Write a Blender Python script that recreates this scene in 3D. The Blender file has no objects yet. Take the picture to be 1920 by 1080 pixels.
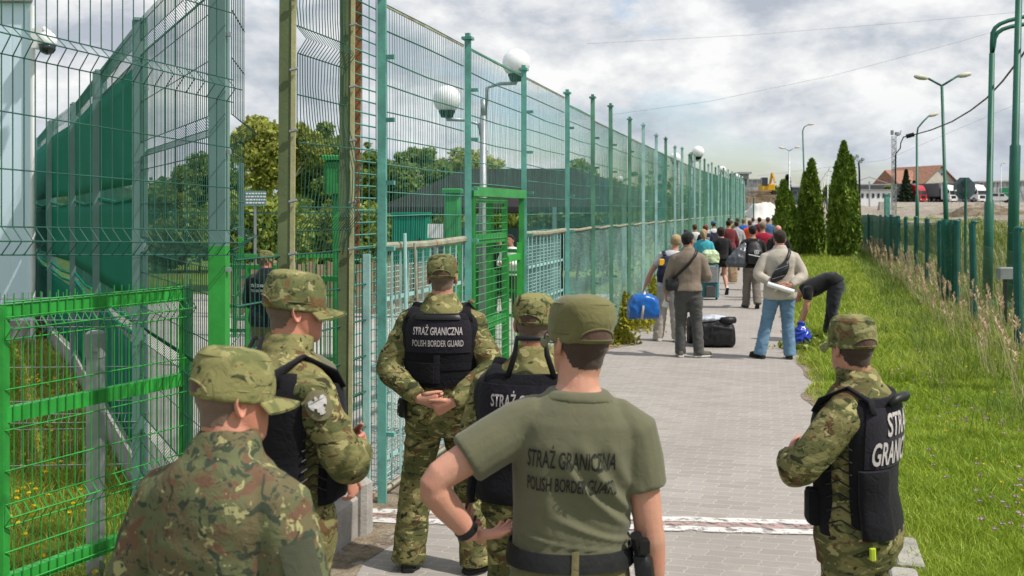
import bpy, bmesh, math, random
import numpy as np
from mathutils import Vector, Matrix, noise
from mathutils.bvhtree import BVHTree
R = math.radians
random.seed(7)
rng = np.random.default_rng(7)
scn = bpy.context.scene
COL = scn.collection

# ---------------------------------------------------------------- camera
F_PX, HZ, CAMH = 1867.0, 395.0, 2.1          # focal length in photo pixels, horizon row, eye height
cam = bpy.data.cameras.new('camera'); cam_o = bpy.data.objects.new('camera', cam); COL.objects.link(cam_o)
cam_o.location = (0, 0, CAMH); cam_o.rotation_euler = (R(90), 0, 0)
cam.sensor_width = 36; cam.lens = 36 * F_PX / 1920
cam.shift_y = -(540 - HZ) / 1920
cam.clip_start = .1; cam.clip_end = 3000
cam.dof.use_dof = True; cam.dof.focus_distance = 6.6; cam.dof.aperture_fstop = 5.0
scn.camera = cam_o

# ---------------------------------------------------------------- light
SUN_EL, SUN_AZ = R(54), R(113)               # azimuth measured from +Y (away from camera) towards +X (right)
w = bpy.data.worlds.new('World'); scn.world = w; w.use_nodes = True
nt = w.node_tree; N = nt.nodes; L = nt.links; N.clear()
out = N.new('ShaderNodeOutputWorld')
sky = N.new('ShaderNodeTexSky'); sky.sky_type = 'NISHITA'; sky.sun_disc = False
sky.sun_elevation = SUN_EL; sky.sun_rotation = SUN_AZ; sky.dust_density = 1.5
bg = N.new('ShaderNodeBackground'); bg.inputs[1].default_value = .13; L.new(sky.outputs[0], bg.inputs[0])
tc = N.new('ShaderNodeTexCoord'); sep = N.new('ShaderNodeSeparateXYZ'); L.new(tc.outputs['Generated'], sep.inputs[0])
def wm(op, a, b=None, clamp=False):
    n = N.new('ShaderNodeMath'); n.operation = op; n.use_clamp = clamp
    for i, v in enumerate((a, b)):
        if v is None: continue
        if isinstance(v, (int, float)): n.inputs[i].default_value = v
        else: L.new(v, n.inputs[i])
    return n.outputs[0]
cmb = N.new('ShaderNodeCombineXYZ')          # clouds live on the sphere of directions, flattened a little towards the horizon
L.new(sep.outputs[0], cmb.inputs[0]); L.new(sep.outputs[1], cmb.inputs[1]); L.new(wm('MULTIPLY', sep.outputs[2], 1.9), cmb.inputs[2])
def wnoise(scale, detail, rough, dist, off):
    mp = N.new('ShaderNodeMapping'); mp.inputs['Location'].default_value = off; L.new(cmb.outputs[0], mp.inputs[0])
    n = N.new('ShaderNodeTexNoise'); n.inputs['Scale'].default_value = scale; n.inputs['Detail'].default_value = detail
    n.inputs['Roughness'].default_value = rough; n.inputs['Distortion'].default_value = dist
    L.new(mp.outputs[0], n.inputs['Vector']); return n.outputs['Fac']
def wramp(fac, stops):
    r = N.new('ShaderNodeValToRGB'); L.new(fac, r.inputs[0])
    e = r.color_ramp.elements
    while len(e) < len(stops): e.new(.5)
    for k, (p, c) in enumerate(stops): e[k].position = p; e[k].color = (*c, 1) if not isinstance(c, float) else (c, c, c, 1)
    return r.outputs[0]
cover = wramp(wnoise(2.6, 8, .58, .3, (3.1, 1.7, 0)), [(.385, 0.0), (.455, 1.0)])
shade = wnoise(5.6, 11, .6, .12, (7.3, .4, 2.0)); shade_up = wnoise(5.6, 11, .6, .12, (7.33, .39, 2.055))   # density here and a little higher: lit tops, grey undersides
broad = wnoise(2.1, 3, .5, .2, (1.3, 9.1, 4.0))
relief = wm('MULTIPLY', wm('SUBTRACT', shade, shade_up), 1.15)
tone = wm('ADD', wm('ADD', wm('MULTIPLY', shade, .35), wm('MULTIPLY', broad, .65)), relief)
ccol = wramp(tone, [(.33, (.56, .60, .67)), (.43, (.70, .735, .79)), (.51, (.86, .875, .905)), (.60, (1.0, 1.0, 1.0)), (.70, (1.16, 1.15, 1.13))])
cb = N.new('ShaderNodeBackground'); cb.inputs[1].default_value = .66; L.new(ccol, cb.inputs[0])
hz_ = wramp(sep.outputs[2], [(.0, (.66, .745, .86)), (.12, (1.0, 1.0, 1.0))])   # thinner, bluer cloud low down
mixc = N.new('ShaderNodeMix'); mixc.data_type = 'RGBA'; mixc.blend_type = 'MULTIPLY'; mixc.inputs[0].default_value = .85; L.new(ccol, mixc.inputs[6]); L.new(hz_, mixc.inputs[7]); L.new(mixc.outputs[2], cb.inputs[0])
ms = N.new('ShaderNodeMixShader'); L.new(wm('MULTIPLY', cover, .93), ms.inputs[0]); L.new(bg.outputs[0], ms.inputs[1]); L.new(cb.outputs[0], ms.inputs[2])
L.new(ms.outputs[0], out.inputs[0])
sl = bpy.data.lights.new('sun', 'SUN'); sl.energy = 3.4; sl.angle = R(1.2); sl.color = (1, .95, .87)
so = bpy.data.objects.new('sun', sl); COL.objects.link(so)
sd = Vector((math.sin(SUN_AZ) * math.cos(SUN_EL), math.cos(SUN_AZ) * math.cos(SUN_EL), math.sin(SUN_EL)))
so.rotation_euler = sd.to_track_quat('Z', 'Y').to_euler(); so.location = sd * 40
vs = scn.view_settings; vs.view_transform = 'Standard'; vs.look = 'None'; vs.exposure = 0.40; vs.gamma = 1
scn.cycles.max_bounces = 6; scn.cycles.transparent_max_bounces = 8; scn.cycles.use_denoising = True

# ---------------------------------------------------------------- helpers
def at(px, py, Y): return Vector(((px - 960) / F_PX * Y, Y, CAMH - (py - HZ) / F_PX * Y))
def gnd(px, py):
    Y = CAMH * F_PX / (py - HZ); return Vector(((px - 960) / F_PX * Y, Y, 0))
def sstep(a, b, x):
    t = min(1, max(0, (x - a) / (b - a))); return t * t * (3 - 2 * t)
def lerp(a, b, t): return a + (b - a) * t
ORG = {}
def tag(o, label=None, cat=None, group=None, kind=None):
    if label: o['label'] = label
    if cat: o['category'] = cat
    if group: o['group'] = group
    if kind: o['kind'] = kind
    return o
def thing(name, label, cat, loc=(0, 0, 0), rotz=0, group=None):
    o = bpy.data.objects.new(name, None); o.empty_display_size = .1; COL.objects.link(o)
    o.location = loc; o.rotation_euler = (0, 0, rotz); ORG[o.name] = Vector(loc)
    return tag(o, label, cat, group)
def link_mesh(name, me, mats, parent=None):
    o = bpy.data.objects.new(name, me); COL.objects.link(o)
    for m in (mats if isinstance(mats, (list, tuple)) else [mats]): me.materials.append(m)
    if parent is not None:
        o.parent = parent; ORG[o.name] = ORG.get(parent.name, Vector())
    return o
class MB:
    def __init__(s): s.v = []; s.f = []; s.mi = []; s.m = 0
    def add(s, vs, fs):
        b = len(s.v); s.v.extend([tuple(p) for p in vs])
        for f in fs: s.f.append([i + b for i in f]); s.mi.append(s.m)
        return s
    def box(s, c, d, rz=0, rx=0, ry=0):
        M = Matrix.Translation(Vector(c)) @ Matrix.Rotation(rz, 4, 'Z') @ Matrix.Rotation(rx, 4, 'X') @ Matrix.Rotation(ry, 4, 'Y')
        x, y, z = d[0] / 2, d[1] / 2, d[2] / 2
        vs = [M @ Vector(p) for p in ((-x, -y, -z), (x, -y, -z), (x, y, -z), (-x, y, -z), (-x, -y, z), (x, -y, z), (x, y, z), (-x, y, z))]
        return s.add(vs, [(0, 3, 2, 1), (4, 5, 6, 7), (0, 1, 5, 4), (1, 2, 6, 5), (2, 3, 7, 6), (3, 0, 4, 7)])
    def cbox(s, c, d, b=.01, rz=0):          # box with chamfered vertical and top edges
        x, y, z = d[0] / 2, d[1] / 2, d[2] / 2
        def ring(dx, dy, zz, k): return [(px * dx - math.copysign(k, px) * (0), py * dy, zz) for px, py in ()]
        M = Matrix.Translation(Vector(c)) @ Matrix.Rotation(rz, 4, 'Z')
        vs = []
        for zz, e in ((-z, 0), (z - b, 0), (z, b)):
            X, Y = x - e, y - e
            for p in ((-X + b, -Y), (X - b, -Y), (X, -Y + b), (X, Y - b), (X - b, Y), (-X + b, Y), (-X, Y - b), (-X, -Y + b)):
                vs.append(M @ Vector((p[0], p[1], zz)))
        fs = [tuple(range(7, -1, -1)), tuple(range(16, 24))]
        for r in (0, 8):
            for i in range(8): fs.append((r + i, r + (i + 1) % 8, r + 8 + (i + 1) % 8, r + 8 + i))
        return s.add(vs, fs)
    def tube(s, pts, rad, n=6, cap=True):
        pts = [Vector(p) for p in pts]
        if not isinstance(rad, (list, tuple)): rad = [rad] * len(pts)
        vs = []; prev = None
        for i, p in enumerate(pts):
            d = (pts[min(i + 1, len(pts) - 1)] - pts[max(i - 1, 0)])
            d = d.normalized() if d.length > 1e-9 else Vector((0, 0, 1))
            if prev is None:
                a = d.orthogonal().normalized() if abs(d.z) < .95 else Vector((1, 0, 0)).cross(d).normalized()
            else:
                a = (prev - d * prev.dot(d)); a = a.normalized() if a.length > 1e-6 else d.orthogonal().normalized()
            prev = a; b = d.cross(a)
            for k in range(n):
                t = 2 * math.pi * (k + .5) / n
                vs.append(p + (a * math.cos(t) + b * math.sin(t)) * rad[i])
        fs = []
        for i in range(len(pts) - 1):
            for k in range(n): fs.append((i * n + k, i * n + (k + 1) % n, (i + 1) * n + (k + 1) % n, (i + 1) * n + k))
        if cap: fs.append(tuple(range(n - 1, -1, -1))); fs.append(tuple(range((len(pts) - 1) * n, len(pts) * n)))
        return s.add(vs, fs)
    def bar(s, a, b, wd, th=None):           # rectangular bar between two points; wd vertical/across, th the other way
        a, b = Vector(a), Vector(b); th = th or wd; d = (b - a).normalized()
        up = Vector((0, 0, 1)) if abs(d.z) < .9 else Vector((0, 1, 0))
        x = d.cross(up).normalized(); y = x.cross(d)
        vs = []
        for p in (a, b):
            for i, j in ((-1, -1), (1, -1), (1, 1), (-1, 1)): vs.append(p + x * (i * th / 2) + y * (j * wd / 2))
        return s.add(vs, [(0, 3, 2, 1), (4, 5, 6, 7), (0, 1, 5, 4), (1, 2, 6, 5), (2, 3, 7, 6), (3, 0, 4, 7)])
    def lathe(s, c, prof, n=16, ax=None):    # profile of (r, z)
        c = Vector(c); vs = []; fs = []
        for r, z in prof:
            for k in range(n):
                t = 2 * math.pi * k / n; vs.append(c + Vector((r * math.cos(t), r * math.sin(t), z)))
        for i in range(len(prof) - 1):
            for k in range(n): fs.append((i * n + k, i * n + (k + 1) % n, (i + 1) * n + (k + 1) % n, (i + 1) * n + k))
        fs.append(tuple(range(n - 1, -1, -1))); fs.append(tuple(range((len(prof) - 1) * n, len(prof) * n)))
        return s.add(vs, fs)
    def prism(s, pts, z0, z1):               # polygon extruded up
        n = len(pts)
        vs = [(p[0], p[1], z0) for p in pts] + [(p[0], p[1], z1) for p in pts]
        return s.add(vs, [tuple(range(n - 1, -1, -1)), tuple(range(n, 2 * n))] + [(i, (i + 1) % n, n + (i + 1) % n, n + i) for i in range(n)])
    def xform(s, M, i0=0):
        for i in range(i0, len(s.v)): s.v[i] = tuple(M @ Vector(s.v[i]))
        return s
    def build(s, name, mats, parent=None, world=True, smooth=False):
        o_ = ORG.get(parent.name, Vector()) if (parent is not None and world) else Vector()
        me = bpy.data.meshes.new(name)
        me.from_pydata([(a - o_.x, b - o_.y, c - o_.z) for a, b, c in s.v], [], s.f)
        if smooth: me.polygons.foreach_set('use_smooth', [True] * len(me.polygons))
        o = link_mesh(name, me, mats, parent)
        if isinstance(mats, (list, tuple)) and len(mats) > 1: me.polygons.foreach_set('material_index', s.mi)
        me.update(); return o
def big_mesh(name, V, q, mats, parent=None, mi=None, k=4):
    """V (n,3) float, q (m,k) faces, from numpy"""
    o_ = ORG.get(parent.name, Vector()) if parent is not None else Vector()
    V = np.asarray(V, dtype=np.float32) - np.array(o_[:], dtype=np.float32)
    me = bpy.data.meshes.new(name); m = len(q)
    me.vertices.add(len(V)); me.vertices.foreach_set('co', V.ravel())
    me.loops.add(m * k); me.loops.foreach_set('vertex_index', np.asarray(q, dtype=np.int32).ravel())
    me.polygons.add(m); me.polygons.foreach_set('loop_start', np.arange(0, m * k, k, dtype=np.int32))
    if mi is not None: me.polygons.foreach_set('material_index', np.asarray(mi, dtype=np.int32))
    me.update(calc_edges=True)
    return link_mesh(name, me, mats, parent)

# ---------------------------------------------------------------- materials
class NT:
    def __init__(s, name):
        s.m = bpy.data.materials.new(name); s.m.use_nodes = True; s.t = s.m.node_tree; s.n = s.t.nodes; s.l = s.t.links
        s.b = s.n['Principled BSDF']; s.tc = s.n.new('ShaderNodeTexCoord')
    def put(s, sock, v):
        if hasattr(v, 'is_linked') or hasattr(v, 'links'): s.l.new(v, sock)
        elif isinstance(v, (tuple, list)): sock.default_value = (*v, 1) if len(v) == 3 and len(sock.default_value) == 4 else v
        else: sock.default_value = v
    def coord(s, scale=(1, 1, 1), loc=(0, 0, 0), rot=(0, 0, 0), src='Object'):
        mp = s.n.new('ShaderNodeMapping'); mp.inputs['Scale'].default_value = scale; mp.inputs['Location'].default_value = loc
        mp.inputs['Rotation'].default_value = rot; s.l.new(s.tc.outputs[src], mp.inputs[0]); return mp.outputs[0]
    def noise(s, vec, scale, detail=4, rough=.55, dist=0.):
        n = s.n.new('ShaderNodeTexNoise'); s.l.new(vec, n.inputs['Vector']); n.inputs['Scale'].default_value = scale
        n.inputs['Detail'].default_value = detail; n.inputs['Roughness'].default_value = rough; n.inputs['Distortion'].default_value = dist
        return n.outputs['Fac']
    def ramp(s, fac, stops, const=False):
        r = s.n.new('ShaderNodeValToRGB'); s.l.new(fac, r.inputs[0]); e = r.color_ramp.elements
        if const: r.color_ramp.interpolation = 'CONSTANT'
        while len(e) < len(stops): e.new(.5)
        for k, (p, c) in enumerate(stops): e[k].position = p; e[k].color = (c, c, c, 1) if isinstance(c, (int, float)) else (*c, 1)
        return r.outputs[0]
    def mix(s, fac, a, b, mode='MIX'):
        n = s.n.new('ShaderNodeMix'); n.data_type = 'RGBA'; n.blend_type = mode
        s.put(n.inputs[0], fac); s.put(n.inputs[6], a); s.put(n.inputs[7], b); return n.outputs[2]
    def math(s, op, a, b=0.):
        n = s.n.new('ShaderNodeMath'); n.operation = op; s.put(n.inputs[0], a); s.put(n.inputs[1], b); return n.outputs[0]
    def bump(s, h, strength=.3, dist=.01):
        n = s.n.new('ShaderNodeBump'); n.inputs['Strength'].default_value = strength; n.inputs['Distance'].default_value = dist
        s.l.new(h, n.inputs['Height']); s.l.new(n.outputs[0], s.b.inputs['Normal'])
    def done(s, col, rough=.7, metal=0., spec=.3):
        s.put(s.b.inputs['Base Color'], col); s.put(s.b.inputs['Roughness'], rough); s.put(s.b.inputs['Metallic'], metal)
        s.b.inputs['Specular IOR Level'].default_value = spec
        return s.m
def sc(c, k): return tuple(max(0, min(1, x * k)) for x in c)
_MC = {}
def paint(name, col, rough=.6, var=.18, scale=3., rust=0., bump=0., bscale=40, metal=0., spec=.3, rustcol=(.16, .065, .025), vz=1.):
    if name in _MC: return _MC[name]
    t = NT(name); v = t.coord((1, 1, vz))
    c = t.mix(t.ramp(t.noise(v, scale, 5, .6), [(.3, 0.), (.7, 1.)]), sc(col, 1 - var), sc(col, 1 + var))
    if rust:
        k = t.ramp(t.noise(v, 9, 6, .7, .4), [(1 - rust - .06, 0.), (1 - rust + .03, 1.)])
        c = t.mix(k, c, t.mix(t.noise(v, 60, 3), rustcol, sc(rustcol, 2.2)))
    if bump: t.bump(t.noise(v, bscale, 4), bump, .01)
    _MC[name] = t.done(c, rough, metal, spec); return _MC[name]
def cloth(name, col, rough=.85, var=.14, bump=.35, weave=700, sheen=.15, spec=.15):
    if name in _MC: return _MC[name]
    t = NT(name); v = t.coord()
    c = t.mix(t.ramp(t.noise(v, 5, 5, .65, .5), [(.3, 0.), (.7, 1.)]), sc(col, 1 - var), sc(col, 1 + var))
    h = t.math('ADD', t.math('MULTIPLY', t.noise(v, 28, 3, .5, 1.2), 1.0), t.math('MULTIPLY', t.noise(v, weave, 1), .12))
    t.bump(h, bump, .012)
    t.b.inputs['Sheen Weight'].default_value = sheen
    _MC[name] = t.done(c, rough, 0, spec); return _MC[name]
def camo(name, cols, scale=9., stretch=1.7, dots=False, seed=0., lt=.585, dk=.575):
    """four layered blotch colours"""
    t = NT(name); base, tan, brown, dark, light = cols
    def layer(sc_, off, lo, hi, dist, st):
        v = t.coord((1, 1, st), (off + seed, off * 1.7, off * .6 + seed))
        return t.ramp(t.noise(v, sc_, 3.5, .62, dist), [(lo, 0.), (hi, 1.)])
    c = t.mix(layer(scale * .55, 5.2, .47, .53, .6, stretch), base, tan)
    c = t.mix(layer(scale * .75, 1.3, .56, .585, .9, stretch), c, brown)
    c = t.mix(layer(scale * 1.1, 9.1, dk, dk + .025, 1.4, stretch), c, dark)
    c = t.mix(layer(scale * 1.5, 14.4, lt, lt + .02, .6, stretch), c, light)
    if dots: c = t.mix(layer(scale * 3.2, 21.7, .64, .66, .2, 1.0), c, dark)
    v = t.coord()
    c = t.mix(.25, c, t.mix(t.noise(v, 6, 4), sc(base, .6), sc(base, 1.5)))
    h = t.math('ADD', t.noise(v, 22, 3, .55, 1.5), t.math('MULTIPLY', t.noise(v, 600, 1), .12))
    t.bump(h, .45, .014)
    return t.done(c, .9, 0, .12)
def skin(name, col):
    if name in _MC: return _MC[name]
    t = NT(name); v = t.coord()
    c = t.mix(t.ramp(t.noise(v, 14, 4, .6), [(.3, 0.), (.75, 1.)]), sc(col, .92), (min(1, col[0] * 1.1), col[1] * .93, col[2] * .9))
    c = t.mix(t.math('MULTIPLY', t.noise(v, 90, 3), .25), c, sc(col, .75))
    c = t.mix(t.ramp(t.noise(v, 7, 5, .7, .6), [(.45, 0.), (.72, .45)]), c, (min(1, col[0] * 1.02), col[1] * .68, col[2] * .62))
    t.bump(t.math('ADD', t.noise(v, 260, 3), t.math('MULTIPLY', t.noise(v, 45, 4, .6), 1.2)), .28, .005)
    t.b.inputs['Subsurface Weight'].default_value = .12; t.b.inputs['Subsurface Radius'].default_value = (.012, .005, .003)
    t.b.inputs['Subsurface Scale'].default_value = .5
    _MC[name] = t.done(c, .52, 0, .35); return _MC[name]
def leaf(name, c1, c2, scale=1.2, rough=.55, trans=.25):
    if name in _MC: return _MC[name]
    t = NT(name); v = t.coord()
    oi = t.n.new('ShaderNodeNewGeometry')
    k = t.math('ADD', t.math('MULTIPLY', t.noise(v, scale, 4, .6), .75), t.math('MULTIPLY', oi.outputs['Random Per Island'], .35))
    c = t.ramp(k, [(.3, c1), (.75, c2)])
    m = t.done(c, rough, 0, .25)
    tr = t.n.new('ShaderNodeBsdfTranslucent'); t.l.new(c, tr.inputs[0])
    mx = t.n.new('ShaderNodeMixShader'); mx.inputs[0].default_value = trans
    o = t.n['Material Output']; t.l.new(t.b.outputs[0], mx.inputs[1]); t.l.new(tr.outputs[0], mx.inputs[2]); t.l.new(mx.outputs[0], o.inputs[0])
    _MC[name] = m; return m
def net(name, col, alpha=.6, scale=400):
    """shade cloth: fine weave one can see through in part"""
    t = NT(name); v = t.coord()
    c = t.mix(t.noise(v, 3, 4), sc(col, .75), sc(col, 1.2))
    k = t.ramp(t.noise(v, 5, 5, .6), [(.3, alpha - .1), (.7, min(1, alpha + .1))])
    t.l.new(k, t.b.inputs['Alpha']); return t.done(c, .8, 0, .2)
M_GATE = paint('bright_green_paint', (.03, .30, .045), .38, .22, 6, rust=.015, spec=.45, bump=.1)
M_GATE2 = paint('mid_green_paint', (.035, .25, .06), .45, .25, 5, rust=.03, bump=.1)
M_TEAL = paint('faded_turquoise_paint', (.115, .33, .28), .6, .28, 5, rust=.06, bump=.2)
M_TEALP = paint('pale_turquoise_paint', (.30, .50, .47), .6, .25, 4, rust=.07, bump=.2)
M_TEALW = paint('turquoise_wire', (.075, .245, .20), .55, .3, 3, rust=.10)
M_TEALF = paint('weathered_green_wire', (.10, .25, .17), .65, .35, 2, rust=.17)
M_DKW = paint('dark_green_wire', (.02, .095, .068), .5, .3, 4)
M_SLATE = paint('slate_green_post', (.13, .23, .215), .45, .12, 3, spec=.4)
M_OLIVE = paint('olive_post_paint', (.13, .16, .075), .6, .25, 3, rust=.12, bump=.2)
M_CREAM = paint('cream_post_paint', (.42, .40, .22), .6, .25, 5, rust=.18, bump=.2)
M_RUST = paint('rusty_steel', (.20, .085, .035), .85, .5, 6, bump=.5, bscale=60)
M_RUSTG = paint('rusty_pale_rail', (.27, .27, .20), .8, .3, 6, rust=.38, bump=.4)
M_SCREEN = paint('dark_green_screen', (.004, .16, .095), .75, .12, 1.5, spec=.06)
M_CONC = paint('concrete', (.33, .31, .28), .9, .25, 5, bump=.6, bscale=50)
M_GALV = paint('galvanised_steel', (.36, .38, .40), .45, .15, 8, metal=.6)
M_GREY = paint('grey_plastic', (.25, .26, .27), .6)
M_WHITE = paint('white_paint', (.75, .76, .76), .5, .08)
M_BLACK = paint('black_plastic', (.012, .012, .013), .45, .2)
M_BLACKR = paint('black_rubber', (.02, .02, .02), .8, .3)
M_GLASS = paint('dark_glass', (.02, .025, .03), .08, .1, spec=.6)
M_POLE = paint('green_lamp_pole_paint', (.018, .115, .075), .45, .2, 2)
M_POST = paint('round_post_paint', (.015, .105, .085), .5, .25, 3, bump=.15)
M_BARK = paint('bark', (.11, .085, .06), .95, .35, 8, bump=.8, bscale=25, vz=.3)
M_BIRCH = paint('pale_bark', (.42, .37, .29), .9, .35, 6, bump=.6, bscale=20, vz=.4)
# ---------------------------------------------------------------- setting: terrain, path, yard
FENCE_R = [(2.0, 3.1), (14.26, 7.26), (47, 17.4), (70, 22.3), (110, 32.0), (400, 110)]
def xfr(Y): return float(np.interp(Y, [a for a, b in FENCE_R], [b for a, b in FENCE_R]))
def xfl(Y): return -2.904 + .272 * Y              # main mesh fence line
def xpr(Y): return 2.31 + .235 * (Y - 6) + .05 * math.sin(Y * 2.1) + .04 * math.sin(Y * 5.3 + 1)
def terr(X, Y):
    d = X - xfr(Y)
    hr = 1.15 * sstep(.6, 6.5, d) + .85 * sstep(6, 22, d)
    return max(hr, 1.75 * sstep(74, 96, Y)) + 1.9 * sstep(115, 215, Y)
def grid_sheet(name, xs, ys, fz, m, kind='structure'):
    V = [(x, y, fz(x, y)) for y in ys for x in xs]; nx = len(xs)
    q = [(j * nx + i, j * nx + i + 1, (j + 1) * nx + i + 1, (j + 1) * nx + i) for j in range(len(ys) - 1) for i in range(nx - 1)]
    o = big_mesh(name, V, q, m); o.data.polygons.foreach_set('use_smooth', [True] * len(q)); return tag(o, kind=kind)
t = NT('lawn_ground'); v = t.coord()
c = t.ramp(t.noise(v, 1.3, 6, .65), [(.3, (.07, .125, .016)), (.55, (.13, .20, .03)), (.75, (.22, .24, .07))])
c = t.mix(t.ramp(t.noise(v, 26, 4, .7), [(.45, 0.), (.8, .7)]), c, (.10, .085, .05)); t.bump(t.noise(v, 40, 5), .8, .05)
M_LAWN = t.done(c, .95, 0, .1)
ys = list(np.concatenate([np.linspace(-30, 0, 6), np.linspace(2, 60, 59), np.linspace(63, 230, 56), np.geomspace(240, 2400, 14)]))
xs = list(np.concatenate([-np.geomspace(1400, 62, 10), np.linspace(-60, -12, 13), np.linspace(-10, 45, 66), np.linspace(48, 160, 38), np.geomspace(170, 1400, 10)]))
grid_sheet('ground', xs, ys, terr, M_LAWN)

# interlocking concrete pavers
t = NT('pavers'); v = t.coord(rot=(0, 0, R(14)))
sp = t.n.new('ShaderNodeSeparateXYZ'); t.l.new(v, sp.inputs[0])
xw = t.math('ADD', sp.outputs[0], t.math('MULTIPLY', t.math('SINE', t.math('MULTIPLY', sp.outputs[1], 2 * math.pi / .11)), .011))
yw = t.math('ADD', sp.outputs[1], t.math('MULTIPLY', t.math('SINE', t.math('MULTIPLY', sp.outputs[0], 2 * math.pi / .21)), .004))
cb_ = t.n.new('ShaderNodeCombineXYZ'); t.l.new(xw, cb_.inputs[0]); t.l.new(yw, cb_.inputs[1])
br = t.n.new('ShaderNodeTexBrick'); t.l.new(cb_.outputs[0], br.inputs['Vector'])
br.inputs['Scale'].default_value = 1; br.inputs['Brick Width'].default_value = .21; br.inputs['Row Height'].default_value = .11
br.inputs['Mortar Size'].default_value = .0055; br.inputs['Mortar Smooth'].default_value = .5; br.inputs['Bias'].default_value = 0
br.inputs['Color1'].default_value = (.315, .292, .272, 1); br.inputs['Color2'].default_value = (.385, .355, .335, 1); br.inputs['Mortar'].default_value = (.52, .47, .40, 1)
c = t.mix(t.ramp(t.noise(v, .9, 6, .65, .4), [(.3, .45), (.7, 0.)]), br.outputs['Color'], (.24, .215, .19))
c = t.mix(t.ramp(t.noise(v, 2.6, 6, .7, .6), [(.56, 0.), (.75, .45)]), c, (.46, .42, .37))
c = t.mix(t.ramp(t.noise(v, 120, 3), [(.4, .25), (.7, 0.)]), c, (.2, .18, .16))
c = t.mix(t.ramp(t.noise(v, 5.5, 7, .75, .8), [(.62, 0.), (.70, .5)]), c, (.17, .15, .13))
h = t.math('ADD', t.math('MULTIPLY', br.outputs['Fac'], -1.), t.math('MULTIPLY', t.noise(v, 90, 4), .35)); t.bump(h, .4, .006)
M_PAVE = t.done(c, .9, 0, .2)
def strip(name, m, xl, xr, ylist, z, nx=3, kind='structure'):
    V = []; q = []
    for y in ylist:
        a, b = xl(y), xr(y)
        for i in range(nx + 1): V.append((a + (b - a) * i / nx, y, z + 0 * y))
    n = nx + 1
    for j in range(len(ylist) - 1):
        for i in range(nx): q.append((j * n + i, j * n + i + 1, (j + 1) * n + i + 1, (j + 1) * n + i))
    return tag(big_mesh(name, V, q, m), kind=kind)
strip('path', M_PAVE, lambda y: xfl(y) + .05, xpr, list(np.linspace(-2, 76, 400)), .004)

t = NT('yard_concrete'); v = t.coord()
c = t.ramp(t.noise(v, 1.6, 6, .65), [(.3, (.30, .28, .26)), (.7, (.44, .42, .39))]); t.bump(t.noise(v, 60, 4), .3, .01)
M_YARD = t.done(c, .92, 0, .15)
def xll(Y): return float(np.interp(Y, [4.4, 5.2, 7.36, 10.05, 13.07, 15.65, 19.4, 26], [-1.3, -1.49, -2.75, -4.16, -5.73, -7.23, -9.25, -12.5]))
strip('yard', M_YARD, lambda y: xll(y) + .05, lambda y: xfl(y) + .05, list(np.linspace(5.2, 25, 30)), .004)
t = NT('gravel'); v = t.coord()
c = t.ramp(t.noise(v, .35, 7, .7), [(.3, (.30, .255, .20)), (.5, (.46, .41, .35)), (.7, (.60, .57, .52))])
c = t.mix(t.ramp(t.noise(v, 5, 6, .75), [(.45, .5), (.7, 0.)]), c, (.20, .165, .12)); t.bump(t.noise(v, 3, 7, .75), 1., .3)
M_GRAVEL = t.done(c, .95, 0, .1)
def lot(x, y): return terr(x, y) + .012
V = []; q = []; nx = 60; yl = list(np.concatenate([np.linspace(46, 120, 75), np.linspace(123, 420, 60)]))
for y in yl:
    x0 = max(xfr(y) + 5.5 + .8 * math.sin(y * .7), 0); x0 = lerp(x0, y * .235, sstep(76, 84, y))
    for i in range(nx + 1):
        x = lerp(x0, y * .62, i / nx); V.append((x, y, lot(x, y)))
for j in range(len(yl) - 1):
    for i in range(nx): a = j * (nx + 1) + i; q.append((a, a + 1, a + nx + 2, a + nx + 1))
o = big_mesh('gravel_lot', V, q, M_GRAVEL); tag(o, kind='structure'); o.data.polygons.foreach_set('use_smooth', [True] * len(q))

# sandy dirt along the fence foot
t = NT('sand'); v = t.coord()
c = t.ramp(t.noise(v, 5, 7, .7), [(.3, (.16, .125, .085)), (.5, (.31, .25, .18)), (.7, (.42, .36, .28))])
c = t.mix(t.ramp(t.noise(v, 55, 4, .7), [(.5, 0.), (.75, .6)]), c, (.13, .10, .07)); t.bump(t.noise(v, 45, 6, .7), .9, .03)
a_ = t.ramp(t.math('ADD', t.noise(v, 7, 6, .7), 0.), [(.36, 0.), (.47, 1.)]); t.l.new(a_, t.b.inputs['Alpha'])
M_SAND = t.done(c, 1, 0, .05)
strip('dirt', M_SAND, lambda y: xfl(y) - .12, lambda y: xfl(y) + .62 + .22 * math.sin(y * 1.7) + .1 * math.sin(y * 4.1) - .35 * sstep(7.3, 9.5, y), list(np.linspace(4.6, 40, 160)), .009)
strip('dirt_edge', M_SAND, lambda y: xpr(y) - .16 - .06 * math.sin(y * 3), lambda y: xpr(y) + .16, list(np.linspace(4.4, 40, 160)), .010)

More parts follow.
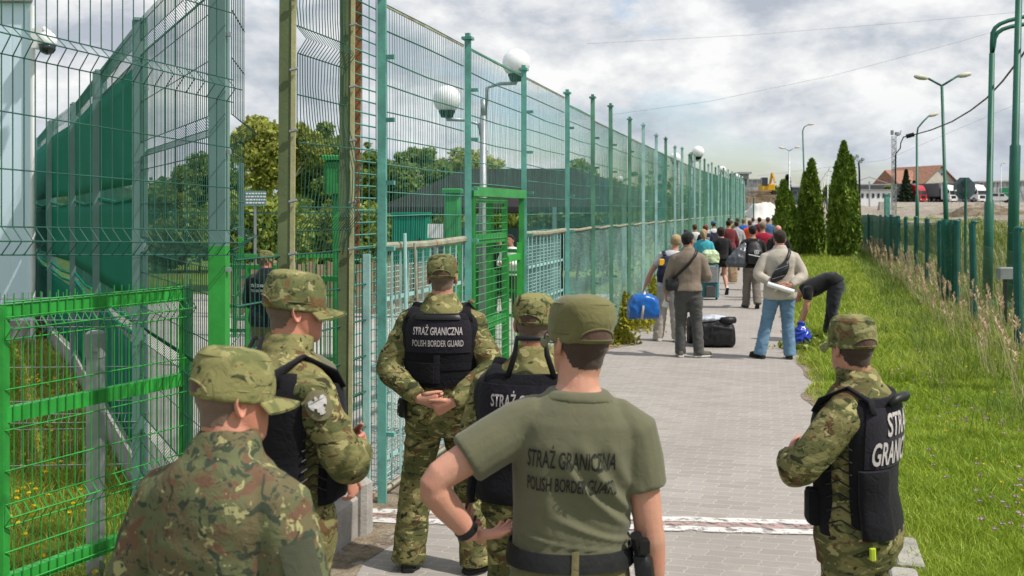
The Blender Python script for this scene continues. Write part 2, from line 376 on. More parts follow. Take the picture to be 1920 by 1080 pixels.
# worn white / red line painted across the path
def worn(name, col, lo):
    t = NT(name); v = t.coord()
    c = t.mix(t.noise(v, 9, 4), sc(col, .85), sc(col, 1.1))
    t.l.new(t.ramp(t.noise(v, 13, 6, .72), [(lo, 0.), (lo + .12, .78)]), t.b.inputs['Alpha']); return t.done(c, .8, 0, .2)
M_WLINE = worn('worn_white_line', (.74, .72, .70), .38); M_RLINE = worn('worn_red_line', (.50, .33, .31), .44)
A = Vector((-1.0, 6.83, 0)); B = Vector((2.2, 6.55, 0)); dv = (B - A).normalized(); nv = Vector((-dv.y, dv.x, 0))
for m, o0, o1, nm in ((M_WLINE, -.155, -.055, 'white_line'), (M_RLINE, -.055, .05, 'red_line'), (M_WLINE, .05, .145, 'white_line')):
    V = []; q = []; n = 44
    for i in range(n + 1):
        p = A.lerp(B, i / n); a = .006 * math.sin(i * 1.3); V += [p + nv * (o0 + a) + Vector((0, 0, .0145)), p + nv * (o1 + a) + Vector((0, 0, .0145))]
    q = [(2 * i, 2 * i + 2, 2 * i + 3, 2 * i + 1) for i in range(n)]
    tag(big_mesh(nm, V, q, m), kind='structure')
# broken kerb stones at the right edge of the path
for k, (x, y, l_, rz) in enumerate(((2.33, 6.42, .30, -.2), (2.36, 5.95, .5, -.28), (2.14, 5.40, .55, -.3))):
    m = MB(); m.cbox((0, 0, .02), (.15, l_, .11), .012); m.xform(Matrix.Translation((x, y, 0)) @ Matrix.Rotation(rz, 4, 'Z')); tag(m.build('kerb', M_CONC), kind='structure')

# ---------------------------------------------------------------- vegetation
def blades(name, P, h, wd, lean, m, kind='stuff', parent=None, curl=.5):
    """grass blades: P (n,3) roots, h heights, wd widths, lean (n,2) tip offset"""
    n = len(P); a = rng.uniform(0, 2 * np.pi, n); t = np.stack([np.cos(a), np.sin(a), 0 * a], 1) * (wd[:, None] / 2)
    mid = P + np.concatenate([lean * .35, (h * .58)[:, None]], 1); tip = P + np.concatenate([lean, (h * (1 - curl * .3))[:, None]], 1)
    V = np.stack([P - t, P + t, mid + t * .8, mid - t * .8, tip + t * .12, tip - t * .12], 1).reshape(-1, 3)
    b = np.arange(n)[:, None] * 6
    q = np.concatenate([b + np.array([[0, 1, 2, 3]]), b + np.array([[3, 2, 4, 5]])], 0)
    o = big_mesh(name, V, q, m, parent)
    return tag(o, kind=kind) if kind else o
def fnoise(P, f, seed=0):
    """cheap smooth 2-D noise from a few sines"""
    x, y = P[:, 0] * f, P[:, 1] * f; s = seed * 1.7
    return (np.sin(x * 1.3 + 2.1 * np.sin(y * .7 + s)) + np.sin(y * 1.7 + 1.6 * np.sin(x * 1.1 + s * 2)) + .7 * np.sin(x * 3.1 + y * 2.3 + s)) / 2.7
def sample(n, y0, y1, xl, xr, p=1.5):
    u = rng.uniform(0, 1, n); k = 1 - p
    Y = (y0 ** (k + 1) + u * (y1 ** (k + 1) - y0 ** (k + 1))) ** (1 / (k + 1)) if abs(k + 1) > 1e-6 else y0 * (y1 / y0) ** u
    a, b = xl(Y), xr(Y); X = a + rng.uniform(0, 1, n) * (b - a)
    return np.stack([X, Y], 1), (b - a)
vxfr = np.vectorize(xfr); vxpr = np.vectorize(xpr); vterr = np.vectorize(terr)
M_GR1 = leaf('grass_blades', (.14, .25, .016), (.40, .50, .055), .8, .5, .3)
M_GR2 = leaf('lawn_blades_yellowish', (.19, .28, .028), (.47, .52, .09), .8, .5, .3)
M_STRAW = leaf('dry_straw', (.30, .27, .11), (.58, .53, .28), .9, .7, .2)
M_TALL = leaf('tall_weed_green', (.08, .15, .022), (.27, .33, .08), .7, .6, .25)
def lawn(n, y0, y1, xl, xr, hs, m, p, name='grass', wd=.0042):
    P, _ = sample(n, y0, y1, xl, xr, p)
    keep = P[:, 0] < P[:, 1] * .68 + .5; P = P[keep]; n = len(P)
    nz = fnoise(P, 2.2) * .5 + fnoise(P, 7, 3) * .5
    keep = rng.uniform(0, 1, n) < .66 + .6 * nz; P = P[keep]; nz = nz[keep]; n = len(P)
    z = vterr(P[:, 0], P[:, 1]); h = hs * rng.uniform(.45, 1.25, n) * (1 + .45 * nz)
    w_ = wd * (P[:, 1] / 6) ** .85 * rng.uniform(.7, 1.5, n)
    lean = rng.normal(0, 1, (n, 2)) * (h * .45)[:, None]
    return blades(name, np.concatenate([P, z[:, None]], 1), h, w_, lean, m)
lawn(215000, 4.6, 14, lambda y: vxpr(y) + .04, lambda y: np.minimum(vxfr(y) + .3, y * .68 + .5), .085, M_GR1, 1.3)
lawn(90000, 12, 50, lambda y: vxpr(y) + .02, lambda y: vxfr(y) + .5, .17, M_GR1, 1.6)
lawn(50000, 12, 75, lambda y: vxpr(y) + .0, lambda y: vxfr(y) + .5, .22, M_GR2, 1.5)
lawn(42000, 4.6, 17, lambda y: -y * .54, lambda y: np.vectorize(xll)(y) - .1, .10, M_GR2, 1.0)
lawn(17000, 4.6, 22, lambda y: vxpr(y) - .14, lambda y: vxpr(y) + .25, .075, M_GR2, 1.2)      # ragged edge creeping over the path
# tall dry grass along the right fence, weeds beyond it
def tuft_rows(n, y0, y1, off0, off1, h0, h1, m, name, p=1.2, wd=.005):
    P, _ = sample(n, y0, y1, lambda y: vxfr(y) + off0, lambda y: vxfr(y) + off1, p)
    keep = (P[:, 0] < P[:, 1] * .68 + .5) & (rng.uniform(0, 1, len(P)) < .5 + .6 * fnoise(P, 1.6, 2)); P = P[keep]; n = len(P)
    h = rng.uniform(h0, h1, n) * (1 + .3 * fnoise(P, 1.1, 5)); z = vterr(P[:, 0], P[:, 1])
    lean = rng.normal(0, .28, (n, 2)) * h[:, None] + np.array([-.12, -.02]) * h[:, None]
    return blades(name, np.concatenate([P, z[:, None]], 1), h, wd * (P[:, 1] / 8) ** .7 * rng.uniform(.7, 1.4, n), lean, m, curl=.9)
tuft_rows(8500, 9, 50, -.7, .35, .25, .55, M_STRAW, 'dry_grass')
tuft_rows(20000, 9, 50, -1.5, .6, .2, .5, M_TALL, 'tall_grass')
tuft_rows(26000, 9, 60, .4, 7.5, .3, .75, M_TALL, 'weeds', 1.4, .008)
tuft_rows(8000, 9, 60, .4, 7, .4, .95, M_STRAW, 'dry_grass', 1.4, .007)
# plume heads on the dry grass
P, _ = sample(210, 10.5, 46, lambda y: vxfr(y) - .9, lambda y: vxfr(y) + .3, 1.1); P = P[P[:, 0] < P[:, 1] * .56]
V = []; q = []
for x, y in P:
    z = terr(x, y); h = random.uniform(.5, .95); tx, ty = x + random.uniform(-.35, .05) * h, y + random.uniform(-.15, .15)
    L_ = random.uniform(.12, .24)
    for k in range(16):
        u = k / 16; c_ = Vector((lerp(x, tx, .75 + .25 * u), lerp(y, ty, .75 + .25 * u), z + h * .9 + L_ * (u - .3)))
        r_ = .022 * math.sin(math.pi * (.12 + .85 * u)) + .006; a = random.uniform(0, 6.28)
        d = Vector((math.cos(a) * r_, math.sin(a) * r_, .03)); s_ = Vector((-math.sin(a), math.cos(a), 0)) * .009
        b = len(V); V += [c_ - s_, c_ + s_, c_ + d * 1.4 + s_, c_ + d * 1.4 - s_]; q.append((b, b + 1, b + 2, b + 3))
    b = len(V); V += [Vector((x - .003, y, z)), Vector((x + .003, y, z)), Vector((tx + .003, ty, z + h)), Vector((tx - .003, ty, z + h))]; q.append((b, b + 1, b + 2, b + 3))
M_PLUME = leaf('grass_plume', (.45, .33, .20), (.66, .52, .36), 3, .8, .2)
tag(big_mesh('grass_plumes', V, q, M_PLUME), kind='stuff')
# flower heads: dandelions on the left lawn, clover and thistles on the right
def dots(name, P, z, r, m):
    V = []; q = []
    for (x, y), zz in zip(P, z):
        for k in range(2):
            a = random.uniform(0, 3.14); ca, sa = math.cos(a) * r, math.sin(a) * r
            b = len(V); V += [(x - ca, y - sa, zz - .3 * r), (x + ca, y + sa, zz - .3 * r), (x + ca * .7, y + sa * .7, zz + r), (x - ca * .7, y - sa * .7, zz + r)]; q.append((b, b + 1, b + 2, b + 3))
        b = len(V); V += [(x - r, y - r * .6, zz + .3 * r), (x + r, y - r * .6, zz + .3 * r), (x + r * .8, y + r * .7, zz + .5 * r), (x - r * .8, y + r * .7, zz + .5 * r)]; q.append((b, b + 1, b + 2, b + 3))
    return tag(big_mesh(name, V, q, m), kind='stuff')
M_DAND = paint('dandelion_yellow', (.75, .55, .02), .6); M_CLOV = paint('clover_pink', (.42, .30, .33), .8, .3, 20)
P, _ = sample(150, 4.8, 12, lambda y: -y * .53, lambda y: np.vectorize(xll)(y) - .3, .9); dots('dandelion_flowers', P, np.random.uniform(.08, .16, len(P)), .016, M_DAND)
P, _ = sample(330, 6, 24, lambda y: vxpr(y) + .5, lambda y: np.minimum(vxfr(y), y * .53), 1.0); P = P[fnoise(P, .9, 8) > -.2]; dots('clover_flowers', P, np.random.uniform(.10, .2, len(P)), .014, M_CLOV)
M_YLW = paint('small_yellow_flowers', (.70, .56, .05), .6)
P, _ = sample(60, 6, 24, lambda y: vxpr(y) + .8, lambda y: np.minimum(vxfr(y), y * .53), 1.0); dots('yellow_flowers', P, np.random.uniform(.10, .18, len(P)), .012, M_YLW)

def leaves_at(C, Nn, size, asp=1.6, up=0.):
    """one bent-less leaf quad per centre; normals roughly Nn"""
    n = len(C); d = rng.normal(0, 1, (n, 3)); d += Nn * .6; d[:, 2] += up
    d /= np.linalg.norm(d, axis=1)[:, None] + 1e-9
    r = rng.normal(0, 1, (n, 3)); s = np.cross(d, r); s /= np.linalg.norm(s, axis=1)[:, None] + 1e-9
    sz = size * rng.uniform(.6, 1.4, n)[:, None]
    a = d * sz * asp * .5; b = s * sz * .5
    V = np.stack([C - a, C + b, C + a, C - b], 1).reshape(-1, 3)
    return V, np.arange(n * 4).reshape(-1, 4)
def crown(name, blobs, n, size, m, parent, asp=1.6, up=0.):
    w_ = np.array([b[3] * b[4] * b[5] for b in blobs]) ** .67; w_ /= w_.sum()
    Cs = []; Ns = []
    for b, k in zip(blobs, (w_ * n).astype(int) + 1):
        d = rng.normal(0, 1, (k, 3)); d /= np.linalg.norm(d, axis=1)[:, None]
        rr = rng.uniform(.3, 1.22, k) ** .75
        Cs.append(np.array(b[:3]) + d * rr[:, None] * np.array(b[3:6])); Ns.append(d)
    V, q = leaves_at(np.concatenate(Cs), np.concatenate(Ns), size, asp, up)
    return big_mesh(name, V, q, m, parent)
def blobset(c, ext, k, r0, r1):
    out = []
    for _ in range(k):
        d = Vector((random.gauss(0, 1), random.gauss(0, 1), random.gauss(0, 1))).normalized() * random.uniform(.25, .95) ** .6
        r_ = random.uniform(r0, r1); out.append((c[0] + d.x * ext[0], c[1] + d.y * ext[1], c[2] + d.z * ext[2], r_ * 1.15, r_ * 1.15, r_ * .85))
    return out
def tree(label, px, Y, ytop, ybase, hw, n, m, cat='tree', group=None, birch=False, trunks=1, size=.17, crown_lo=.25):
    top = at(px, ytop, Y); base = Vector((top.x, Y, terr(top.x, Y))); Hh = top.z - base.z; W = hw * Y / F_PX
    r = thing('broadleaf_tree', label, cat, base, 0, group)
    cz = base.z + Hh * (crown_lo + 1) / 2; ext = (W * .78, W * .7, Hh * (1 - crown_lo) / 2 * .8)
    bl = blobset((base.x, Y, cz), ext, 26, W * .13, W * .30)
    for _ in range(5):
        a_ = random.uniform(-1, 1); bl += blobset((base.x + a_ * W * .75, Y, cz + random.uniform(-.5, .75) * ext[2] * (1.15 - abs(a_))), (W * .3, W * .3, ext[2] * .35), 6, W * .09, W * .2)
    crown('crown', bl, n, size, m, r)
    for k in range(trunks):
        b = MB()
        a = random.uniform(-1, 1) if trunks > 1 else 0
        p0 = base + Vector((a * .25, 0, -.1)); mid = p0 + Vector((a * W * .15, 0, Hh * .3)); p2 = base + Vector((a * W * .4, random.uniform(-.5, .5), Hh * .62))
        b.tube([p0, p0.lerp(mid, .5) + Vector((.06, 0, 0)), mid, p2, p2 + Vector((a * W * .1, 0, Hh * .2))], [.16, .13, .11, .07, .03], 7)
        for _ in range(5):
            t_ = random.choice(bl); q0 = mid.lerp(p2, random.uniform(0, .9)); q1 = Vector(t_[:3])
            b.tube([q0, q0.lerp(q1, .5) + Vector((0, 0, .2)), q1], [.06, .04, .015], 5)
        b.build('trunk', M_BIRCH if birch else M_BARK, r, smooth=True)
    return r
M_LF1 = leaf('tree_leaf_olive', (.15, .185, .028), (.46, .48, .11), .5, .55, .35)
M_LF2 = leaf('tree_leaf_dark', (.075, .13, .026), (.28, .36, .08), .5, .55, .35)
M_LF3 = leaf('tree_leaf_light', (.12, .19, .026), (.38, .42, .10), .5, .55, .35)
M_LF4 = leaf('hedge_leaf', (.09, .15, .014), (.31, .36, .06), .8)
g = 'broadleaf trees beyond the yard'
tree('olive green tree with several pale bare trunks beyond the dark inner fence', 512, 52, 205, 400, 100, 19000, M_LF1, group=g, birch=True, trunks=5, crown_lo=.42)
tree('dark green tree left of the pale-trunked tree, behind the tall mesh corner', 385, 58, 275, 425, 85, 10000, M_LF2, group=g)
tree('low dark tree seen through the open mesh next to the green screens', 290, 55, 335, 425, 75, 7000, M_LF2, group=g, crown_lo=.1)
tree('dense dark tree behind the two olive gate posts', 612, 56, 212, 410, 85, 15000, M_LF2, group=g, crown_lo=.15)
tree('dark tree behind the top of the large turquoise mesh panel', 765, 60, 250, 395, 85, 12000, M_LF2, group=g, crown_lo=.1)
tree('paler thin tree behind the twin globe lamp and shelter roof', 880, 62, 265, 395, 85, 9000, M_LF1, group=g, crown_lo=.2)
tree('yellowish tree showing above the roof right of the shelter', 1105, 48, 272, 372, 72, 10000, M_LF3, group=g, crown_lo=.1)
tree('dark tree far left of the shelter, partly behind the rusty post', 695, 66, 255, 395, 60, 8000, M_LF2, group=g, crown_lo=.1)
def hedge(label, x0, x1, y0, y1, Y, n, m, depth=1.2, size=.11):
    a, b = at(x0, y1, Y), at(x1, y0, Y); Hh = max(b.z, .4); W = b.x - a.x
    r = thing('hedge', label, 'hedge', ((a.x + b.x) / 2, Y, 0), 0, 'bushes and hedges inside the fence')
    k = max(6, int(W / .6)); bl = [(lerp(a.x, b.x, (i + .5) / k) + random.uniform(-.2, .2), Y + random.uniform(-.5, .5) * depth, random.uniform(.35, .75) * Hh, W / k * .9 + .25, depth * .55, Hh * random.uniform(.3, .42)) for i in range(k) for _ in range(2)]
    crown('foliage', bl, n, size, m, r)
    for i in range(min(k, 8)): s_ = MB(); x = lerp(a.x, b.x, (i + .5) / min(k, 8)); s_.tube([(x, Y, 0), (x + .1, Y, Hh * .6)], [.03, .012], 5); s_.build('stem', M_BARK, r)
    return r
hedge('bright bushes behind the dark inner fence, left of the olive post', 425, 560, 385, 470, 27, 7000, M_LF4)
hedge('leafy bushes behind the bent mesh between the two olive posts', 565, 700, 380, 470, 29, 6000, M_LF4)
hedge('yellow-green hedge under the black shelter roof', 700, 1010, 382, 425, 30, 9000, M_LF4)
hedge('green bushes behind the turquoise mesh right of the shelter', 1010, 1180, 372, 440, 30, 8000, M_LF3)
hedge('dark clipped hedge far inside along the long turquoise fence', 1180, 1300, 360, 410, 55, 6000, M_LF2, 2, .2)
hedge('dark overgrown hedge low behind the tall mesh corner', 280, 440, 400, 470, 34, 7000, M_LF2)

def thuja(label, px, ybase, ytop, hw, spires, n):
    Y = CAMH * F_PX / (ybase - HZ); k = Y / F_PX; X = (px - 960) * k; Hh = (ybase - ytop) * k; W = hw * k
    r = thing('thuja', label, 'conifer', (X, Y, 0), 0, 'columnar thujas by the path')
    Cs = []; Ns = []
    for dx, hh, ww, nn in spires:
        m_ = int(n * nn); u = rng.uniform(0, 1, m_) ** .85; a = rng.uniform(0, 2 * np.pi, m_)
        prof = np.clip(1.32 * (1 - u) ** .62, 0, 1) * (.80 + .2 * np.clip(u / .18, 0, 1))
        lump = 1 + .10 * np.sin(a * 5 + u * 17) + .09 * np.sin(a * 9 - u * 31) + rng.normal(0, .085, m_)
        rad = W * ww * prof * lump * rng.uniform(.72, 1.04, m_)
        Cs.append(np.stack([X + dx * W + rad * np.cos(a), Y + rad * np.sin(a), u * Hh * hh + .05], 1)); Ns.append(np.stack([np.cos(a), np.sin(a), 0 * a], 1) * .7)
    V, q = leaves_at(np.concatenate(Cs), np.concatenate(Ns), .10, 2.6, 1.9)
    big_mesh('crown', V, q, M_THUJA, r)
    b = MB(); b.tube([(X, Y, -.05), (X, Y, Hh * .5), (X, Y, Hh * .85)], [.10, .07, .02], 7)
    b.build('trunk', M_BARK, r); return r
M_THUJA = leaf('thuja_scale_leaf', (.052, .105, .012), (.215, .31, .035), 2.2, .6, .15)
thuja('shortest of the three columnar thujas, nearest the walking crowd', 1473, 484, 343, 25, ((-.15, 1, .72, .6), (.3, .85, .62, .4)), 15000)
thuja('middle columnar thuja between the short one and the tallest', 1519, 482, 303, 27, ((.1, 1, .70, .55), (-.35, .86, .55, .25), (.42, .80, .50, .2)), 17000)
thuja('tallest columnar thuja, standing in front of the dark green netting', 1582, 486, 270, 30, ((0, 1, .70, .5), (-.4, .82, .55, .25), (.42, .88, .55, .25)), 20000)
def weed(label, px, py, h, r_, n, m, name='weed_clump'):
    p = gnd(px, py); r = thing(name, label, 'weed', p, 0, 'weeds at the foot of the fences')
    P = np.stack([p.x + rng.normal(0, r_ * .5, n), p.y + rng.normal(0, r_ * .7, n), 0 * np.zeros(n)], 1)
    u = rng.uniform(.1, 1, n); d = np.hypot(P[:, 0] - p.x, P[:, 1] - p.y) / r_
    P[:, 2] = u * h * np.clip(1.15 - .6 * d, .15, 1.2)
    V, q = leaves_at(P, np.zeros((n, 3)), .045, 2.2, .9); big_mesh('leaves', V, q, m, r)
    for _ in range(5):
        b = MB(); x, y = p.x + random.gauss(0, r_ * .35), p.y + random.gauss(0, r_ * .45); b.tube([(x, y, 0), (x + random.uniform(-.06, .06), y, h * random.uniform(.5, .95))], [.006, .003], 4); b.build('stem', M_TALL, r)
    return r
M_WEED = leaf('yellow_weed_leaf', (.14, .16, .012), (.36, .33, .03), 2.)
weed('yellow-green weeds at the fence foot beside the blue bag', 1172, 612, .55, .5, 2600, M_WEED)
weed('tall yellow weeds behind the blue bag at the fence', 1208, 575, .8, .55, 2400, M_WEED)
weed('weeds further along the fence foot behind the taupe sweater', 1240, 545, .7, .6, 1800, M_WEED)
weed('small weeds along the fence foot past the green gate', 1145, 640, .25, .35, 900, M_WEED)
weed('green weeds at the path edge before the kneeling blue sack', 1530, 655, .22, .4, 1200, M_LF4)
weed('weeds at the foot of the fence among the far walkers', 1310, 500, .6, .7, 1200, M_WEED)
weed('pale shrub in front of the white tarpaulin heap at the far path end', 1428, 428, 1.6, 1.8, 2600, M_LF3)
weed('bush beside the tall green pole behind the right fence', 1838, 470, 1.9, .9, 2600, M_LF4)
weed('bush behind the netting scrap of the right fence', 1745, 445, 1.7, 1.5, 2600, M_LF4)
# ---------------------------------------------------------------- long mesh fence along the path
def FP(Y, z=0, off=0.): return Vector((xfl(Y) + off * .965, Y - off * .26, z))
FD = Vector((.272, 1, 0)).normalized(); FN = Vector((FD.y, -FD.x, 0))
def post_mb(b, p, h, wd=.07, lean=0., cap=True, rot=math.atan2(-.272, 1)):
    q = p + Vector((lean, 0, h)); b.bar(p, q, wd, wd)
    if cap: b.box(q + Vector((0, 0, .012)), (wd + .035, wd + .035, .025), rot); b.box(q + Vector((0, 0, .04)), (wd * .7, wd * .7, .04), rot)
def wire_panel(b, a, c, z0, z1, dv=.05, dh=.2, r=.003, twin=True, wob=0., bow=0.):
    """flat welded panel from ground points a to c"""
    a, c = Vector(a), Vector(c); n = max(2, int(round((c - a).length / dv))); d = (c - a).normalized(); nn = Vector((d.y, -d.x, 0))
    for i in range(n + 1):
        w_ = random.gauss(0, wob); p = a.lerp(c, i / n) + d * w_; p2 = a.lerp(c, i / n) + d * random.gauss(0, wob * .5)
        mid = p.lerp(p2, .5) + d * w_ * .8 + nn * bow * math.sin(math.pi * i / n)
        if wob: b.tube([(p.x, p.y, z0), (mid.x, mid.y, (z0 + z1) / 2), (p2.x, p2.y, z1)], r, 4, False)
        else: b.tube([(p.x, p.y, z0), (p.x, p.y, z1)], r, 4, False)
    m = max(1, int(round((z1 - z0) / dh)))
    for j in range(m + 1):
        z = z0 + (z1 - z0) * j / m + (random.gauss(0, .008) if wob else 0); sag = random.uniform(-.02, .01) if wob else 0
        for s in ((-1, 1) if twin else (0,)):
            o_ = nn * (s * r * 2.2); me_ = a.lerp(c, .5) + o_
            b.tube([(a.x + o_.x, a.y + o_.y, z), (me_.x, me_.y, z + sag), (c.x + o_.x, c.y + o_.y, z)], r * 1.35, 4, False)
def chain(b, a, c, z0, z1, s=.06, r=.0022):
    a, c = Vector(a), Vector(c); Ln = (c - a).length; d = (c - a) / Ln; Hh = z1 - z0
    k = -Hh
    while k < Ln:
        for sg in (0, 1):
            u0, u1 = max(k, 0), min(k + Hh, Ln)
            if u1 > u0:
                za, zb = (z0 + (u0 - k), z0 + (u1 - k)) if sg == 0 else (z1 - (u0 - k), z1 - (u1 - k))
                p, q = a + d * u0, a + d * u1; b.tube([(p.x, p.y, za), (q.x, q.y, zb)], r, 3, False)
        k += s
M_TEALM = paint('pale_chain_link', (.19, .36, .32), .6, .4, 2.2, rust=.12)
fence = thing('mesh_fence', 'tall faded turquoise mesh fence running along the path into the distance', 'fence', FP(7.15))
PY = [7.15, 9.1, 11.1, 13.27, 15.1, 16.7, 18.6, 20.5, 22.5]
while PY[-1] < 74: PY.append(PY[-1] + 2.0)
def ztop(Y): return 3.6 - .12 * sstep(13, 15, Y) + .55 * sstep(25, 74, Y)
for i, Y in enumerate(PY):
    b = MB(); ext = .06 + (.0 if i < 4 else .28 + .1 * math.sin(i * 3.1))
    post_mb(b, FP(Y, 0, .03), ztop(Y) + ext, .06, random.uniform(-.02, .02))
    if i < 16:
        for z in (.5, 1.0, 1.83, 2.3, 2.75, 3.2): b.box(FP(Y, z, .075), (.10, .03, .03), math.atan2(-.272, 1))
    m = M_TEAL if i < 6 and i != 4 else (M_TEALP if i % 3 else M_TEALF)
    o = b.build('post', m, fence)
    if i in (4, 5): o.data.materials[0] = M_GATE2 if False else M_TEALF
for i in range(len(PY) - 1):
    Y0, Y1 = PY[i] + .05, PY[i + 1] - .05; zt = ztop((Y0 + Y1) / 2); zm = 1.83
    b = MB(); near = i < 9
    z0 = zm + .03 if i != 1 else 2.34
    wire_panel(b, FP(Y0), FP(Y1), z0, zt, .05 if near else .075 if i < 20 else .10, .2 if i < 4 else .3, .0028 if i < 4 else .0032, True, .006 if i < 12 else 0.0, .02)
    o = b.build('mesh_panel', M_TEALW if i < 4 else (M_TEALF if i % 4 else M_TEALW), fence)
    fr = MB()                                   # thin rusty top edge of the panel
    fr.bar(FP(Y0, zt), FP(Y1, zt), .022, .012)
    fr.build('top_edge', M_TEALF if i % 2 else M_RUSTG, o)
    if i == 1: continue
    lo = MB()
    if i < 3:
        n = 12
        for k in range(n):
            y = lerp(Y0 + .03, Y1 - .03, k / (n - 1)); lo.bar(FP(y, .10), FP(y + random.uniform(-.01, .01), zm - .02), .028, .012)
        for z in (.28, 1.05, 1.45): lo.bar(FP(Y0, z, -.012), FP(Y1, z, -.012), .03, .007)
        wire_panel(lo, FP(Y0, 0, -.05), FP(Y1, 0, -.05), .10, zm - .03, .04, .04, .0026, False)
        o2 = lo.build('lower_panel', M_TEALP, fence)
    else:
        chain(lo, FP(Y0), FP(Y1), .06, zm - .02, .068 if i < 10 else .10, .0019 if i < 10 else .003)
        o2 = lo.build('lower_panel', M_TEALM if i < 10 else M_TEALF, fence)
    rl = MB(); rl.tube([FP(Y0 - .02, zm + .01), FP((Y0 + Y1) / 2, zm - .004), FP(Y1 + .02, zm + .01)], .032 if i < 3 else .022, 8)
    rl.build('rail', M_RUSTG, o2); rl = MB(); rl.tube([FP(Y0, .06), FP(Y1, .06)], .018, 6); rl.build('bottom_rail', M_RUSTG, o2)
# loose poles leaning on the fence beside the first post
pl = thing('loose_pole', 'two thin loose pipes leaning against the fence left of the border guard in the vest', 'pipe', FP(7.5, 0, .12))
b = MB(); b.tube([FP(7.34, 0, .16), FP(7.5, 1.93, .06)], .014, 7); b.build('pipe', M_TEALP, pl)
b = MB(); b.tube([FP(7.55, 0, .20), FP(7.7, 1.85, .06)], .011, 7); b.build('pipe', M_RUSTG, pl)

# green gate set in the fence
gate = thing('pedestrian_gate', 'bright green gate in the turquoise fence, mesh leaf beside a barred leaf', 'gate', FP(10.1))
G0, G1, GM = 9.16, 11.03, 10.32
def gp(Y, z, o=.02): return FP(Y, z, o)
b = MB(); b.bar(gp(G0 + .04, 0), gp(G0 + .04, 2.24), .08, .07); b.bar(gp(G1 - .04, 0), gp(G1 - .04, 2.24), .08, .06); b.bar(gp(G0, 2.28), gp(G1, 2.28), .09, .09); b.build('frame', M_GATE2, gate)
b = MB(); b.bar(gp(G0 + .11, .08), gp(G0 + .11, 2.2), .05, .05); b.bar(gp(GM, .08), gp(GM, 2.2), .06, .06); b.bar(gp(GM - .27, .08, -.06), gp(GM - .27, 2.2, -.06), .03, .07)
for z in (.12, 1.0, 1.83, 2.2): b.bar(gp(G0 + .1, z), gp(GM, z), .09 if z in (1.0, 1.83) else .05, .04)
lf = b.build('mesh_leaf', M_GATE2, gate)
b = MB(); wire_panel(b, gp(G0 + .1, 0, .05), gp(GM, 0, .05), .12, 2.2, .10, .075, .0032, False); b.build('wire_mesh', M_GATE2, lf)
b = MB(); b.bar(gp(GM + .08, .08), gp(GM + .08, 1.62), .05, .05); b.bar(gp(G1 - .12, .08), gp(G1 - .12, 1.75), .06, .06)
for z in (.14, 1.6): b.bar(gp(GM + .06, z), gp(G1 - .12, z), .07, .04)
bl = b.build('barred_leaf', M_GATE, gate)
for k in range(4):
    b = MB(); y = lerp(GM + .16, G1 - .2, k / 3); b.bar(gp(y, .15), gp(y, 1.58), .04, .010); b.build('bar', M_GATE, bl)
b = MB(); b.box(gp(G1 - .13, 1.05, .06), (.05, .09, .18), -.26); b.tube([gp(G1 - .2, 1.05, .1), gp(G1 - .12, 1.05, .1)], .011, 6); b.build('lock', M_BLACK, bl)

# nearer stretch: two olive posts, rusty angle, bent panel between, low dark panel
near = thing('gate_post_fence', 'weathered fence bay with two olive posts and a bent dark green panel', 'fence', FP(6.3))
for px, nm, Y in ((548, 'post', 5.74), (647, 'post', 6.52)):
    b = MB(); p = FP(Y, 0, .03); p2 = p + Vector((.03, 0, 4.4)); b.bar(p, p2, .078, .078); o = b.build('post', M_OLIVE, near)
    b = MB(); q = Vector((.045, -.038, 0)); b.bar(p + q, p2 + q, .016, .026); b.build('angle_strip', M_CREAM, o)
    for z in (1.85, 2.15, 2.55, 2.9, 3.3): b = MB(); b.tube([p.lerp(p2, z / 4.4) + Vector((.03, -.065, 0)), p.lerp(p2, z / 4.4) + Vector((.075, -.065, .01))], .009, 6); b.build('bolt', M_GALV, o)
b = MB(); b.bar(FP(6.88, 1.8, -.06), FP(6.88, 4.4, -.06) + Vector((.03, 0, 0)), .05, .06); b.build('rusty_angle', M_RUST, near)
b = MB(); b.bar(FP(6.9, 0, .02), FP(6.9, 1.8, .02), .05, .05); b.build('post', M_TEALP, near)
b = MB(); wire_panel(b, FP(6.76, 0, -.005), FP(7.12, 0, -.005), .75, 4.3, .11, .085, .0042, False); b.build('wire_lattice', M_TEALW, near)
# bent 3D panel: wires bow to the right at mid height
b = MB(); Ya, Yb = 5.82, 6.48; n = 19; zs = [1.86, 1.98, 2.06, 2.12, 2.2, 2.35, 2.5, 2.65, 2.85, 3.02, 3.1, 3.18, 3.3, 3.55, 3.8, 4.1]
def bent(u, z):
    s = .16 * math.exp(-((z - 2.28) / .22) ** 2) * (1 - u) + .035 * math.sin(z * 5 + u * 6) * (1 - u)
    nn = .07 * max(0, 1 - abs(z - 3.1) / .09) + .07 * max(0, 1 - abs(z - 2.05) / .08) + .10 * math.exp(-((z - 2.3) / .3) ** 2) * u
    return FP(lerp(Ya, Yb, min(1, u + s)), z, .06 + nn)
for i in range(n): b.tube([bent(i / (n - 1), z) for z in zs], .0032, 4, False)
for z in (1.98, 2.12, 2.5, 2.78, 3.02, 3.18, 3.55, 3.9): b.tube([bent(u / 6, z) for u in range(7)], .004, 4, False)
b.build('bent_panel', M_DKW, near)
b = MB(); wire_panel(b, FP(5.25, 0, .02), FP(6.98, 0, .02), .12, 1.84, .05, .25, .0033, True); b.build('low_panel', M_DKW, near)
b = MB(); b.bar(FP(5.3, .10, .02), FP(7.0, .10, .02), .04, .03); b.bar(FP(6.2, .32, .03), FP(6.9, .38, .03), .03, .03); b.build('bottom_rail', M_RUST, near)
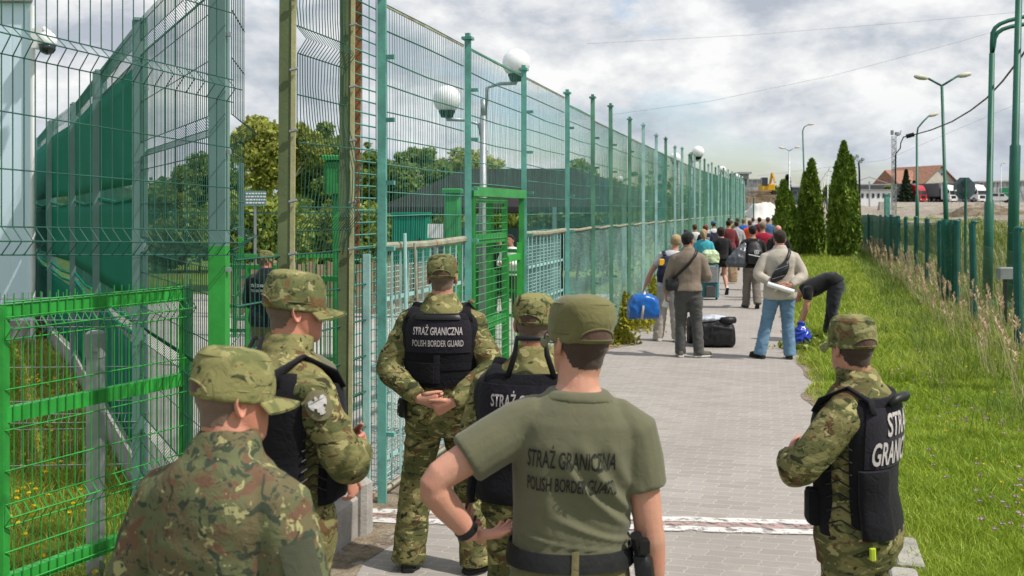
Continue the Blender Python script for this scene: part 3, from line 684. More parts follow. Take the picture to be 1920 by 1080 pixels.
# concrete blocks at the foot
for px, py, d, lab in ((668, 1000, (.19, .16, .36), 'upright pale concrete block at the foot of the first turquoise post'), (622, 1020, (.22, .5, .28), 'low concrete footing block behind the second soldier, under the olive posts')):
    p = gnd(px, py); m = MB(); m.cbox((0, 0, d[2] / 2), d, .03); 
    m.v = [(x + .012 * noise.noise(Vector((x * 9, y * 9, z * 9))), y, z + .012 * noise.noise(Vector((x * 7, y * 9, z * 5 + 3)))) for x, y, z in m.v]
    m.xform(Matrix.Translation(p) @ Matrix.Rotation(-.27, 4, 'Z')); tag(m.build('concrete_block', M_CONC), lab, 'concrete block', 'concrete blocks at the fence foot')

# ---------------------------------------------------------------- tall screened fence at left
LP = [(-1.50, 5.1), (-2.75, 7.36), (-4.16, 10.05), (-5.73, 13.07), (-7.23, 15.65), (-9.25, 19.4)]
lf_ = thing('screened_fence', 'tall slate green fence with dark green screens receding on the left', 'fence', (LP[1][0], LP[1][1], 0))
VZ = [0]
def vpanel(b, a, c, z0, z1, vb, dv=.05, r=.0028, out=.045, dh=.25):
    """welded panel with V folds centred at heights vb"""
    a, c = Vector((a[0], a[1], 0)), Vector((c[0], c[1], 0)); n = max(2, int((c - a).length / dv)); d = (c - a).normalized(); nn = Vector((d.y, -d.x, 0))
    zs = [z0]
    for v in vb: zs += [v - .055, v, v + .055]
    zs.append(z1)
    def off(z): return out * max([max(0, 1 - abs(z - v) / .055) for v in vb] + [0])
    for i in range(n + 1):
        p = a.lerp(c, i / n); b.tube([p + nn * off(z) + Vector((0, 0, z)) for z in zs], r, 4, False)
    hz = sorted(set([z0 + .03, z1 - .04] + [v + e for v in vb for e in (-.055, 0, .055)] + [z for z in np.arange(z0 + dh, z1, dh) if min([abs(z - v) for v in vb] + [9]) > .14]))
    for z in hz: o_ = nn * (off(z) + r); b.tube([a + o_ + Vector((0, 0, z)), c + o_ + Vector((0, 0, z))], r * 1.2, 4, False)
LH = 3.5
for i, (x, y) in enumerate(LP):
    b = MB(); w_ = .085 if i < 2 else .105; b.bar((x, y, 0 if i else 1.92), (x, y, LH), w_, w_); b.box((x, y, LH + .01), (.09, .09, .02), .5); o = b.build('post', M_SLATE, lf_)
    if i == 0: b2 = MB(); b2.bar((x, y, 0), (x, y, 1.92), .086, .086); b2.build('green_base', M_GATE, o)
    b2 = MB()
    for z in (.6, 1.2, 1.8, 2.4, 3.0): b2.box((x + .05, y - .02, z), (.03, .03, .02)); 
    b2.build('clip', M_GALV, o)
for i in range(len(LP) - 1):
    a, c = LP[i], LP[i + 1]
    b = MB(); vpanel(b, a, c, .15, LH + .02, [.55, 1.2, 1.85, 2.55, 3.3], .05 if i < 3 else .08, .0028, .045, .25); b.build('mesh_panel', M_DKW, lf_)
    if i >= 1:
        d = (Vector((c[0], c[1], 0)) - Vector((a[0], a[1], 0))); L_ = d.length; d /= L_; nn = Vector((-d.y, d.x, 0)) * .004
        for z0, z1, nm in ((2.30 if i > 1 else 2.30, LH - (.24 if i > 1 else .30), 0), (1.42, 2.16, 1), (.30, 1.12, 2)):
            V = []; q = []; nx, nz = 14, 8
            for jz in range(nz + 1):
                for jx in range(nx + 1):
                    u, w_ = jx / nx, jz / nz; zz_ = lerp(z0, z1, w_)
                    if nm == 2: zz_ -= .05 * (1 - u) * w_
                    if nm == 1 and w_ == 0: zz_ -= .03 * u
                    p = Vector((a[0], a[1], 0)) + d * (u * L_) + nn * (1 + .35 * math.sin(u * 9 + i) * math.sin(w_ * 4 + nm)); V.append((p.x, p.y, zz_))
            for jz in range(nz):
                for jx in range(nx): k = jz * (nx + 1) + jx; q.append((k, k + 1, k + nx + 2, k + nx + 1))
            o = big_mesh('screen', V, q, M_SCREEN, lf_); md = o.modifiers.new('s', 'SOLIDIFY'); md.thickness = .004
            o.data.polygons.foreach_set('use_smooth', [True] * len(q))
        s = MB()
        for z in (1.28, 1.18, 2.22): s.tube([Vector((a[0], a[1], z - .02)) + nn, Vector(((a[0] + c[0]) / 2, (a[1] + c[1]) / 2, z - .05)) + nn, Vector((c[0], c[1], z)) + nn], .018, 6)
        s.build('rolled_edge', M_SCREEN, lf_)
b = MB()
for i in range(1, len(LP) - 1):
    a, c = Vector((*LP[i], 0)), Vector((*LP[i + 1], 0)); b.bar(a + Vector((0, 0, .1)), c + Vector((0, 0, .1)), .24, .05)
b.build('plinth_board', M_CONC, lf_)
# mesh wing between the near left edge and the corner post, above head height
wing = thing('mesh_wing', 'large dark mesh panel with V folds hanging high across the upper left corner', 'fence panel', at(200, 400, 4.6))
b = MB(); YL, YR = 3.9, 5.05
def wl(x, yl, yr): t_ = x / 437; Y = 1 / lerp(1 / YL, 1 / YR, t_); return at(x, lerp(yl, yr, t_), Y)
HL = [(-190, -40), (-100, 25), (46, 150), (67, 170), (100, 192), (208, 278), (316, 353), (425, 432), (452, 455), (478, 478)]
fold = {3: 1, 8: 1}
xsn = [-40 + 21.5 * k - .055 * k * k for k in range(26)]
def wpt(x, k):
    p = wl(x, *HL[k])
    if k in fold: p += Vector((.052, -.03, 0))
    return p
for x in xsn:
    if x < 440: b.tube([wpt(x, k) for k in range(len(HL))], .0027, 5, False)
for k in range(len(HL)): b.tube([wpt(-40, k), wpt(437, k)], .0032, 5, False)
b.build('wire_mesh', M_DKW, wing)
# edge-on panel on the far side of the corner post
ep = thing('fence_panel', 'narrow folded mesh panel seen edge-on against the corner post', 'fence panel', (-1.50, 5.2, 0))
b = MB(); vpanel(b, (-1.47, 5.22), (-1.575, 5.85), .15, LH + .3, [.55, 1.25, 1.95, 2.55], .09, .0028, .075); b.build('wire_mesh', M_DKW, ep)
# small grey steel post with a cap
gpz = thing('steel_post', 'galvanised square post with grey plastic cap behind the low green gate', 'post', (-2.36, 5.64, 0))
b = MB(); b.bar((-2.36, 5.64, 0), (-2.36, 5.64, 1.30), .075, .075); b.build('post', M_GALV, gpz)
b = MB(); b.cbox((-2.36, 5.64, 1.345), (.088, .088, .15), .012); b.box((-2.345, 5.59, 1.35), (.04, .012, .08)); b.build('cap', M_GREY, gpz)
# low bright green gate leaf
gl = thing('low_gate', 'bright green steel gate leaf with folded mesh in the left foreground', 'gate', (-2.3, 5.4, 0))
ga, gb = Vector((-2.52, 4.9, 0)), Vector((-1.965, 6.0, 0))
b = MB()
for p in (ga, gb): b.bar(p + Vector((0, 0, .22)), p + Vector((0, 0, 1.63)), .065, .065)
for z, wd in ((1.60, .075), (1.09, .075), (.26, .075)): b.bar(ga + Vector((0, 0, z)), gb + Vector((0, 0, z)), wd, .05)
b.build('frame', M_GATE, gl)
b = MB(); d = (gb - ga).normalized(); nn = Vector((d.y, -d.x, 0)) * .034
vpanel(b, (ga + nn)[:2], (gb + nn)[:2], .22, 1.69, [.60, 1.52], .05, .0034, .05, .20); b.build('wire_mesh', M_GATE, gl)
b = MB(); vpanel(b, (-5.2, 7.2), (-2.75, 7.36), .2, 1.5, [.55, 1.3], .05, .0024, .04); 
fp = thing('fence_panel', 'thin grey mesh panel standing on the lawn behind the low green gate', 'fence panel', (-4, 7.3, 0)); b.build('wire_mesh', M_GALV, fp)
b = MB(); b.bar((-5.2, 7.2, 0), (-5.2, 7.2, 1.5), .04, .04); b.build('post', M_GALV, fp)

# ---------------------------------------------------------------- pale building at left and its camera
t = NT('pale_blue_cladding'); v = t.coord()
sx = t.n.new('ShaderNodeSeparateXYZ'); t.l.new(v, sx.inputs[0])
rib = t.math('PINGPONG', sx.outputs[0], .12); t.bump(t.ramp(rib, [(.0, 0.), (.02, 1.)]), .3, .01)
M_BLD = t.done(t.mix(t.noise(v, 1.2, 5), (.62, .77, .89), (.70, .83, .92)), .6, 0, .3)
bd = thing('building', 'pale blue clad building at the left edge of the yard', 'building', (-10, 17, 0))
b = MB(); p = at(60, 395, 15.6); b.prism([(p.x - 8, 15.6), (p.x, 15.6), (p.x - 3.6, 22), (p.x - 8, 22)], 0, 5.36); b.build('wall', M_BLD, bd)
b = MB(); b.prism([(p.x - 8.1, 15.5), (p.x + .06, 15.5), (p.x - 3.6, 22.1), (p.x - 8.1, 22.1)], 5.363, 5.48); b.build('roof_edge', M_GREY, bd)
b = MB(); b.tube([(p.x + .03, 15.56, 0), (p.x + .03, 15.56, 5.3)], .04, 8); b.build('downpipe', M_WHITE, bd)
b = MB(); b.box((p.x - 4, 15.56, .2), (8, .06, .4)); b.build('plinth', M_CONC, bd)
cc = at(80, 78, 15.1); cv = thing('security_camera', 'white dome security camera on a bracket at the building corner', 'camera', cc)
b = MB(); b.box(cc + Vector((-.19, .36, .1)), (.22, .2, .3)); b.tube([cc + Vector((-.1, .3, .12)), cc + Vector((.02, .02, .2)), cc + Vector((.07, 0, .14))], .035, 8); b.build('bracket', M_WHITE, cv)
b = MB(); b.lathe(cc + Vector((.07, 0, 0)), [(.04, .15), (.10, .12), (.135, .05), (.14, -.03), (.13, -.05)], 18); b.build('housing', M_WHITE, cv, smooth=True)
b = MB(); b.lathe(cc + Vector((.07, 0, 0)), [(.125, -.05), (.12, -.12), (.09, -.17), (.04, -.195)], 18); b.build('dome', M_GLASS, cv, smooth=True)

# ---------------------------------------------------------------- inside the yard
inn = thing('inner_fence', 'dark thin bar fence across the far side of the yard', 'fence', at(500, 450, 23))
b = MB(); x0, x1 = at(270, 400, 23).x, at(1010, 400, 23).x; n = int((x1 - x0) / .11)
for k in range(n + 1): x = x0 + .11 * k; b.tube([(x, 23, .05), (x, 23, 2.15)], .006, 4, False)
for z in (.25, 1.1, 2.05): b.bar((x0, 23, z), (x1, 23, z), .03, .02)
b.build('bars', M_DKW, inn)
tp = thing('yard_post', 'slim slate post with bright green lower half inside the yard', 'post', at(452, 400, 20)); q = at(452, 400, 20)
b = MB(); b.bar((q.x, 20, 1.55), (q.x, 20, 3.06), .09, .09); b.build('post', M_SLATE, tp); b = MB(); b.bar((q.x, 20, 0), (q.x, 20, 1.55), .091, .091); b.build('green_base', M_GATE, tp)
wf = thing('timber_fence', 'low weathered timber board fence behind the green barriers', 'fence', at(560, 490, 19.5)); b = MB()
M_WOOD = paint('weathered_timber', (.30, .22, .14), .9, .3, 4, bump=.5, vz=.3)
for k in range(22): x = at(420, 400, 19.5).x + k * .19; b.box((x, 19.5, .58), (.15, .03, .98 + .05 * math.sin(k * 3)))
b.build('boards', M_WOOD, wf)
def barrier(label, x0, x1, Y0, Y1, ztop_, rails, m=M_GATE, bars=0):
    a, c = at(x0, 400, Y0), at(x1, 400, Y1); a.z = c.z = 0
    r = thing('steel_barrier', label, 'barrier', (a + c) / 2, 0, 'green steel barriers inside the yard')
    f = MB(); up = Vector((0, 0, 1))
    for p in (a, c, (a + c) / 2): f.bar(p, p + up * ztop_, .06, .06)
    f.bar(a + up * ztop_, c + up * ztop_, .06, .06); f.build('frame', m, r)
    f = MB()
    for z in rails: f.bar(a + up * z, c + up * z, .045, .03)
    for k in range(bars): p = a.lerp(c, (k + .5) / bars); f.bar(p + up * rails[0], p + up * (ztop_ - .03), .022, .012)
    f.build('rails', m, r)
barrier('wide green barrier behind the guard in the black jacket', 410, 520, 13.2, 13.0, 1.36, (.25, .52, .84))
barrier('green barred barrier between the olive posts', 522, 645, 11.5, 11.2, 1.33, (.12, .42, .92), bars=16)
barrier('green barrier further back near the timber fence', 440, 640, 16.5, 16.5, 1.35, (.3, .7, 1.0), M_GATE2, 10)
barrier('green handrail seen through the open part of the green gate', 905, 985, 16.5, 16.0, 1.45, (.4, .8, 1.1), M_GATE2)
barrier('green barrier right behind the mesh half of the green gate', 860, 925, 13.5, 13.3, 1.3, (.35, .7, 1.0), M_GATE2)
# shelter with a dark roof
sh = thing('shelter', 'open shelter with a low dark hipped roof behind the turquoise fence', 'shelter', at(900, 390, 24))
M_ROOF = paint('dark_bitumen_roof', (.016, .015, .015), .9, .3, 3)
e0, e1 = at(712, 388, 21), at(1190, 388, 24); r0, r1 = at(872, 316, 24), at(1075, 316, 26)
b = MB(); bk0, bk1 = at(800, 375, 28), at(1260, 372, 30)
b.add([e0, e1, bk1, bk0, r0, r1, e0 + Vector((0, 0, -.12)), e1 + Vector((0, 0, -.12)), bk1 + Vector((0, 0, -.12)), bk0 + Vector((0, 0, -.12))], [(0, 1, 5, 4), (1, 2, 5), (2, 3, 4, 5), (3, 0, 4), (6, 9, 8, 7), (0, 6, 7, 1), (1, 7, 8, 2), (2, 8, 9, 3), (3, 9, 6, 0)])
b.build('roof', M_ROOF, sh)
for px in (785, 905, 1040, 1170):
    q = at(px, 388, 22.5); b = MB(); b.bar((q.x, 22.5, 0), (q.x, 22.5, q.z), .1, .1); b.build('post', M_SLATE, sh)
b = MB(); b.box((at(900, 388, 26.5).x, 26.5, .9), (4.2, .06, 1.5)); b.build('back_wall', M_SLATE, sh)
# twin globe lamp
def opal(): 
    t = NT('opal_globe'); t.b.inputs['Subsurface Weight'].default_value = 1.; t.b.inputs['Subsurface Radius'].default_value = (.25, .25, .26); t.b.inputs['Subsurface Scale'].default_value = 1.; return t.done(t.mix(t.noise(t.coord(), 3, 3), (.80, .81, .82), (.72, .73, .74)), .3, 0, .4)
M_OPAL = opal()
def globe(b, c, r): b.lathe(c, [(r * math.sin(a) + .001, -r * math.cos(a)) for a in np.linspace(.35, math.pi, 12)], 22)
def gl_lamp(label, stem_px, Y, ybase, arms, r, group='globe lamps behind the fence'):
    s = at(stem_px, 400, Y); r_ = thing('globe_lamp', label, 'lamp', (s.x, Y, 0), 0, group)
    tops = [at(x, y, Y) for x, y in arms]; zj = min(p.z for p in tops) - r * 1.2
    b = MB(); b.tube([(s.x, Y, 0), (s.x, Y, zj)], [r * .32, r * .24], 10)
    if len(arms) > 1 or abs(tops[0].x - s.x) > .2: b.tube([(s.x, Y, zj), (s.x, Y, zj + r * 1.2)], [r * .22, r * .2], 8)
    for p in tops:
        pb = p + Vector((0, 0, -r * 1.25)); j = Vector((s.x, Y, zj - r * 2.2)); m1 = Vector((lerp(s.x, p.x, .12), Y, pb.z - .1)); m2 = Vector((lerp(s.x, p.x, .5), Y, pb.z - r * .25 + .0))
        b.tube([j, m1, m2, Vector((p.x, Y, pb.z - r * .2)), pb], r * .13, 8)
    b.build('pole', M_GALV, r_, smooth=True)
    for p in tops:
        b = MB(); b.lathe(p, [(r * .45, -r * 1.3), (r * .5, -r * 1.1), (r * .62, -r * .86), (r * .58, -r * .78)], 16); b.build('collar', M_BLACK, r_, smooth=True)
        b = MB(); globe(b, p, r); b.build('globe', M_OPAL, r_, smooth=True)
gl_lamp('grey twin lamp with two large white globes behind the green gate', 906, 13.2, 700, [(968, 118), (838, 186)], .185)
gl_lamp('white globe lamp on a curved dark arm, rising clear above the far fence', 1296, 40, 480, [(1309, 285)], .24)
gl_lamp('white globe lamp half hidden behind the fence top, left of the clear one', 1272, 44, 480, [(1266, 296)], .24)
gl_lamp('small far globe lamp above the fence end, highest of the distant pair', 1350, 66, 440, [(1354, 318)], .24)
gl_lamp('farthest small globe lamp at the very end of the fence', 1392, 76, 430, [(1382, 331)], .22)
gl_lamp('globe lamp low behind the long mesh among the trees', 1150, 62, 440, [(1151, 341), (1163, 336)], .2)
# cabinets, bins, sign, people goods inside
def cab(name, label, cat, px0, px1, py0, py1, Y, dep, m, group=None, lid=None):
    a, c = at(px0, py1, Y), at(px1, py0, Y); z0 = max(0, a.z); w_ = c.x - a.x
    r = thing(name, label, cat, ((a.x + c.x) / 2, Y, z0), 0, group); b = MB(); b.cbox(((a.x + c.x) / 2, Y + dep / 2, (z0 + c.z) / 2), (w_, dep, c.z - z0), .03); b.build('body', m, r)
    b = MB(); b.cbox(((a.x + c.x) / 2, Y + dep / 2, c.z + .03), (w_ + .06, dep + .06, .06), .015); b.build('lid', lid or m, r)
    b = MB(); b.box((c.x - w_ * .2, Y - .015, (z0 + c.z) / 2 + .1), (.04, .03, .14)); b.build('handle', M_BLACK, r); return r
r = cab('cabinet', 'green electrical cabinet on a leg behind the second olive post', 'cabinet', 607, 655, 300, 363, 12, .35, M_GATE2); b = MB(); q = at(630, 400, 12.1); b.bar((q.x, 12.15, 0), (q.x, 12.15, q.z + .3), .12, .08); b.build('leg', M_GATE2, r)
cab('cabinet', 'tall green cabinet beside the green gate, left of its mesh half', 'cabinet', 832, 862, 362, 640, 12.5, .4, M_GATE2)
cab('dumpster', 'dark teal waste container under the shelter behind the mesh', 'container', 735, 800, 404, 520, 20, 1.0, M_SCREEN)
cab('vending_box', 'bright red box standing behind the mesh half of the green gate', 'box', 878, 907, 527, 640, 14.5, .5, paint('red_paint', (.50, .015, .03), .4))
s_ = thing('notice_board', 'white notice board behind the turquoise mesh near the shelter', 'sign', at(816, 433, 12)); b = MB(); c0 = at(816, 433, 12); b.box(c0, (.19, .02, .17)); b.build('board', M_WHITE, s_); b = MB(); b.bar((c0.x, 12.03, 0), (c0.x, 12.03, c0.z + .05), .04, .04); b.build('post', M_GALV, s_)
dp = thing('dark_post', 'dark steel post right behind the green gate opening', 'post', at(893, 400, 13.8)); q = at(893, 400, 13.8); b = MB(); b.bar((q.x, 13.8, 0), (q.x, 13.8, 2.05), .11, .11); b.box((q.x, 13.8, .02), (.22, .22, .04)); b.build('shaft', M_SLATE, dp)
s_ = thing('notice_board', 'small dark board with rows of white marks below the pale-trunked tree', 'sign', at(478, 372, 22.6)); b = MB(); c0 = at(478, 372, 22.6); b.box(c0, (.5, .03, .34)); b.build('board', M_SLATE, s_)
b = MB()
for j, z in enumerate((.11, .04, -.03, -.1)):
    x = -.2
    while x < .2: w2 = random.uniform(.03, .07); b.box(c0 + Vector((x + w2 / 2, -.02, z)), (w2, .006, .03)); x += w2 + .02
b.build('lettering', M_WHITE, s_); b = MB(); b.bar((c0.x, 22.63, 0), (c0.x, 22.63, c0.z), .05, .05); b.build('post', M_GALV, s_)

# ---------------------------------------------------------------- right fence: round posts, thin wire, netting scraps
rf = thing('wire_fence', 'low fence of round dark green posts with thin wire along the right of the grass', 'fence', (7.26, 14.26, 0))
RY = [11.2, 14.26, 18.4, 20.8, 23.6, 26.5, 29.6, 33, 36.5, 40, 43.5, 47, 51, 55, 60, 65, 70]
for i, y in enumerate(RY):
    x = xfr(y); b = MB(); z = terr(x, y); h = 1.86 + random.uniform(-.04, .04)
    b.tube([(x, y, z), (x + random.uniform(-.04, .02), y, z + h)], .062, 12); b.lathe((x, y, z + h - .005), [(.066, 0), (.067, .03), (.05, .055), (.01, .065)], 12); b.build('post', M_POST, rf, smooth=False)
M_THIN = paint('thin_wire', (.10, .14, .10), .6, .3)
for i in range(len(RY) - 1):
    a, c = Vector((xfr(RY[i]), RY[i], 0)), Vector((xfr(RY[i + 1]), RY[i + 1], 0)); b = MB(); n = int((c - a).length / (.09 if i < 4 else .14))
    for k in range(1, n):
        p = a.lerp(c, k / n); b.tube([(p.x, p.y, .05), (p.x, p.y, 1.5)], .0016, 3, False)
    for z in (.1, .4, .7, 1.0, 1.3, 1.5, 1.78): b.tube([a + Vector((0, 0, z)), (a + c) / 2 + Vector((0, 0, z - .03)), c + Vector((0, 0, z))], .0022, 3, False)
    b.build('wire_mesh', M_THIN, rf)
M_NET = net('green_shade_net', (.02, .12, .085), .80); M_NET2 = net('green_shade_net_thin', (.025, .13, .08), .42)
def netting(a, c, z0, z1, m, lab, sagg=.05, folds=6):
    V = []; q = []; nx, nz = 28, 8
    for j in range(nz + 1):
        for i in range(nx + 1):
            u, w_ = i / nx, j / nz; p = Vector((*a, 0)).lerp(Vector((*c, 0)), u); d = (Vector((*c, 0)) - Vector((*a, 0))).normalized(); nn = Vector((-d.y, d.x, 0))
            p += nn * (.035 * math.sin(u * folds * 6.28) * (1.2 - w_) - .075); V.append((p.x, p.y, lerp(z0, z1, w_) - sagg * math.sin(math.pi * u) * w_ + .04 * math.sin(u * 17) * (1 - w_)))
    for j in range(nz):
        for i in range(nx): k = j * (nx + 1) + i; q.append((k, k + 1, k + nx + 2, k + nx + 1))
    r = thing('shade_net', lab, 'netting', (*a, 0), 0, 'green shade netting on the right fence'); o = big_mesh('cloth', V, q, m, r); o.data.polygons.foreach_set('use_smooth', [True] * len(q)); md = o.modifiers.new('s', 'SOLIDIFY'); md.thickness = .004
def rp(y): return (xfr(y), y)
netting((xfr(20.75) + .06, 20.75), (xfr(20.75) - .24, 21.0), .1, 1.93, M_NET, 'dark green netting bunched round a post beside the octagonal sign pole', .02, 3)
netting(rp(24), rp(40), .95, 1.84, M_NET2, 'torn thin green netting across the top of the right fence', .12)
netting(rp(36.5), rp(50), .1, 1.9, M_NET, 'dark green netting on the right fence right of the tallest thuja', .06)
netting(rp(50), rp(70), .1, 1.9, M_NET, 'dark green netting behind the gap between the thujas', .06)
bx = thing('junction_box', 'small grey box on a stake behind the nearest right fence posts', 'box', at(1887, 515, 17)); c0 = at(1887, 512, 17); b = MB(); b.cbox(c0, (.30, .14, .20), .02); b.build('body', M_GREY, bx); b = MB(); b.bar((c0.x, 17.05, terr(c0.x, 17)), (c0.x, 17.05, c0.z), .05, .05); b.build('stake', M_BLACK, bx)
# ---------------------------------------------------------------- lamps, cables, sign, traffic and buildings beyond
M_LHEAD = paint('lamp_head', (.55, .53, .42), .5, .15)
def lamp_head(b, p, dx, dy, L_=.6, r=.11, up=.12):
    d = Vector((dx, dy, up)).normalized()
    b.tube([p, p + d * L_ * .2, p + d * L_ * .55, p + d * L_ * .9, p + d * L_], [r * .45, r * .9, r * 1.1, r * .75, r * .2], 8)
def street(label, px_b, px_t, Y, y_t, rad, arms, group='street lamps beyond the path', m=None, zb=None, hl=.6, steps=()):
    t_ = at(px_t, y_t, Y); bx_ = at(px_b, 420, Y).x; z0 = terr(bx_, Y) if zb is None else zb
    r = thing('street_lamp', label, 'lamp', (bx_, Y, z0), 0, group); m = m or M_POLE
    b = MB(); base = Vector((bx_, Y, z0 - .1)); mid = base.lerp(t_, .42)
    b.tube([base, mid, mid + (t_ - base) * .004, t_], [rad * 1.25, rad * 1.2, rad * .85, rad * .7], 12); b.lathe(base + Vector((0, 0, .08)), [(rad * 2, 0), (rad * 2, .06), (rad * 1.4, .16)], 12)
    b.build('pole', m, r, smooth=True)
    for pts in arms:
        ps = [t_] + [at(x, y, Y - dy) for x, y, dy in pts]; b = MB(); b.tube(ps, rad * .55, 8); o = b.build('arm', m, r, smooth=True)
        d = ps[-1] - ps[-2]; b = MB(); lamp_head(b, ps[-1], d.x, d.y, hl, hl * .18, d.z * .3 / max(.1, abs(d.x)) * abs(d.x)); b.build('lamp_head', M_LHEAD, o, smooth=True)
street('green street lamp with two arms spread in a V, in front of the house', 1776, 1766, 43, 161, .085, [[(1740, 147, 0)], [(1795, 143, 0)]], hl=.62)
street('green single-arm street lamp left of the V-armed lamp', 1720, 1719, 58, 255, .085, [[(1721, 240, 0), (1730, 229, 0), (1741, 218, 0)]], hl=.6)
street('tall green lamp pole whose two curved arms leave the right edge', 1851, 1860, 22, 100, .085, [[(1860, 80, 0), (1861, 62, 0), (1866, 52, 0), (1875, 45, 0), (1890, 39, 0), (1930, 29, 0), (1960, 24, 0)], [(1863, 88, 0), (1865, 72, 0), (1870, 62, 0), (1880, 55, 0), (1895, 50, 0), (1930, 44, 0), (1960, 41, 0)]])
street('thick green lamp pole nearest the right edge, rising out of the frame', 1896, 1914, 21, -160, .09, [[(1918, -190, 0), (1950, -210, 0)]])
street('thin distant street lamp with two short arms left of the thujas', 1480, 1480, 120, 283, .10, [[(1471, 278, 0)], [(1490, 277, 0)]], m=M_GALV, hl=.7)
street('distant dark single street lamp above the shortest thuja', 1510, 1505, 95, 245, .09, [[(1508, 238, 0), (1515, 234, 0)]], hl=.6)
for k, (x, yt, Y) in enumerate(((1552, 322, 125), (1546, 330, 150), (1541, 338, 180), (1536, 345, 215))):
    street('one of the thin grey lamps in the far row seen between the two taller thujas', x, x, Y, yt, .07, [[(x + 3, yt - 7, 0), (x + 9, yt - 9, 0)]], 'far row of thin lamps', M_GALV, hl=.6)
street('thin far lamp standing on the warehouse side at the right', 1877, 1877, 215, 312, .10, [[(1877, 308, 0), (1880, 306, 0)]], 'far row of thin lamps', M_GALV, hl=.8)
fl = at(1610, 305, 75); r = thing('floodlight_mast', 'dark mast with a cluster of floodlights right of the tallest thuja', 'lamp', (fl.x, 75, terr(fl.x, 75)))
b = MB(); b.tube([(fl.x + .1, 75, terr(fl.x, 75)), (fl.x + .05, 75, fl.z - .6), fl], [.09, .07, .06], 8); b.build('pole', M_BLACK, r)
b = MB()
for dx, dz in ((-.3, .35), (.15, .1), (-.1, .5), (.3, .25)): b.box(fl + Vector((dx, 0, dz)), (.22, .14, .16), .3, 0, .4); b.tube([fl, fl + Vector((dx, 0, dz))], .02, 5)
b.build('floodlight', M_GREY, r)
# lattice mast with the cable
lm = at(1677, 255, 44); zb = terr(lm.x, 44); r = thing('lattice_mast', 'slim grey lattice mast holding the black cable', 'mast', (lm.x, 44, zb)); b = MB(); s_ = .07
for dx, dy in ((-s_, -s_), (s_, -s_), (s_, s_), (-s_, s_)): b.tube([(lm.x + dx, 44 + dy, zb), (lm.x + dx - .02, 44 + dy, lm.z)], .014, 5)
z = zb; k = 0
while z < lm.z - .2:
    sg = 1 if k % 2 else -1; b.bar((lm.x - s_ * sg, 44 - s_, z), (lm.x + s_ * sg, 44 - s_, z + .17), .018); b.bar((lm.x - s_ * sg, 44 + s_, z), (lm.x + s_ * sg, 44 + s_, z + .17), .018); z += .17; k += 1
b.build('lattice', M_GALV, r)
b = MB(); b.box(lm + Vector((.12, 0, .1)), (.16, .12, .14), .3); b.box(lm + Vector((-.1, 0, .15)), (.1, .1, .2)); b.tube([lm + Vector((.1, 0, 0)), lm + Vector((.25, 0, .05)), lm + Vector((.3, 0, .25))], .02, 5); b.build('equipment', M_GREY, r)
cp = [(1960, 30, 20), (1925, 92, 24), (1903, 122, 27), (1880, 152, 30), (1850, 184, 33), (1820, 207, 36), (1785, 228, 39), (1745, 244, 42), (1712, 253, 43.7), (1694, 257, 43.8), (1689, 268, 43.8), (1688, 278, 43.8), (1680, 288, 43.9), (1679, 300, 43.9), (1679, 345, 43.9)]
b = MB(); b.tube([at(*p) for p in cp], .028, 6); cbl = b.build('cable', M_BLACK, smooth=True); tag(cbl, 'thick black cable sagging across the right sky to the lattice mast', 'cable')
b = MB(); b.tube([at(1714, 252, 43.6), at(1699, 256, 43.7)], .1, 8); b.build('splice_box', M_BLACK, cbl)
for k, (pts, lab) in enumerate(((((1100, 82, 90), (1400, 66, 90), (1700, 42, 90), (1960, 18, 90)), 'upper thin wire crossing the cloudy sky'), (((1140, 216, 90), (1330, 190, 90), (1560, 142, 90), (1800, 78, 90), (1960, 30, 90)), 'lower thin wire rising to the right across the sky'), (((1420, 330, 150), (1660, 300, 150), (1930, 185, 150)), 'faint far wire above the house'))):
    b = MB(); b.tube([at(*p) for p in pts], .012 if k < 2 else .02, 4); tag(b.build('overhead_wire', M_GREY), lab, 'wire', 'wires across the sky')
# octagonal road sign from behind
sg = at(1808, 353, 27); r = thing('road_sign', 'grey back of an octagonal road sign on a green post', 'sign', (sg.x, 27, terr(sg.x, 27)))
M_SBACK = paint('sign_back_grey', (.075, .10, .115), .5, .1, 3); b = MB(); rr = .315; pts = [(rr * math.cos(R(22.5 + 45 * k)), rr * math.sin(R(22.5 + 45 * k))) for k in range(8)]
b.prism(pts, -.012, .012); b.xform(Matrix.Translation(sg) @ Matrix.Rotation(R(90), 4, 'X')); b.build('plate', M_SBACK, r)
b = MB(); b.tube([(sg.x, 26.93, terr(sg.x, 27)), (sg.x, 26.93, sg.z + .27)], .036, 10)
for dz in (.18, -.13): b.bar(sg + Vector((-.13, -.04, dz)), sg + Vector((.13, -.04, dz)), .03, .02)
b.build('post', M_POLE, r); b = MB(); b.box(sg + Vector((-.24, -.016, -.06)), (.06, .006, .035)); b.build('sticker', M_WHITE, r)

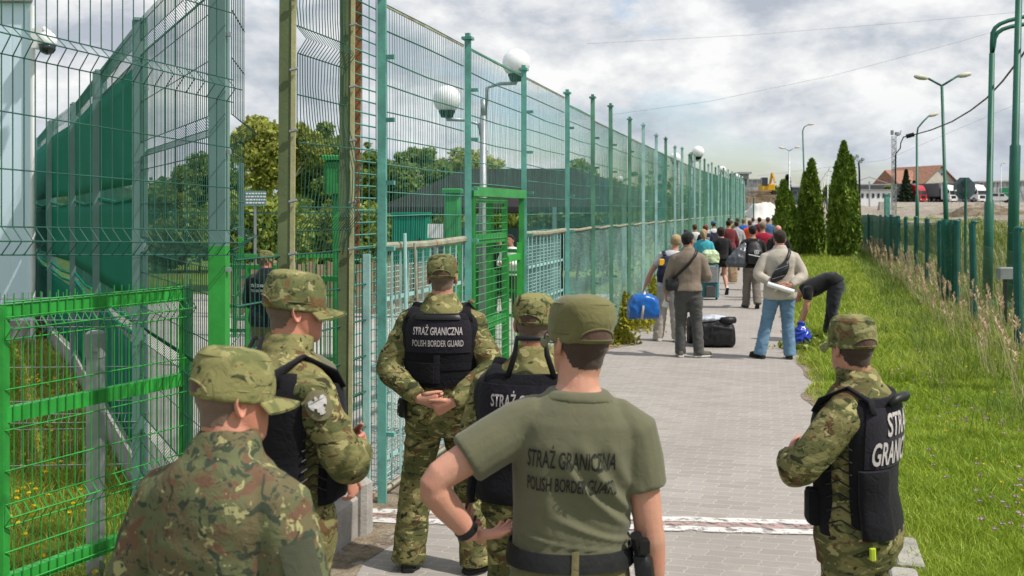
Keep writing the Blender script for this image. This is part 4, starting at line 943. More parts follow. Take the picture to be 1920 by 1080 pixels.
# trucks
M_TARP = paint('grey_truck_tarpaulin', (.13, .135, .145), .6, .12, 1); M_RED = paint('red_truck_paint', (.42, .02, .025), .35, .1, 2, spec=.5); M_TWH = paint('white_truck_paint', (.70, .70, .70), .35, .06, 2, spec=.5)
def truck(label, px, Y, rz, mc, low, trailer=True):
    p = at(px, 380, Y); z0 = terr(p.x, Y); r = thing('truck', label, 'truck', (p.x, Y, z0), R(rz), 'trucks parked in front of the house')
    b = MB()                                                # cab faces local -Y; profile extruded across x
    prof = [(-1.15, .55), (-1.15, 1.1), (-1.1, 1.5), (-.95, 2.35), (-.7, 2.85), (-.2, 3.45), (.95, 3.65), (.95, .6)]
    n = len(prof); vs = [(-1.2, y, z) for y, z in prof] + [(1.2, y, z) for y, z in prof]
    b.add(vs, [tuple(range(n)), tuple(range(2 * n - 1, n - 1, -1))] + [(i, n + i, n + (i + 1) % n, (i + 1) % n) for i in range(n)]); cab = b.build('cab', mc, r, world=False)
    b = MB(); b.box((0, -1.06, 1.95), (2.1, .05, .8), 0, -.18); b.box((1.205, -.3, 1.95), (.03, .8, .65)); b.box((-1.205, -.3, 1.95), (.03, .8, .65)); b.build('windscreen', M_GLASS, cab, world=False)
    b = MB(); b.box((0, -1.18, .95), (1.3, .05, .75)); b.build('grille', M_BLACK, cab, world=False)
    b = MB(); b.box((0, -1.1, .5), (2.45, .3, .45)); b.build('bumper', low, r, world=False)
    for sx in (-.95, .95): b = MB(); b.box((sx, -1.27, .55), (.36, .05, .2)); b.build('headlight', M_LHEAD, r, world=False)
    for sx in (-1.36, 1.36): b = MB(); b.box((sx, -.95, 2.2), (.22, .14, .7)); b.bar((sx * .88, -.9, 2.5), (sx, -.95, 2.5), .05); b.build('mirror', M_BLACK, r, world=False)
    def wheel(x, y):
        b = MB(); b.lathe((0, 0, 0), [(.2, -.16), (.46, -.16), (.5, -.1), (.5, .1), (.46, .16), (.2, .16)], 18); b.xform(Matrix.Translation((x, y, .5)) @ Matrix.Rotation(R(90), 4, 'Y')); w_ = b.build('wheel', M_BLACKR, r, world=False)
        b = MB(); b.lathe((0, 0, 0), [(.05, -.17), (.24, -.17), (.24, .17), (.05, .17)], 12); b.xform(Matrix.Translation((x, y, .5)) @ Matrix.Rotation(R(90), 4, 'Y')); b.build('rim', M_GALV, w_, world=False)
    for sx in (-1.05, 1.05): wheel(sx, -.1)
    if trailer:
        b = MB(); b.cbox((0, 7.9, 2.55), (2.5, 13, 2.75), .05); b.build('trailer', M_TARP, r, world=False)
        b = MB(); b.box((0, 7.9, 1.08), (2.3, 12.8, .18)); b.box((0, 2.2, .8), (.9, 3.5, .35)); b.build('chassis', M_BLACK, r, world=False)
        for sx in (-1.05, 1.05):
            for y in (2.6, 9.6, 10.9, 12.2): wheel(sx, y)
    return r
truck('grey curtain trailer truck with a red and white cab, leftmost of the three', 1722, 205, 33, M_RED, M_RED)
truck('grey curtain trailer truck with a plain white cab, beside the red one', 1779, 205, 30, M_TWH, M_TWH)
truck('white truck half hidden behind the octagonal road sign', 1834, 203, 20, M_TWH, M_TWH)
# van
p = at(1873, 378, 190); r = thing('van', 'small white van parked in front of the warehouse', 'van', (p.x, 190, terr(p.x, 190)), R(75))
b = MB(); prof = [(-2.2, .45), (-2.25, .95), (-1.3, 1.15), (-.6, 1.85), (2.1, 1.9), (2.2, .45)]; n = len(prof); vs = [(-.85, y, z) for y, z in prof] + [(.85, y, z) for y, z in prof]
b.add(vs, [tuple(range(n)), tuple(range(2 * n - 1, n - 1, -1))] + [(i, n + i, n + (i + 1) % n, (i + 1) % n) for i in range(n)]); b.build('body', M_TWH, r, world=False)
for sx in (-.86, .86): b = MB(); b.box((sx, -.35, 1.45), (.03, .8, .45)); b.box((sx, .9, 1.48), (.03, 1.2, .45)); b.build('window', M_GLASS, r, world=False)
b = MB(); b.box((0, -.98, 1.5), (1.5, .04, .75), 0, -.75); b.build('windscreen', M_GLASS, r, world=False)
for sx in (-.8, .8):
    for y in (-1.4, 1.4): b = MB(); b.lathe((0, 0, 0), [(.1, -.1), (.32, -.1), (.32, .1), (.1, .1)], 14); b.xform(Matrix.Translation((sx, y, .32)) @ Matrix.Rotation(R(90), 4, 'Y')); b.build('wheel', M_BLACKR, r, world=False)
# house
M_PLAST = paint('cream_render', (.50, .46, .38), .9, .12, .6, bump=.1); M_TILE = paint('red_roof_tile', (.30, .155, .105), .85, .3, 2, bump=.6, bscale=12)
hp = at(1762, 380, 240); hz0 = terr(hp.x, 240); r = thing('house', 'cream gabled house with a red tiled roof behind the trucks', 'house', (hp.x, 240, hz0), R(22))
def hb(b, name, m, par=r): return b.build(name, m, par, world=False)
b = MB(); W2, D2, He, Hr = 5.4, 7, 4.9, 9.0
b.add([(-W2, 0, 0), (W2, 0, 0), (W2, 0, He), (0, 0, Hr), (-W2, 0, He), (-W2, D2 * 2, 0), (W2, D2 * 2, 0), (W2, D2 * 2, He), (0, D2 * 2, Hr), (-W2, D2 * 2, He)], [(0, 1, 2, 3, 4), (9, 8, 7, 6, 5), (1, 6, 7, 2), (5, 0, 4, 9), (4, 3, 8, 9), (3, 2, 7, 8)]); wall = hb(b, 'wall', M_PLAST)
b = MB()
for s in (-1, 1):
    a0 = Vector((0, -.7, Hr + .18)); a1 = Vector((s * (W2 + .7), -.7, He - .35)); off = Vector((0, D2 * 2 + 1.2, 0)); th = Vector((0, 0, -.22))
    b.add([a0, a1, a1 + off, a0 + off, a0 + th, a1 + th, a1 + off + th, a0 + off + th], [(0, 1, 2, 3), (7, 6, 5, 4), (0, 4, 5, 1), (1, 5, 6, 2), (2, 6, 7, 3), (3, 7, 4, 0)])
roof = hb(b, 'roof', M_TILE)
b = MB(); b.box((2.4, 3, 8.2), (.9, .9, 1.6)); b.box((3.7, 6, 7.2), (.6, .6, 1.4)); hb(b, 'chimney', M_RUST, roof)
b = MB(); b.box((-W2 - 2.2, 7, 2.2), (4.4, 9, 4.4)); hb(b, 'side_wing', M_PLAST)
b = MB(); a0 = [(-W2 - 5, 1.9, 4.2), (-W2 + 2.5, 1.9, 4.2), (-W2 + 3.6, 7, 8.1), (-W2 - 5, 7, 8.1), (-W2 - 5, 12, 4.2), (-W2 + 2.5, 12, 4.2)]; b.add(a0, [(0, 1, 2, 3), (3, 2, 5, 4), (0, 3, 4), (0, 4, 5, 1), (1, 5, 2)]); hb(b, 'roof', M_TILE)
for z, xs_ in ((2.2, (-3.3, -2.5, -.6, .3, 2.2, 3.1)), (4.6, (1.0, 1.7, 3.3, 4.1)), (7.0, (.6, 1.5))):
    for x in xs_:
        b = MB(); b.box((x, -.02, z), (.62, .05, 1.15 if z < 6 else .7)); f = hb(b, 'window', M_WHITE); b = MB(); b.box((x, -.05, z), (.48, .03, .98 if z < 6 else .56)); hb(b, 'pane', M_GLASS, f)
# warehouse
t = NT('streaked_cladding'); v = t.coord((1.2, 1.2, .18)); c = t.mix(t.ramp(t.noise(v, 1.6, 5, .7), [(.42, 0.), (.6, 1.)]), (.17, .175, .19), (.50, .51, .53)); M_WARE = t.done(c, .6, 0, .3)
wp = at(1842, 380, 222); wz = terr(wp.x, 222); r = thing('warehouse', 'long grey streaked warehouse with a green door at the right edge', 'building', (wp.x, 222, wz), R(14))
b = MB(); b.box((12, 8, 2.4), (24, 16, 4.8)); b.build('wall', M_WARE, r, world=False)
b = MB(); b.box((11.7, 8, 4.95), (26, 17, .3), 0, 0, -.03); b.build('roof', M_GREY, r, world=False)
b = MB(); b.box((6.6, -.04, 1.7), (4.2, .12, 3.3)); b.build('door', paint('green_door', (.015, .16, .07), .5), r, world=False)
b = MB(); b.box((13, -.04, 1.6), (3.0, .1, 2.6)); b.build('door', M_GLASS, r, world=False)
# conifer by the house
def conifer(label, px, Y, ytop, hw, n):
    t_ = at(px, ytop, Y); z0 = terr(t_.x, Y); Hh = t_.z - z0; W = hw * Y / F_PX; r = thing('spruce', label, 'conifer', (t_.x, Y, z0)); u = rng.uniform(.05, 1, n); a = rng.uniform(0, 6.283, n)
    rad = W * (1 - u) * (.55 + .45 * np.abs(np.sin(u * 26))) * rng.uniform(.5, 1.05, n); C = np.stack([t_.x + rad * np.cos(a), Y + rad * np.sin(a), z0 + u * Hh], 1)
    V, q = leaves_at(C, np.stack([np.cos(a), np.sin(a), 0 * a - .4], 1), .32, 2.2); big_mesh('crown', V, q, M_SPR, r); b = MB(); b.tube([(t_.x, Y, z0 - .1), (t_.x, Y, z0 + Hh * .9)], [.2, .03], 6); b.build('trunk', M_BARK, r)
M_SPR = leaf('spruce_needle', (.012, .028, .014), (.04, .065, .03), 1)
conifer('dark spruce left of the cream house', 1699, 205, 319, 17, 3500); conifer('dark spruce behind the shortest thuja', 1477, 150, 330, 14, 2600); conifer('small dark spruce right behind the left spruce', 1714, 210, 340, 9, 1500)
tree('round dark tree behind the lamp row right of the middle thuja', 1550, 150, 345, 392, 12, 2500, M_LF2, group='far trees by the lot', size=.3); tree('broad dark tree behind the yellow excavator', 1442, 170, 348, 380, 26, 3000, M_LF2, group='far trees by the lot', size=.35)
tree('light green small tree left of the grey trailer', 1668, 190, 340, 378, 12, 2500, M_LF3, group='far trees by the lot', size=.3)
# earth mounds, tarpaulin, planks, excavator, sheds on the lot
t = NT('bare_earth'); v = t.coord(); c = t.ramp(t.noise(v, .9, 7, .75), [(.3, (.10, .075, .05)), (.5, (.23, .18, .125)), (.7, (.42, .36, .28))]); t.bump(t.noise(v, 2, 6, .75), 1, .3); M_EARTH = t.done(c, 1, 0, .05)
def mound(name, px0, px1, ytop, Y, dep, m, rough=.25, seed=0):
    a, c = at(px0, 390, Y), at(px1, 390, Y); cx = (a.x + c.x) / 2; W = (c.x - a.x) / 2; H_ = at(0, ytop, Y).z - terr(cx, Y); nx, ny = 64, 14; V = []; q = []
    for j in range(ny + 1):
        for i in range(nx + 1):
            u, w_ = -1 + 2 * i / nx, -1 + 2 * j / ny; x, y = cx + W * u, Y + dep * w_
            h = H_ * max(0, 1 - u ** 4) * max(0, 1 - w_ * w_) * (.62 + .75 * noise.fractal(Vector((x * .22 + seed, y * .25, seed)), .8, 2, 5)) ; V.append((x, y, terr(x, y) - .03 + max(0, h)))
    for j in range(ny):
        for i in range(nx): k = j * (nx + 1) + i; q.append((k, k + 1, k + nx + 2, k + nx + 1))
    return big_mesh(name, V, q, m)
for k, (x0, x1, yt, Y, d, m) in enumerate(((1770, 1900, 382, 92, 4, M_EARTH), (1640, 1790, 384, 100, 4, M_GRAVEL), (1560, 1680, 386, 96, 5, M_GRAVEL), (1880, 1990, 388, 84, 4, M_EARTH))): tag(mound('earth_mound', x0, x1, yt, Y, d, m, seed=k * 3.3), kind='structure')
M_TARPW = paint('white_tarpaulin', (.62, .61, .58), .6, .12, 1)
tag(mound('tarpaulin_heap', 1398, 1462, 368, 92, 3, M_TARPW, seed=9), 'heap covered with white tarpaulin at the far end of the path', 'heap')
pk = thing('plank_stack', 'stack of brown planks behind the white tarpaulin heap', 'timber', at(1425, 365, 104)); b = MB()
for k in range(9): c0 = at(1422 + random.uniform(-6, 6), 372 - k * 1.8, 104); b.box(c0, (2.6 + random.uniform(-.5, .6), .5, .07), random.uniform(-.2, .2), 0, random.uniform(-.05, .05))
b.build('planks', M_WOOD, pk); b = MB(); c0 = at(1422, 376, 104); b.box(c0, (2.4, .5, .5)); b.build('bearers', M_WOOD, pk)
M_YEL = paint('machine_yellow', (.62, .34, .02), .45, .1, 3)
ex = thing('excavator', 'yellow excavator working behind the plank stack', 'excavator', (at(1438, 362, 130).x, 130, terr(33, 130))); o_ = Vector((0, 0, at(0, 366, 130).z - terr(33, 130)))
b = MB(); 
for sx in (-.75, .75): b.tube([Vector((sx, -.9, .3)) + o_, Vector((sx, .9, .3)) + o_], .3, 8)
b.build('track', M_BLACKR, ex, world=False); b = MB(); b.cbox(o_ + Vector((0, .2, 1.05)), (1.7, 2.0, .8), .06); b.build('body', M_YEL, ex, world=False)
b = MB(); b.cbox(o_ + Vector((-.45, -.35, 1.75)), (.75, .95, 1.1), .05); b.build('cab', M_GLASS, ex, world=False)
b = MB(); b.bar(o_ + Vector((.25, -.5, 1.3)), o_ + Vector((.45, -.9, 2.9)), .34, .24); b.bar(o_ + Vector((.45, -.9, 2.9)), o_ + Vector((.7, -1.4, 1.6)), .26, .2); b.build('boom', M_YEL, ex, world=False)
b = MB(); b.box(o_ + Vector((0, 0, -.9)), (2.2, 2.6, 1.9)); b.build('earth_base', M_EARTH, ex, world=False)
def shed(label, px0, px1, y0, y1, Y, m, roofm, win=0):
    a, c = at(px0, y1, Y), at(px1, y0, Y); z0 = min(terr((a.x + c.x) / 2, Y), a.z); r = thing('shed', label, 'building', ((a.x + c.x) / 2, Y, z0), 0, 'low buildings around the lot'); W = c.x - a.x
    b = MB(); b.box(((a.x + c.x) / 2, Y + 3, (z0 + c.z) / 2), (W, 6, c.z - z0)); w_ = b.build('wall', m, r); b = MB(); b.box(((a.x + c.x) / 2, Y + 3, c.z + .1), (W + .5, 6.6, .2)); b.build('roof', roofm, r)
    for k in range(win): x = a.x + W * (k + .5) / win; b = MB(); b.box((x, Y - .02, c.z - .9), (W / win * .5, .05, .8)); f = b.build('window', M_GREY, r); b = MB(); b.box((x, Y - .05, c.z - .9), (W / win * .42, .03, .66)); b.build('pane', M_GLASS, f)
shed('grey flat-roofed building behind the far end of the fence', 1390, 1404, 326, 395, 110, M_GREY, M_GALV, 1)
shed('large pale hall behind the excavator', 1400, 1434, 338, 392, 150, M_WARE, M_GREY, 0)
shed('low white building between the tallest thuja and the lattice mast', 1612, 1672, 357, 385, 170, M_WHITE, M_GREY, 6)
shed('dark low hall behind the middle and short thujas', 1445, 1500, 352, 385, 180, M_SBACK, M_GREY, 3)
shed('grey block behind the far lamps between the thujas', 1535, 1612, 366, 390, 190, M_GREY, M_SBACK, 4)
pt = thing('portal_frame', 'thin grey portal frame spanning the lot entrance', 'gantry', at(1640, 380, 140)); b = MB(); q0, q1 = at(1588, 346, 140), at(1672, 346, 140); k0 = at(1630, 340, 140)
for p in (q0, k0, q1): b.bar((p.x, 140, terr(p.x, 140)), (p.x, 140, p.z), .16)
b.bar(q0, q1, .14); b.bar(q0, k0 + Vector((0, 0, .6)), .1); b.bar(k0 + Vector((0, 0, .6)), q1, .1); b.build('frame', M_GALV, pt)
jb = thing('concrete_barrier', 'pale concrete barrier lying on the lot beside the lattice mast', 'barrier', at(1660, 385, 80)); c0 = at(1660, 384, 80); b = MB(); b.add([(c0.x - .55, 79.7, c0.z - .45), (c0.x + .6, 79.7, c0.z - .45), (c0.x + .6, 80.3, c0.z - .45), (c0.x - .55, 80.3, c0.z - .45), (c0.x - .5, 79.9, c0.z + .25), (c0.x + .5, 79.9, c0.z + .25), (c0.x + .5, 80.1, c0.z + .25), (c0.x - .5, 80.1, c0.z + .25)], [(0, 3, 2, 1), (4, 5, 6, 7), (0, 1, 5, 4), (1, 2, 6, 5), (2, 3, 7, 6), (3, 0, 4, 7)]); b.build('body', M_CONC, jb)
tpp = thing('green_post', 'stubby turquoise post among the netting left of the lattice mast', 'post', at(1663, 370, 46)); q = at(1663, 365, 46); b = MB(); b.bar((q.x, 46, terr(q.x, 46)), q, .2, .2); b.box(q, (.24, .24, .05)); b.build('shaft', M_TEAL, tpp)
cf = thing('construction_fence', 'thin grey mesh fence along the right of the gravel lot', 'fence', at(1850, 390, 70)); b = MB(); x0, x1 = at(1770, 380, 70).x, at(1960, 380, 62).x
n = int((x1 - x0) / .22)
for k in range(n + 1): x = lerp(x0, x1, k / n); Y = lerp(70, 62, k / n); z0 = terr(x, Y); b.tube([(x, Y, z0), (x, Y, z0 + 1.9)], .009 if k % 14 else .03, 4, False)
for z in (.1, 1.0, 1.9): b.tube([(x0, 70, terr(x0, 70) + z), (x1, 62, terr(x1, 62) + z)], .015, 4, False)
b.build('wire_mesh', M_GALV, cf)
pp = gnd(1413, 455); b = MB(); p_ = thing('thin_post', 'thin dark post at the far end of the path beside the fence', 'post', pp); b.tube([pp, pp + Vector((0, 0, 2.9))], .04, 8); b.lathe(pp + Vector((0, 0, 2.88)), [(.05, 0), (.05, .04), (.01, .06)], 8); b.build('shaft', M_POST, p_)
# far tree line closing the horizon
V, q = [], []
Cs = []; 
for x in np.linspace(-700, 900, 260):
    if x < 20 or random.random() < .55: k = 40; Cs.append(np.stack([x + rng.normal(0, 4, k), 560 + rng.normal(0, 15, k), terr(x, 560) + rng.uniform(0, 1, k) ** 1.3 * random.uniform(5, 12 if x < 60 else 8)], 1))
C = np.concatenate(Cs); V, q = leaves_at(C, np.zeros_like(C), 4.2, 1.3); tag(big_mesh('treeline', V, q, leaf('far_foliage', (.035, .055, .03), (.08, .10, .05), .05, .8, .1)), kind='stuff')
Cs = []
for x in np.linspace(-75, 12, 110): k = 110; Cs.append(np.stack([x + rng.normal(0, .9, k), 80 + rng.normal(0, 2, k), rng.uniform(0, 1, k) ** 1.1 * random.uniform(3.2, 5.6)], 1))
C = np.concatenate(Cs); V, q = leaves_at(C, np.zeros_like(C), .42, 1.4); tag(big_mesh('thicket', V, q, M_LF2), kind='stuff')
# ---------------------------------------------------------------- people
TS = [(.78, .135, .10, -.004), (.88, .172, .120, -.015), (.96, .168, .115, -.010), (1.05, .153, .106, .0), (1.15, .158, .111, .002), (1.26, .173, .12, .0), (1.34, .178, .118, -.006),
      (1.40, .160, .106, -.012), (1.44, .122, .088, -.016), (1.475, .084, .068, -.016), (1.51, .062, .060, -.006), (1.56, .056, .060, .006), (1.60, .056, .058, .014)]
HS = [(.0, .028, .080, .020), (.018, .044, .090, .0), (.045, .055, .092, -.035), (.075, .063, .092, -.078), (.105, .070, .088, -.094), (.135, .074, .095, -.101), (.165, .075, .090, -.100), (.195, .066, .072, -.084), (.216, .045, .045, -.055), (.232, .016, .014, -.026)]
def smooth_mesh(vs, fs, voxel, it=3, fac=.5, name='body'):
    me = bpy.data.meshes.new(name); me.from_pydata([tuple(v) for v in vs], [], fs); me.update()
    bm = bmesh.new(); bm.from_mesh(me); bmesh.ops.recalc_face_normals(bm, faces=bm.faces); bm.to_mesh(me); bm.free()
    o = bpy.data.objects.new('tmp', me); COL.objects.link(o)
    r = o.modifiers.new('r', 'REMESH'); r.mode = 'VOXEL'; r.voxel_size = voxel; r.use_smooth_shade = True
    s = o.modifiers.new('s', 'SMOOTH'); s.factor = fac; s.iterations = it
    dg = bpy.context.evaluated_depsgraph_get(); m2 = bpy.data.meshes.new_from_object(o.evaluated_get(dg))
    bpy.data.objects.remove(o); bpy.data.meshes.remove(me); m2.name = name; m2.materials.clear()
    m2.polygons.foreach_set('use_smooth', [True] * len(m2.polygons)); return m2
def fold(me, amp, f=(7, 7, 14), seed=0., ridge=True):
    n = len(me.vertices); co = np.empty(n * 3, np.float32); me.vertices.foreach_get('co', co); no = np.empty(n * 3, np.float32); me.vertex_normals.foreach_get('vector', no)
    co = co.reshape(-1, 3); no = no.reshape(-1, 3); d = np.empty(n, np.float32); F = Vector(f)
    for i in range(n):
        p = Vector((co[i][0] * F.x + seed, co[i][1] * F.y + seed * .7, co[i][2] * F.z - seed)); w_ = noise.noise_vector(p * .4) * .8; v_ = noise.noise(p + w_)
        d[i] = (1 - abs(v_) * 2.6) * .75 + noise.noise(p * 2.1) * .18 if ridge else v_
    co += no * (d * amp)[:, None]; me.vertices.foreach_set('co', co.ravel()); me.update()
class Loft:
    def __init__(s): s.v = []; s.f = []
    def add(s, secs, n=20, ex=2.3):
        """secs: (centre, lateral vec, depth vec, rx, rfront, rback)"""
        b = len(s.v); k = 2 / ex
        for c, ax, ay, rx, rf, rb in secs:
            for i in range(n):
                t = 2 * math.pi * i / n; cx, sy = math.cos(t), math.sin(t)
                x = math.copysign(abs(cx) ** k, cx) * rx; y = math.copysign(abs(sy) ** k, sy) * (rf if sy > 0 else rb); s.v.append(c + ax * x + ay * y)
        m = len(secs)
        for j in range(m - 1):
            for i in range(n): s.f.append((b + j * n + i, b + j * n + (i + 1) % n, b + (j + 1) * n + (i + 1) % n, b + (j + 1) * n + i))
        s.f.append(tuple(b + i for i in range(n - 1, -1, -1))); s.f.append(tuple(b + (m - 1) * n + i for i in range(n)))
    def limb(s, pts, rads, n=14, flat=1.0, ref=None):
        pts = [Vector(p) for p in pts]; secs = []; pa = None
        for i, p in enumerate(pts):
            d = (pts[min(i + 1, len(pts) - 1)] - pts[max(i - 1, 0)]).normalized()
            a = (ref or Vector((1, 0, 0))); a = (a - d * a.dot(d)); a = a.normalized() if a.length > .05 else d.orthogonal().normalized()
            if pa is not None: a = (pa - d * pa.dot(d)).normalized()
            pa = a; r = rads[i]; secs.append((p, a, d.cross(a), r, r * flat, r * flat))
        s.add(secs, n, 2.0)
def arc_pts(a, b, c, k=3):
    """polyline a-b-c with the corner at b slightly rounded"""
    a, b, c = Vector(a), Vector(b), Vector(c); return [a.lerp(b, .45), a.lerp(b, .88), b + ((a - b).normalized() + (c - b).normalized()) * .012, b.lerp(c, .14), b.lerp(c, .5), b.lerp(c, .88)]
class Fig:
    def __init__(s, label, X, Y, rz, H=1.75, wide=1.0, lean=0., lean_side=0., yaw=0., pitch=0., tilt=0., group=None, scale_head=1.0):
        s.k = H / 1.75; s.wide = wide; s.lean = R(lean); s.side = R(lean_side); s.root = thing('person', label, 'person', (X, Y, 0), R(rz), group)
        s.root.scale = (s.k,) * 3; s.M = Matrix.Translation((X, Y, 0)) @ Matrix.Rotation(R(rz), 4, 'Z') @ Matrix.Scale(s.k, 4)
        s.z0, s.z1 = (.84, 1.10) if lean > 30 else (.85, 1.3)
        # bent spine lookup
        s.zs = [.0]; s.cy = [.0]; s.cz = [.0]; z = 0.
        while z < 1.9:
            a = s.ang(z + .005); s.cy.append(s.cy[-1] + math.sin(a) * .01); s.cz.append(s.cz[-1] + math.cos(a) * .01); z += .01; s.zs.append(z)
        hc = s.sp((0, .018, 1.56)); Rm = s.rot(1.6) @ Matrix.Rotation(R(yaw), 3, 'Z') @ Matrix.Rotation(R(-pitch), 3, 'X') @ Matrix.Rotation(R(tilt), 3, 'Y')
        s.HM = Matrix.Translation(hc) @ Rm.to_4x4() @ Matrix.Translation((0, 0, -.05)) @ Matrix.Scale(scale_head, 4)
        s.yaw = yaw
    def ang(s, z): return s.lean * sstep(s.z0, s.z1, z)
    def rot(s, z): return Matrix.Rotation(s.side * sstep(.85, 1.3, z), 3, 'Y') @ Matrix.Rotation(-s.ang(z), 3, 'X')
    def sp(s, p):
        z = p[2]; a = s.ang(z); y = float(np.interp(z, s.zs, s.cy)); zz_ = float(np.interp(z, s.zs, s.cz)); r = s.rot(z)
        c = Vector((math.sin(s.side) * max(0, zz_ - .9), y, zz_)); return c + r @ Vector((p[0], p[1], 0))
    def ts(s, z):
        zs = [t[0] for t in TS]; return [float(np.interp(z, zs, [t[i] for t in TS])) for i in (1, 2, 3)]
    def tsec(s, z, e=0., ew=0., dy=0.):
        rx, ry, y0 = s.ts(z); wd = s.wide if z < 1.46 else lerp(s.wide, 1, .8); r = s.rot(z); belly = 1 + (s.wide - 1) * .8
        return (s.sp((0, y0 + dy, z)), r @ Vector((1, 0, 0)), r @ Vector((0, 1, 0)), rx * wd + e + ew, ry * belly + e, ry * belly + e)
    def sh(s, sd, x=.176, z=1.378): return s.sp((sd * x * s.wide, -.012, z))
    def world(s, p): return s.M @ Vector(p)
    def surf(s, th, z, off):
        """point on the torso; th = 0 at the middle of the back, +90 towards the figure's right (+x)"""
        c, ax, ay, rx, rf, rb = s.tsec(z); k = 2 / 2.3; cx, sy = math.sin(th), -math.cos(th)
        return c + ax * (math.copysign(abs(cx) ** k, cx) * (rx + off)) + ay * (math.copysign(abs(sy) ** k, sy) * ((rf if sy > 0 else rb) + off))
    def wrap(s, name, m, th0, th1, z0, z1, off, thick=.02, nth=16, nz=12, parent=None, edge=None, hem=None):
        V = []; q = []; i_ = (nth + 1) * (nz + 1)
        for o_ in (off, off + thick):
            for j in range(nz + 1):
                for i in range(nth + 1):
                    u, v_ = i / nth, j / nz; th = lerp(th0, th1, u); zb = z0 + (hem(lerp(-1, 1, u)) if hem else 0); z = lerp(zb, z1, v_)
                    e = 0 if o_ == off else -thick * .6 * (max(0, abs(2 * u - 1) - .9) * 10 + max(0, abs(2 * v_ - 1) - .92) * 8) * .5
                    V.append(s.surf(R(th), z, o_ + e))
        for j in range(nz):
            for i in range(nth):
                a = j * (nth + 1) + i; q.append((a, a + nth + 1, a + nth + 2, a + 1)); a += i_; q.append((a, a + 1, a + nth + 2, a + nth + 1))
        for i in range(nth):
            q.append((i, i + 1, i_ + i + 1, i_ + i)); a = nz * (nth + 1) + i; q.append((a + 1, a, i_ + a, i_ + a + 1))
        for j in range(nz):
            a = j * (nth + 1); q.append((a + nth + 1, a, i_ + a, i_ + a + nth + 1)); a += nth; q.append((a, a + nth + 1, i_ + a + nth + 1, i_ + a))
        me = bpy.data.meshes.new(name); me.from_pydata([tuple(v) for v in V], [], q); me.update(); me.polygons.foreach_set('use_smooth', [True] * len(q))
        bm = bmesh.new(); bm.from_mesh(me); bmesh.ops.recalc_face_normals(bm, faces=bm.faces); bm.to_mesh(me); bm.free()
        o = link_mesh(name, me, m, parent or s.root); md = o.modifiers.new('e', 'EDGE_SPLIT'); md.split_angle = R(50); return o
    def text(s, txt, m, z, height, width, off, th0=0., target=None, shear=.0, bold=.0, parent=None, name='lettering'):
        cu = bpy.data.curves.new('t', 'FONT'); cu.body = txt; cu.align_x = 'CENTER'; cu.shear = shear; cu.offset = bold; cu.resolution_u = 3
        o = bpy.data.objects.new('t', cu); COL.objects.link(o); dg = bpy.context.evaluated_depsgraph_get(); me = bpy.data.meshes.new_from_object(o.evaluated_get(dg)); bpy.data.objects.remove(o)
        bm = bmesh.new(); bm.from_mesh(me); bmesh.ops.triangulate(bm, faces=bm.faces)
        xs = [v.co.x for v in bm.verts]; ys_ = [v.co.y for v in bm.verts]; x0, x1, y0, y1 = min(xs), max(xs), 0., .73
        for v in bm.verts: v.co.x = (v.co.x - (x0 + x1) / 2) / (x1 - x0) * width; v.co.y = (v.co.y / y1) * height
        for _ in range(5 if target else 3):
            ed = [e for e in bm.edges if e.calc_length() > (.008 if target else .022)]
            if ed: bmesh.ops.subdivide_edges(bm, edges=ed, cuts=1); bmesh.ops.triangulate(bm, faces=bm.faces)
        for v in bm.verts:
            # arc length -> angle, small-step integration
            sgn = 1 if v.co.x >= 0 else -1; L_ = abs(v.co.x); th = R(th0); zz_ = z + v.co.y; p = s.surf(th, zz_, off); acc = 0
            while acc < L_:
                t2 = th + sgn * .02; p2 = s.surf(t2, zz_, off); dl = (p2 - p).length
                if acc + dl > L_: p = p.lerp(p2, (L_ - acc) / dl); break
                acc += dl; th = t2; p = p2
            if target is not None:
                c = s.sp((0, s.ts(zz_)[2], zz_)); d = (c - p).normalized(); hit = target.ray_cast(p - d * .12, d, .3)
                if hit[0] is not None: p = hit[0] - d * .005
            v.co = p
        me.clear_geometry(); bm.to_mesh(me); bm.free(); return link_mesh(name, me, m, parent or s.root)
    # ---- hand: returns finger tubes, and palm sections for the body loft
    def hand(s, lo, W, d, pn, side, curl=(25, 30, 35, 40), thumb=40, spread=.06, k=1.0):
        d = Vector(d).normalized(); pn = Vector(pn); pn = (pn - d * pn.dot(d)).normalized(); lat = d.cross(pn) * side      # towards the thumb
        W = Vector(W); lo.add([(W - d * .02, lat, pn, .027, .021, .021), (W + d * .015, lat, pn, .031, .019, .017), (W + d * .05, lat, pn, .040, .017, .014), (W + d * .085, lat, pn, .042, .014, .012), (W + d * .098, lat, pn, .038, .010, .009)], 14, 2.2)
        vs = []; fs = []; b = MB()
        for i, (o_, L_) in enumerate(((.031, .072), (.010, .080), (-.011, .075), (-.031, .060))):
            p = W + d * .082 + lat * o_; cr = R(curl[i]); dd = (d + lat * (o_ * spread * 20)).normalized(); pts = [p - dd * .015]
            a = 0
            for seg in (.42, .32, .26):
                a += cr; pts.append(pts[-1] + (dd * math.cos(a) + pn * math.sin(a)) * L_ * seg * (1.2 if seg == .42 else 1)); a += cr * .15
            pts.append(pts[-1] + (pts[-1] - pts[-2]) * .12); b.tube(pts, [.0098, .0094, .0085, .0076, .003], 8)
        t0 = W + d * .022 + lat * .026; ta = R(thumb); td = (d * math.cos(ta) + lat * math.sin(ta)).normalized(); p1 = t0 + td * .042; p2 = p1 + (td + d * .5 + pn * .35).normalized() * .032; p3 = p2 + (td + d * .8 + pn * .5).normalized() * .024
        b.tube([t0 - td * .012, t0 + td * .02, p1, p2, p3], [.014, .0135, .0112, .0095, .004], 8)
        return b
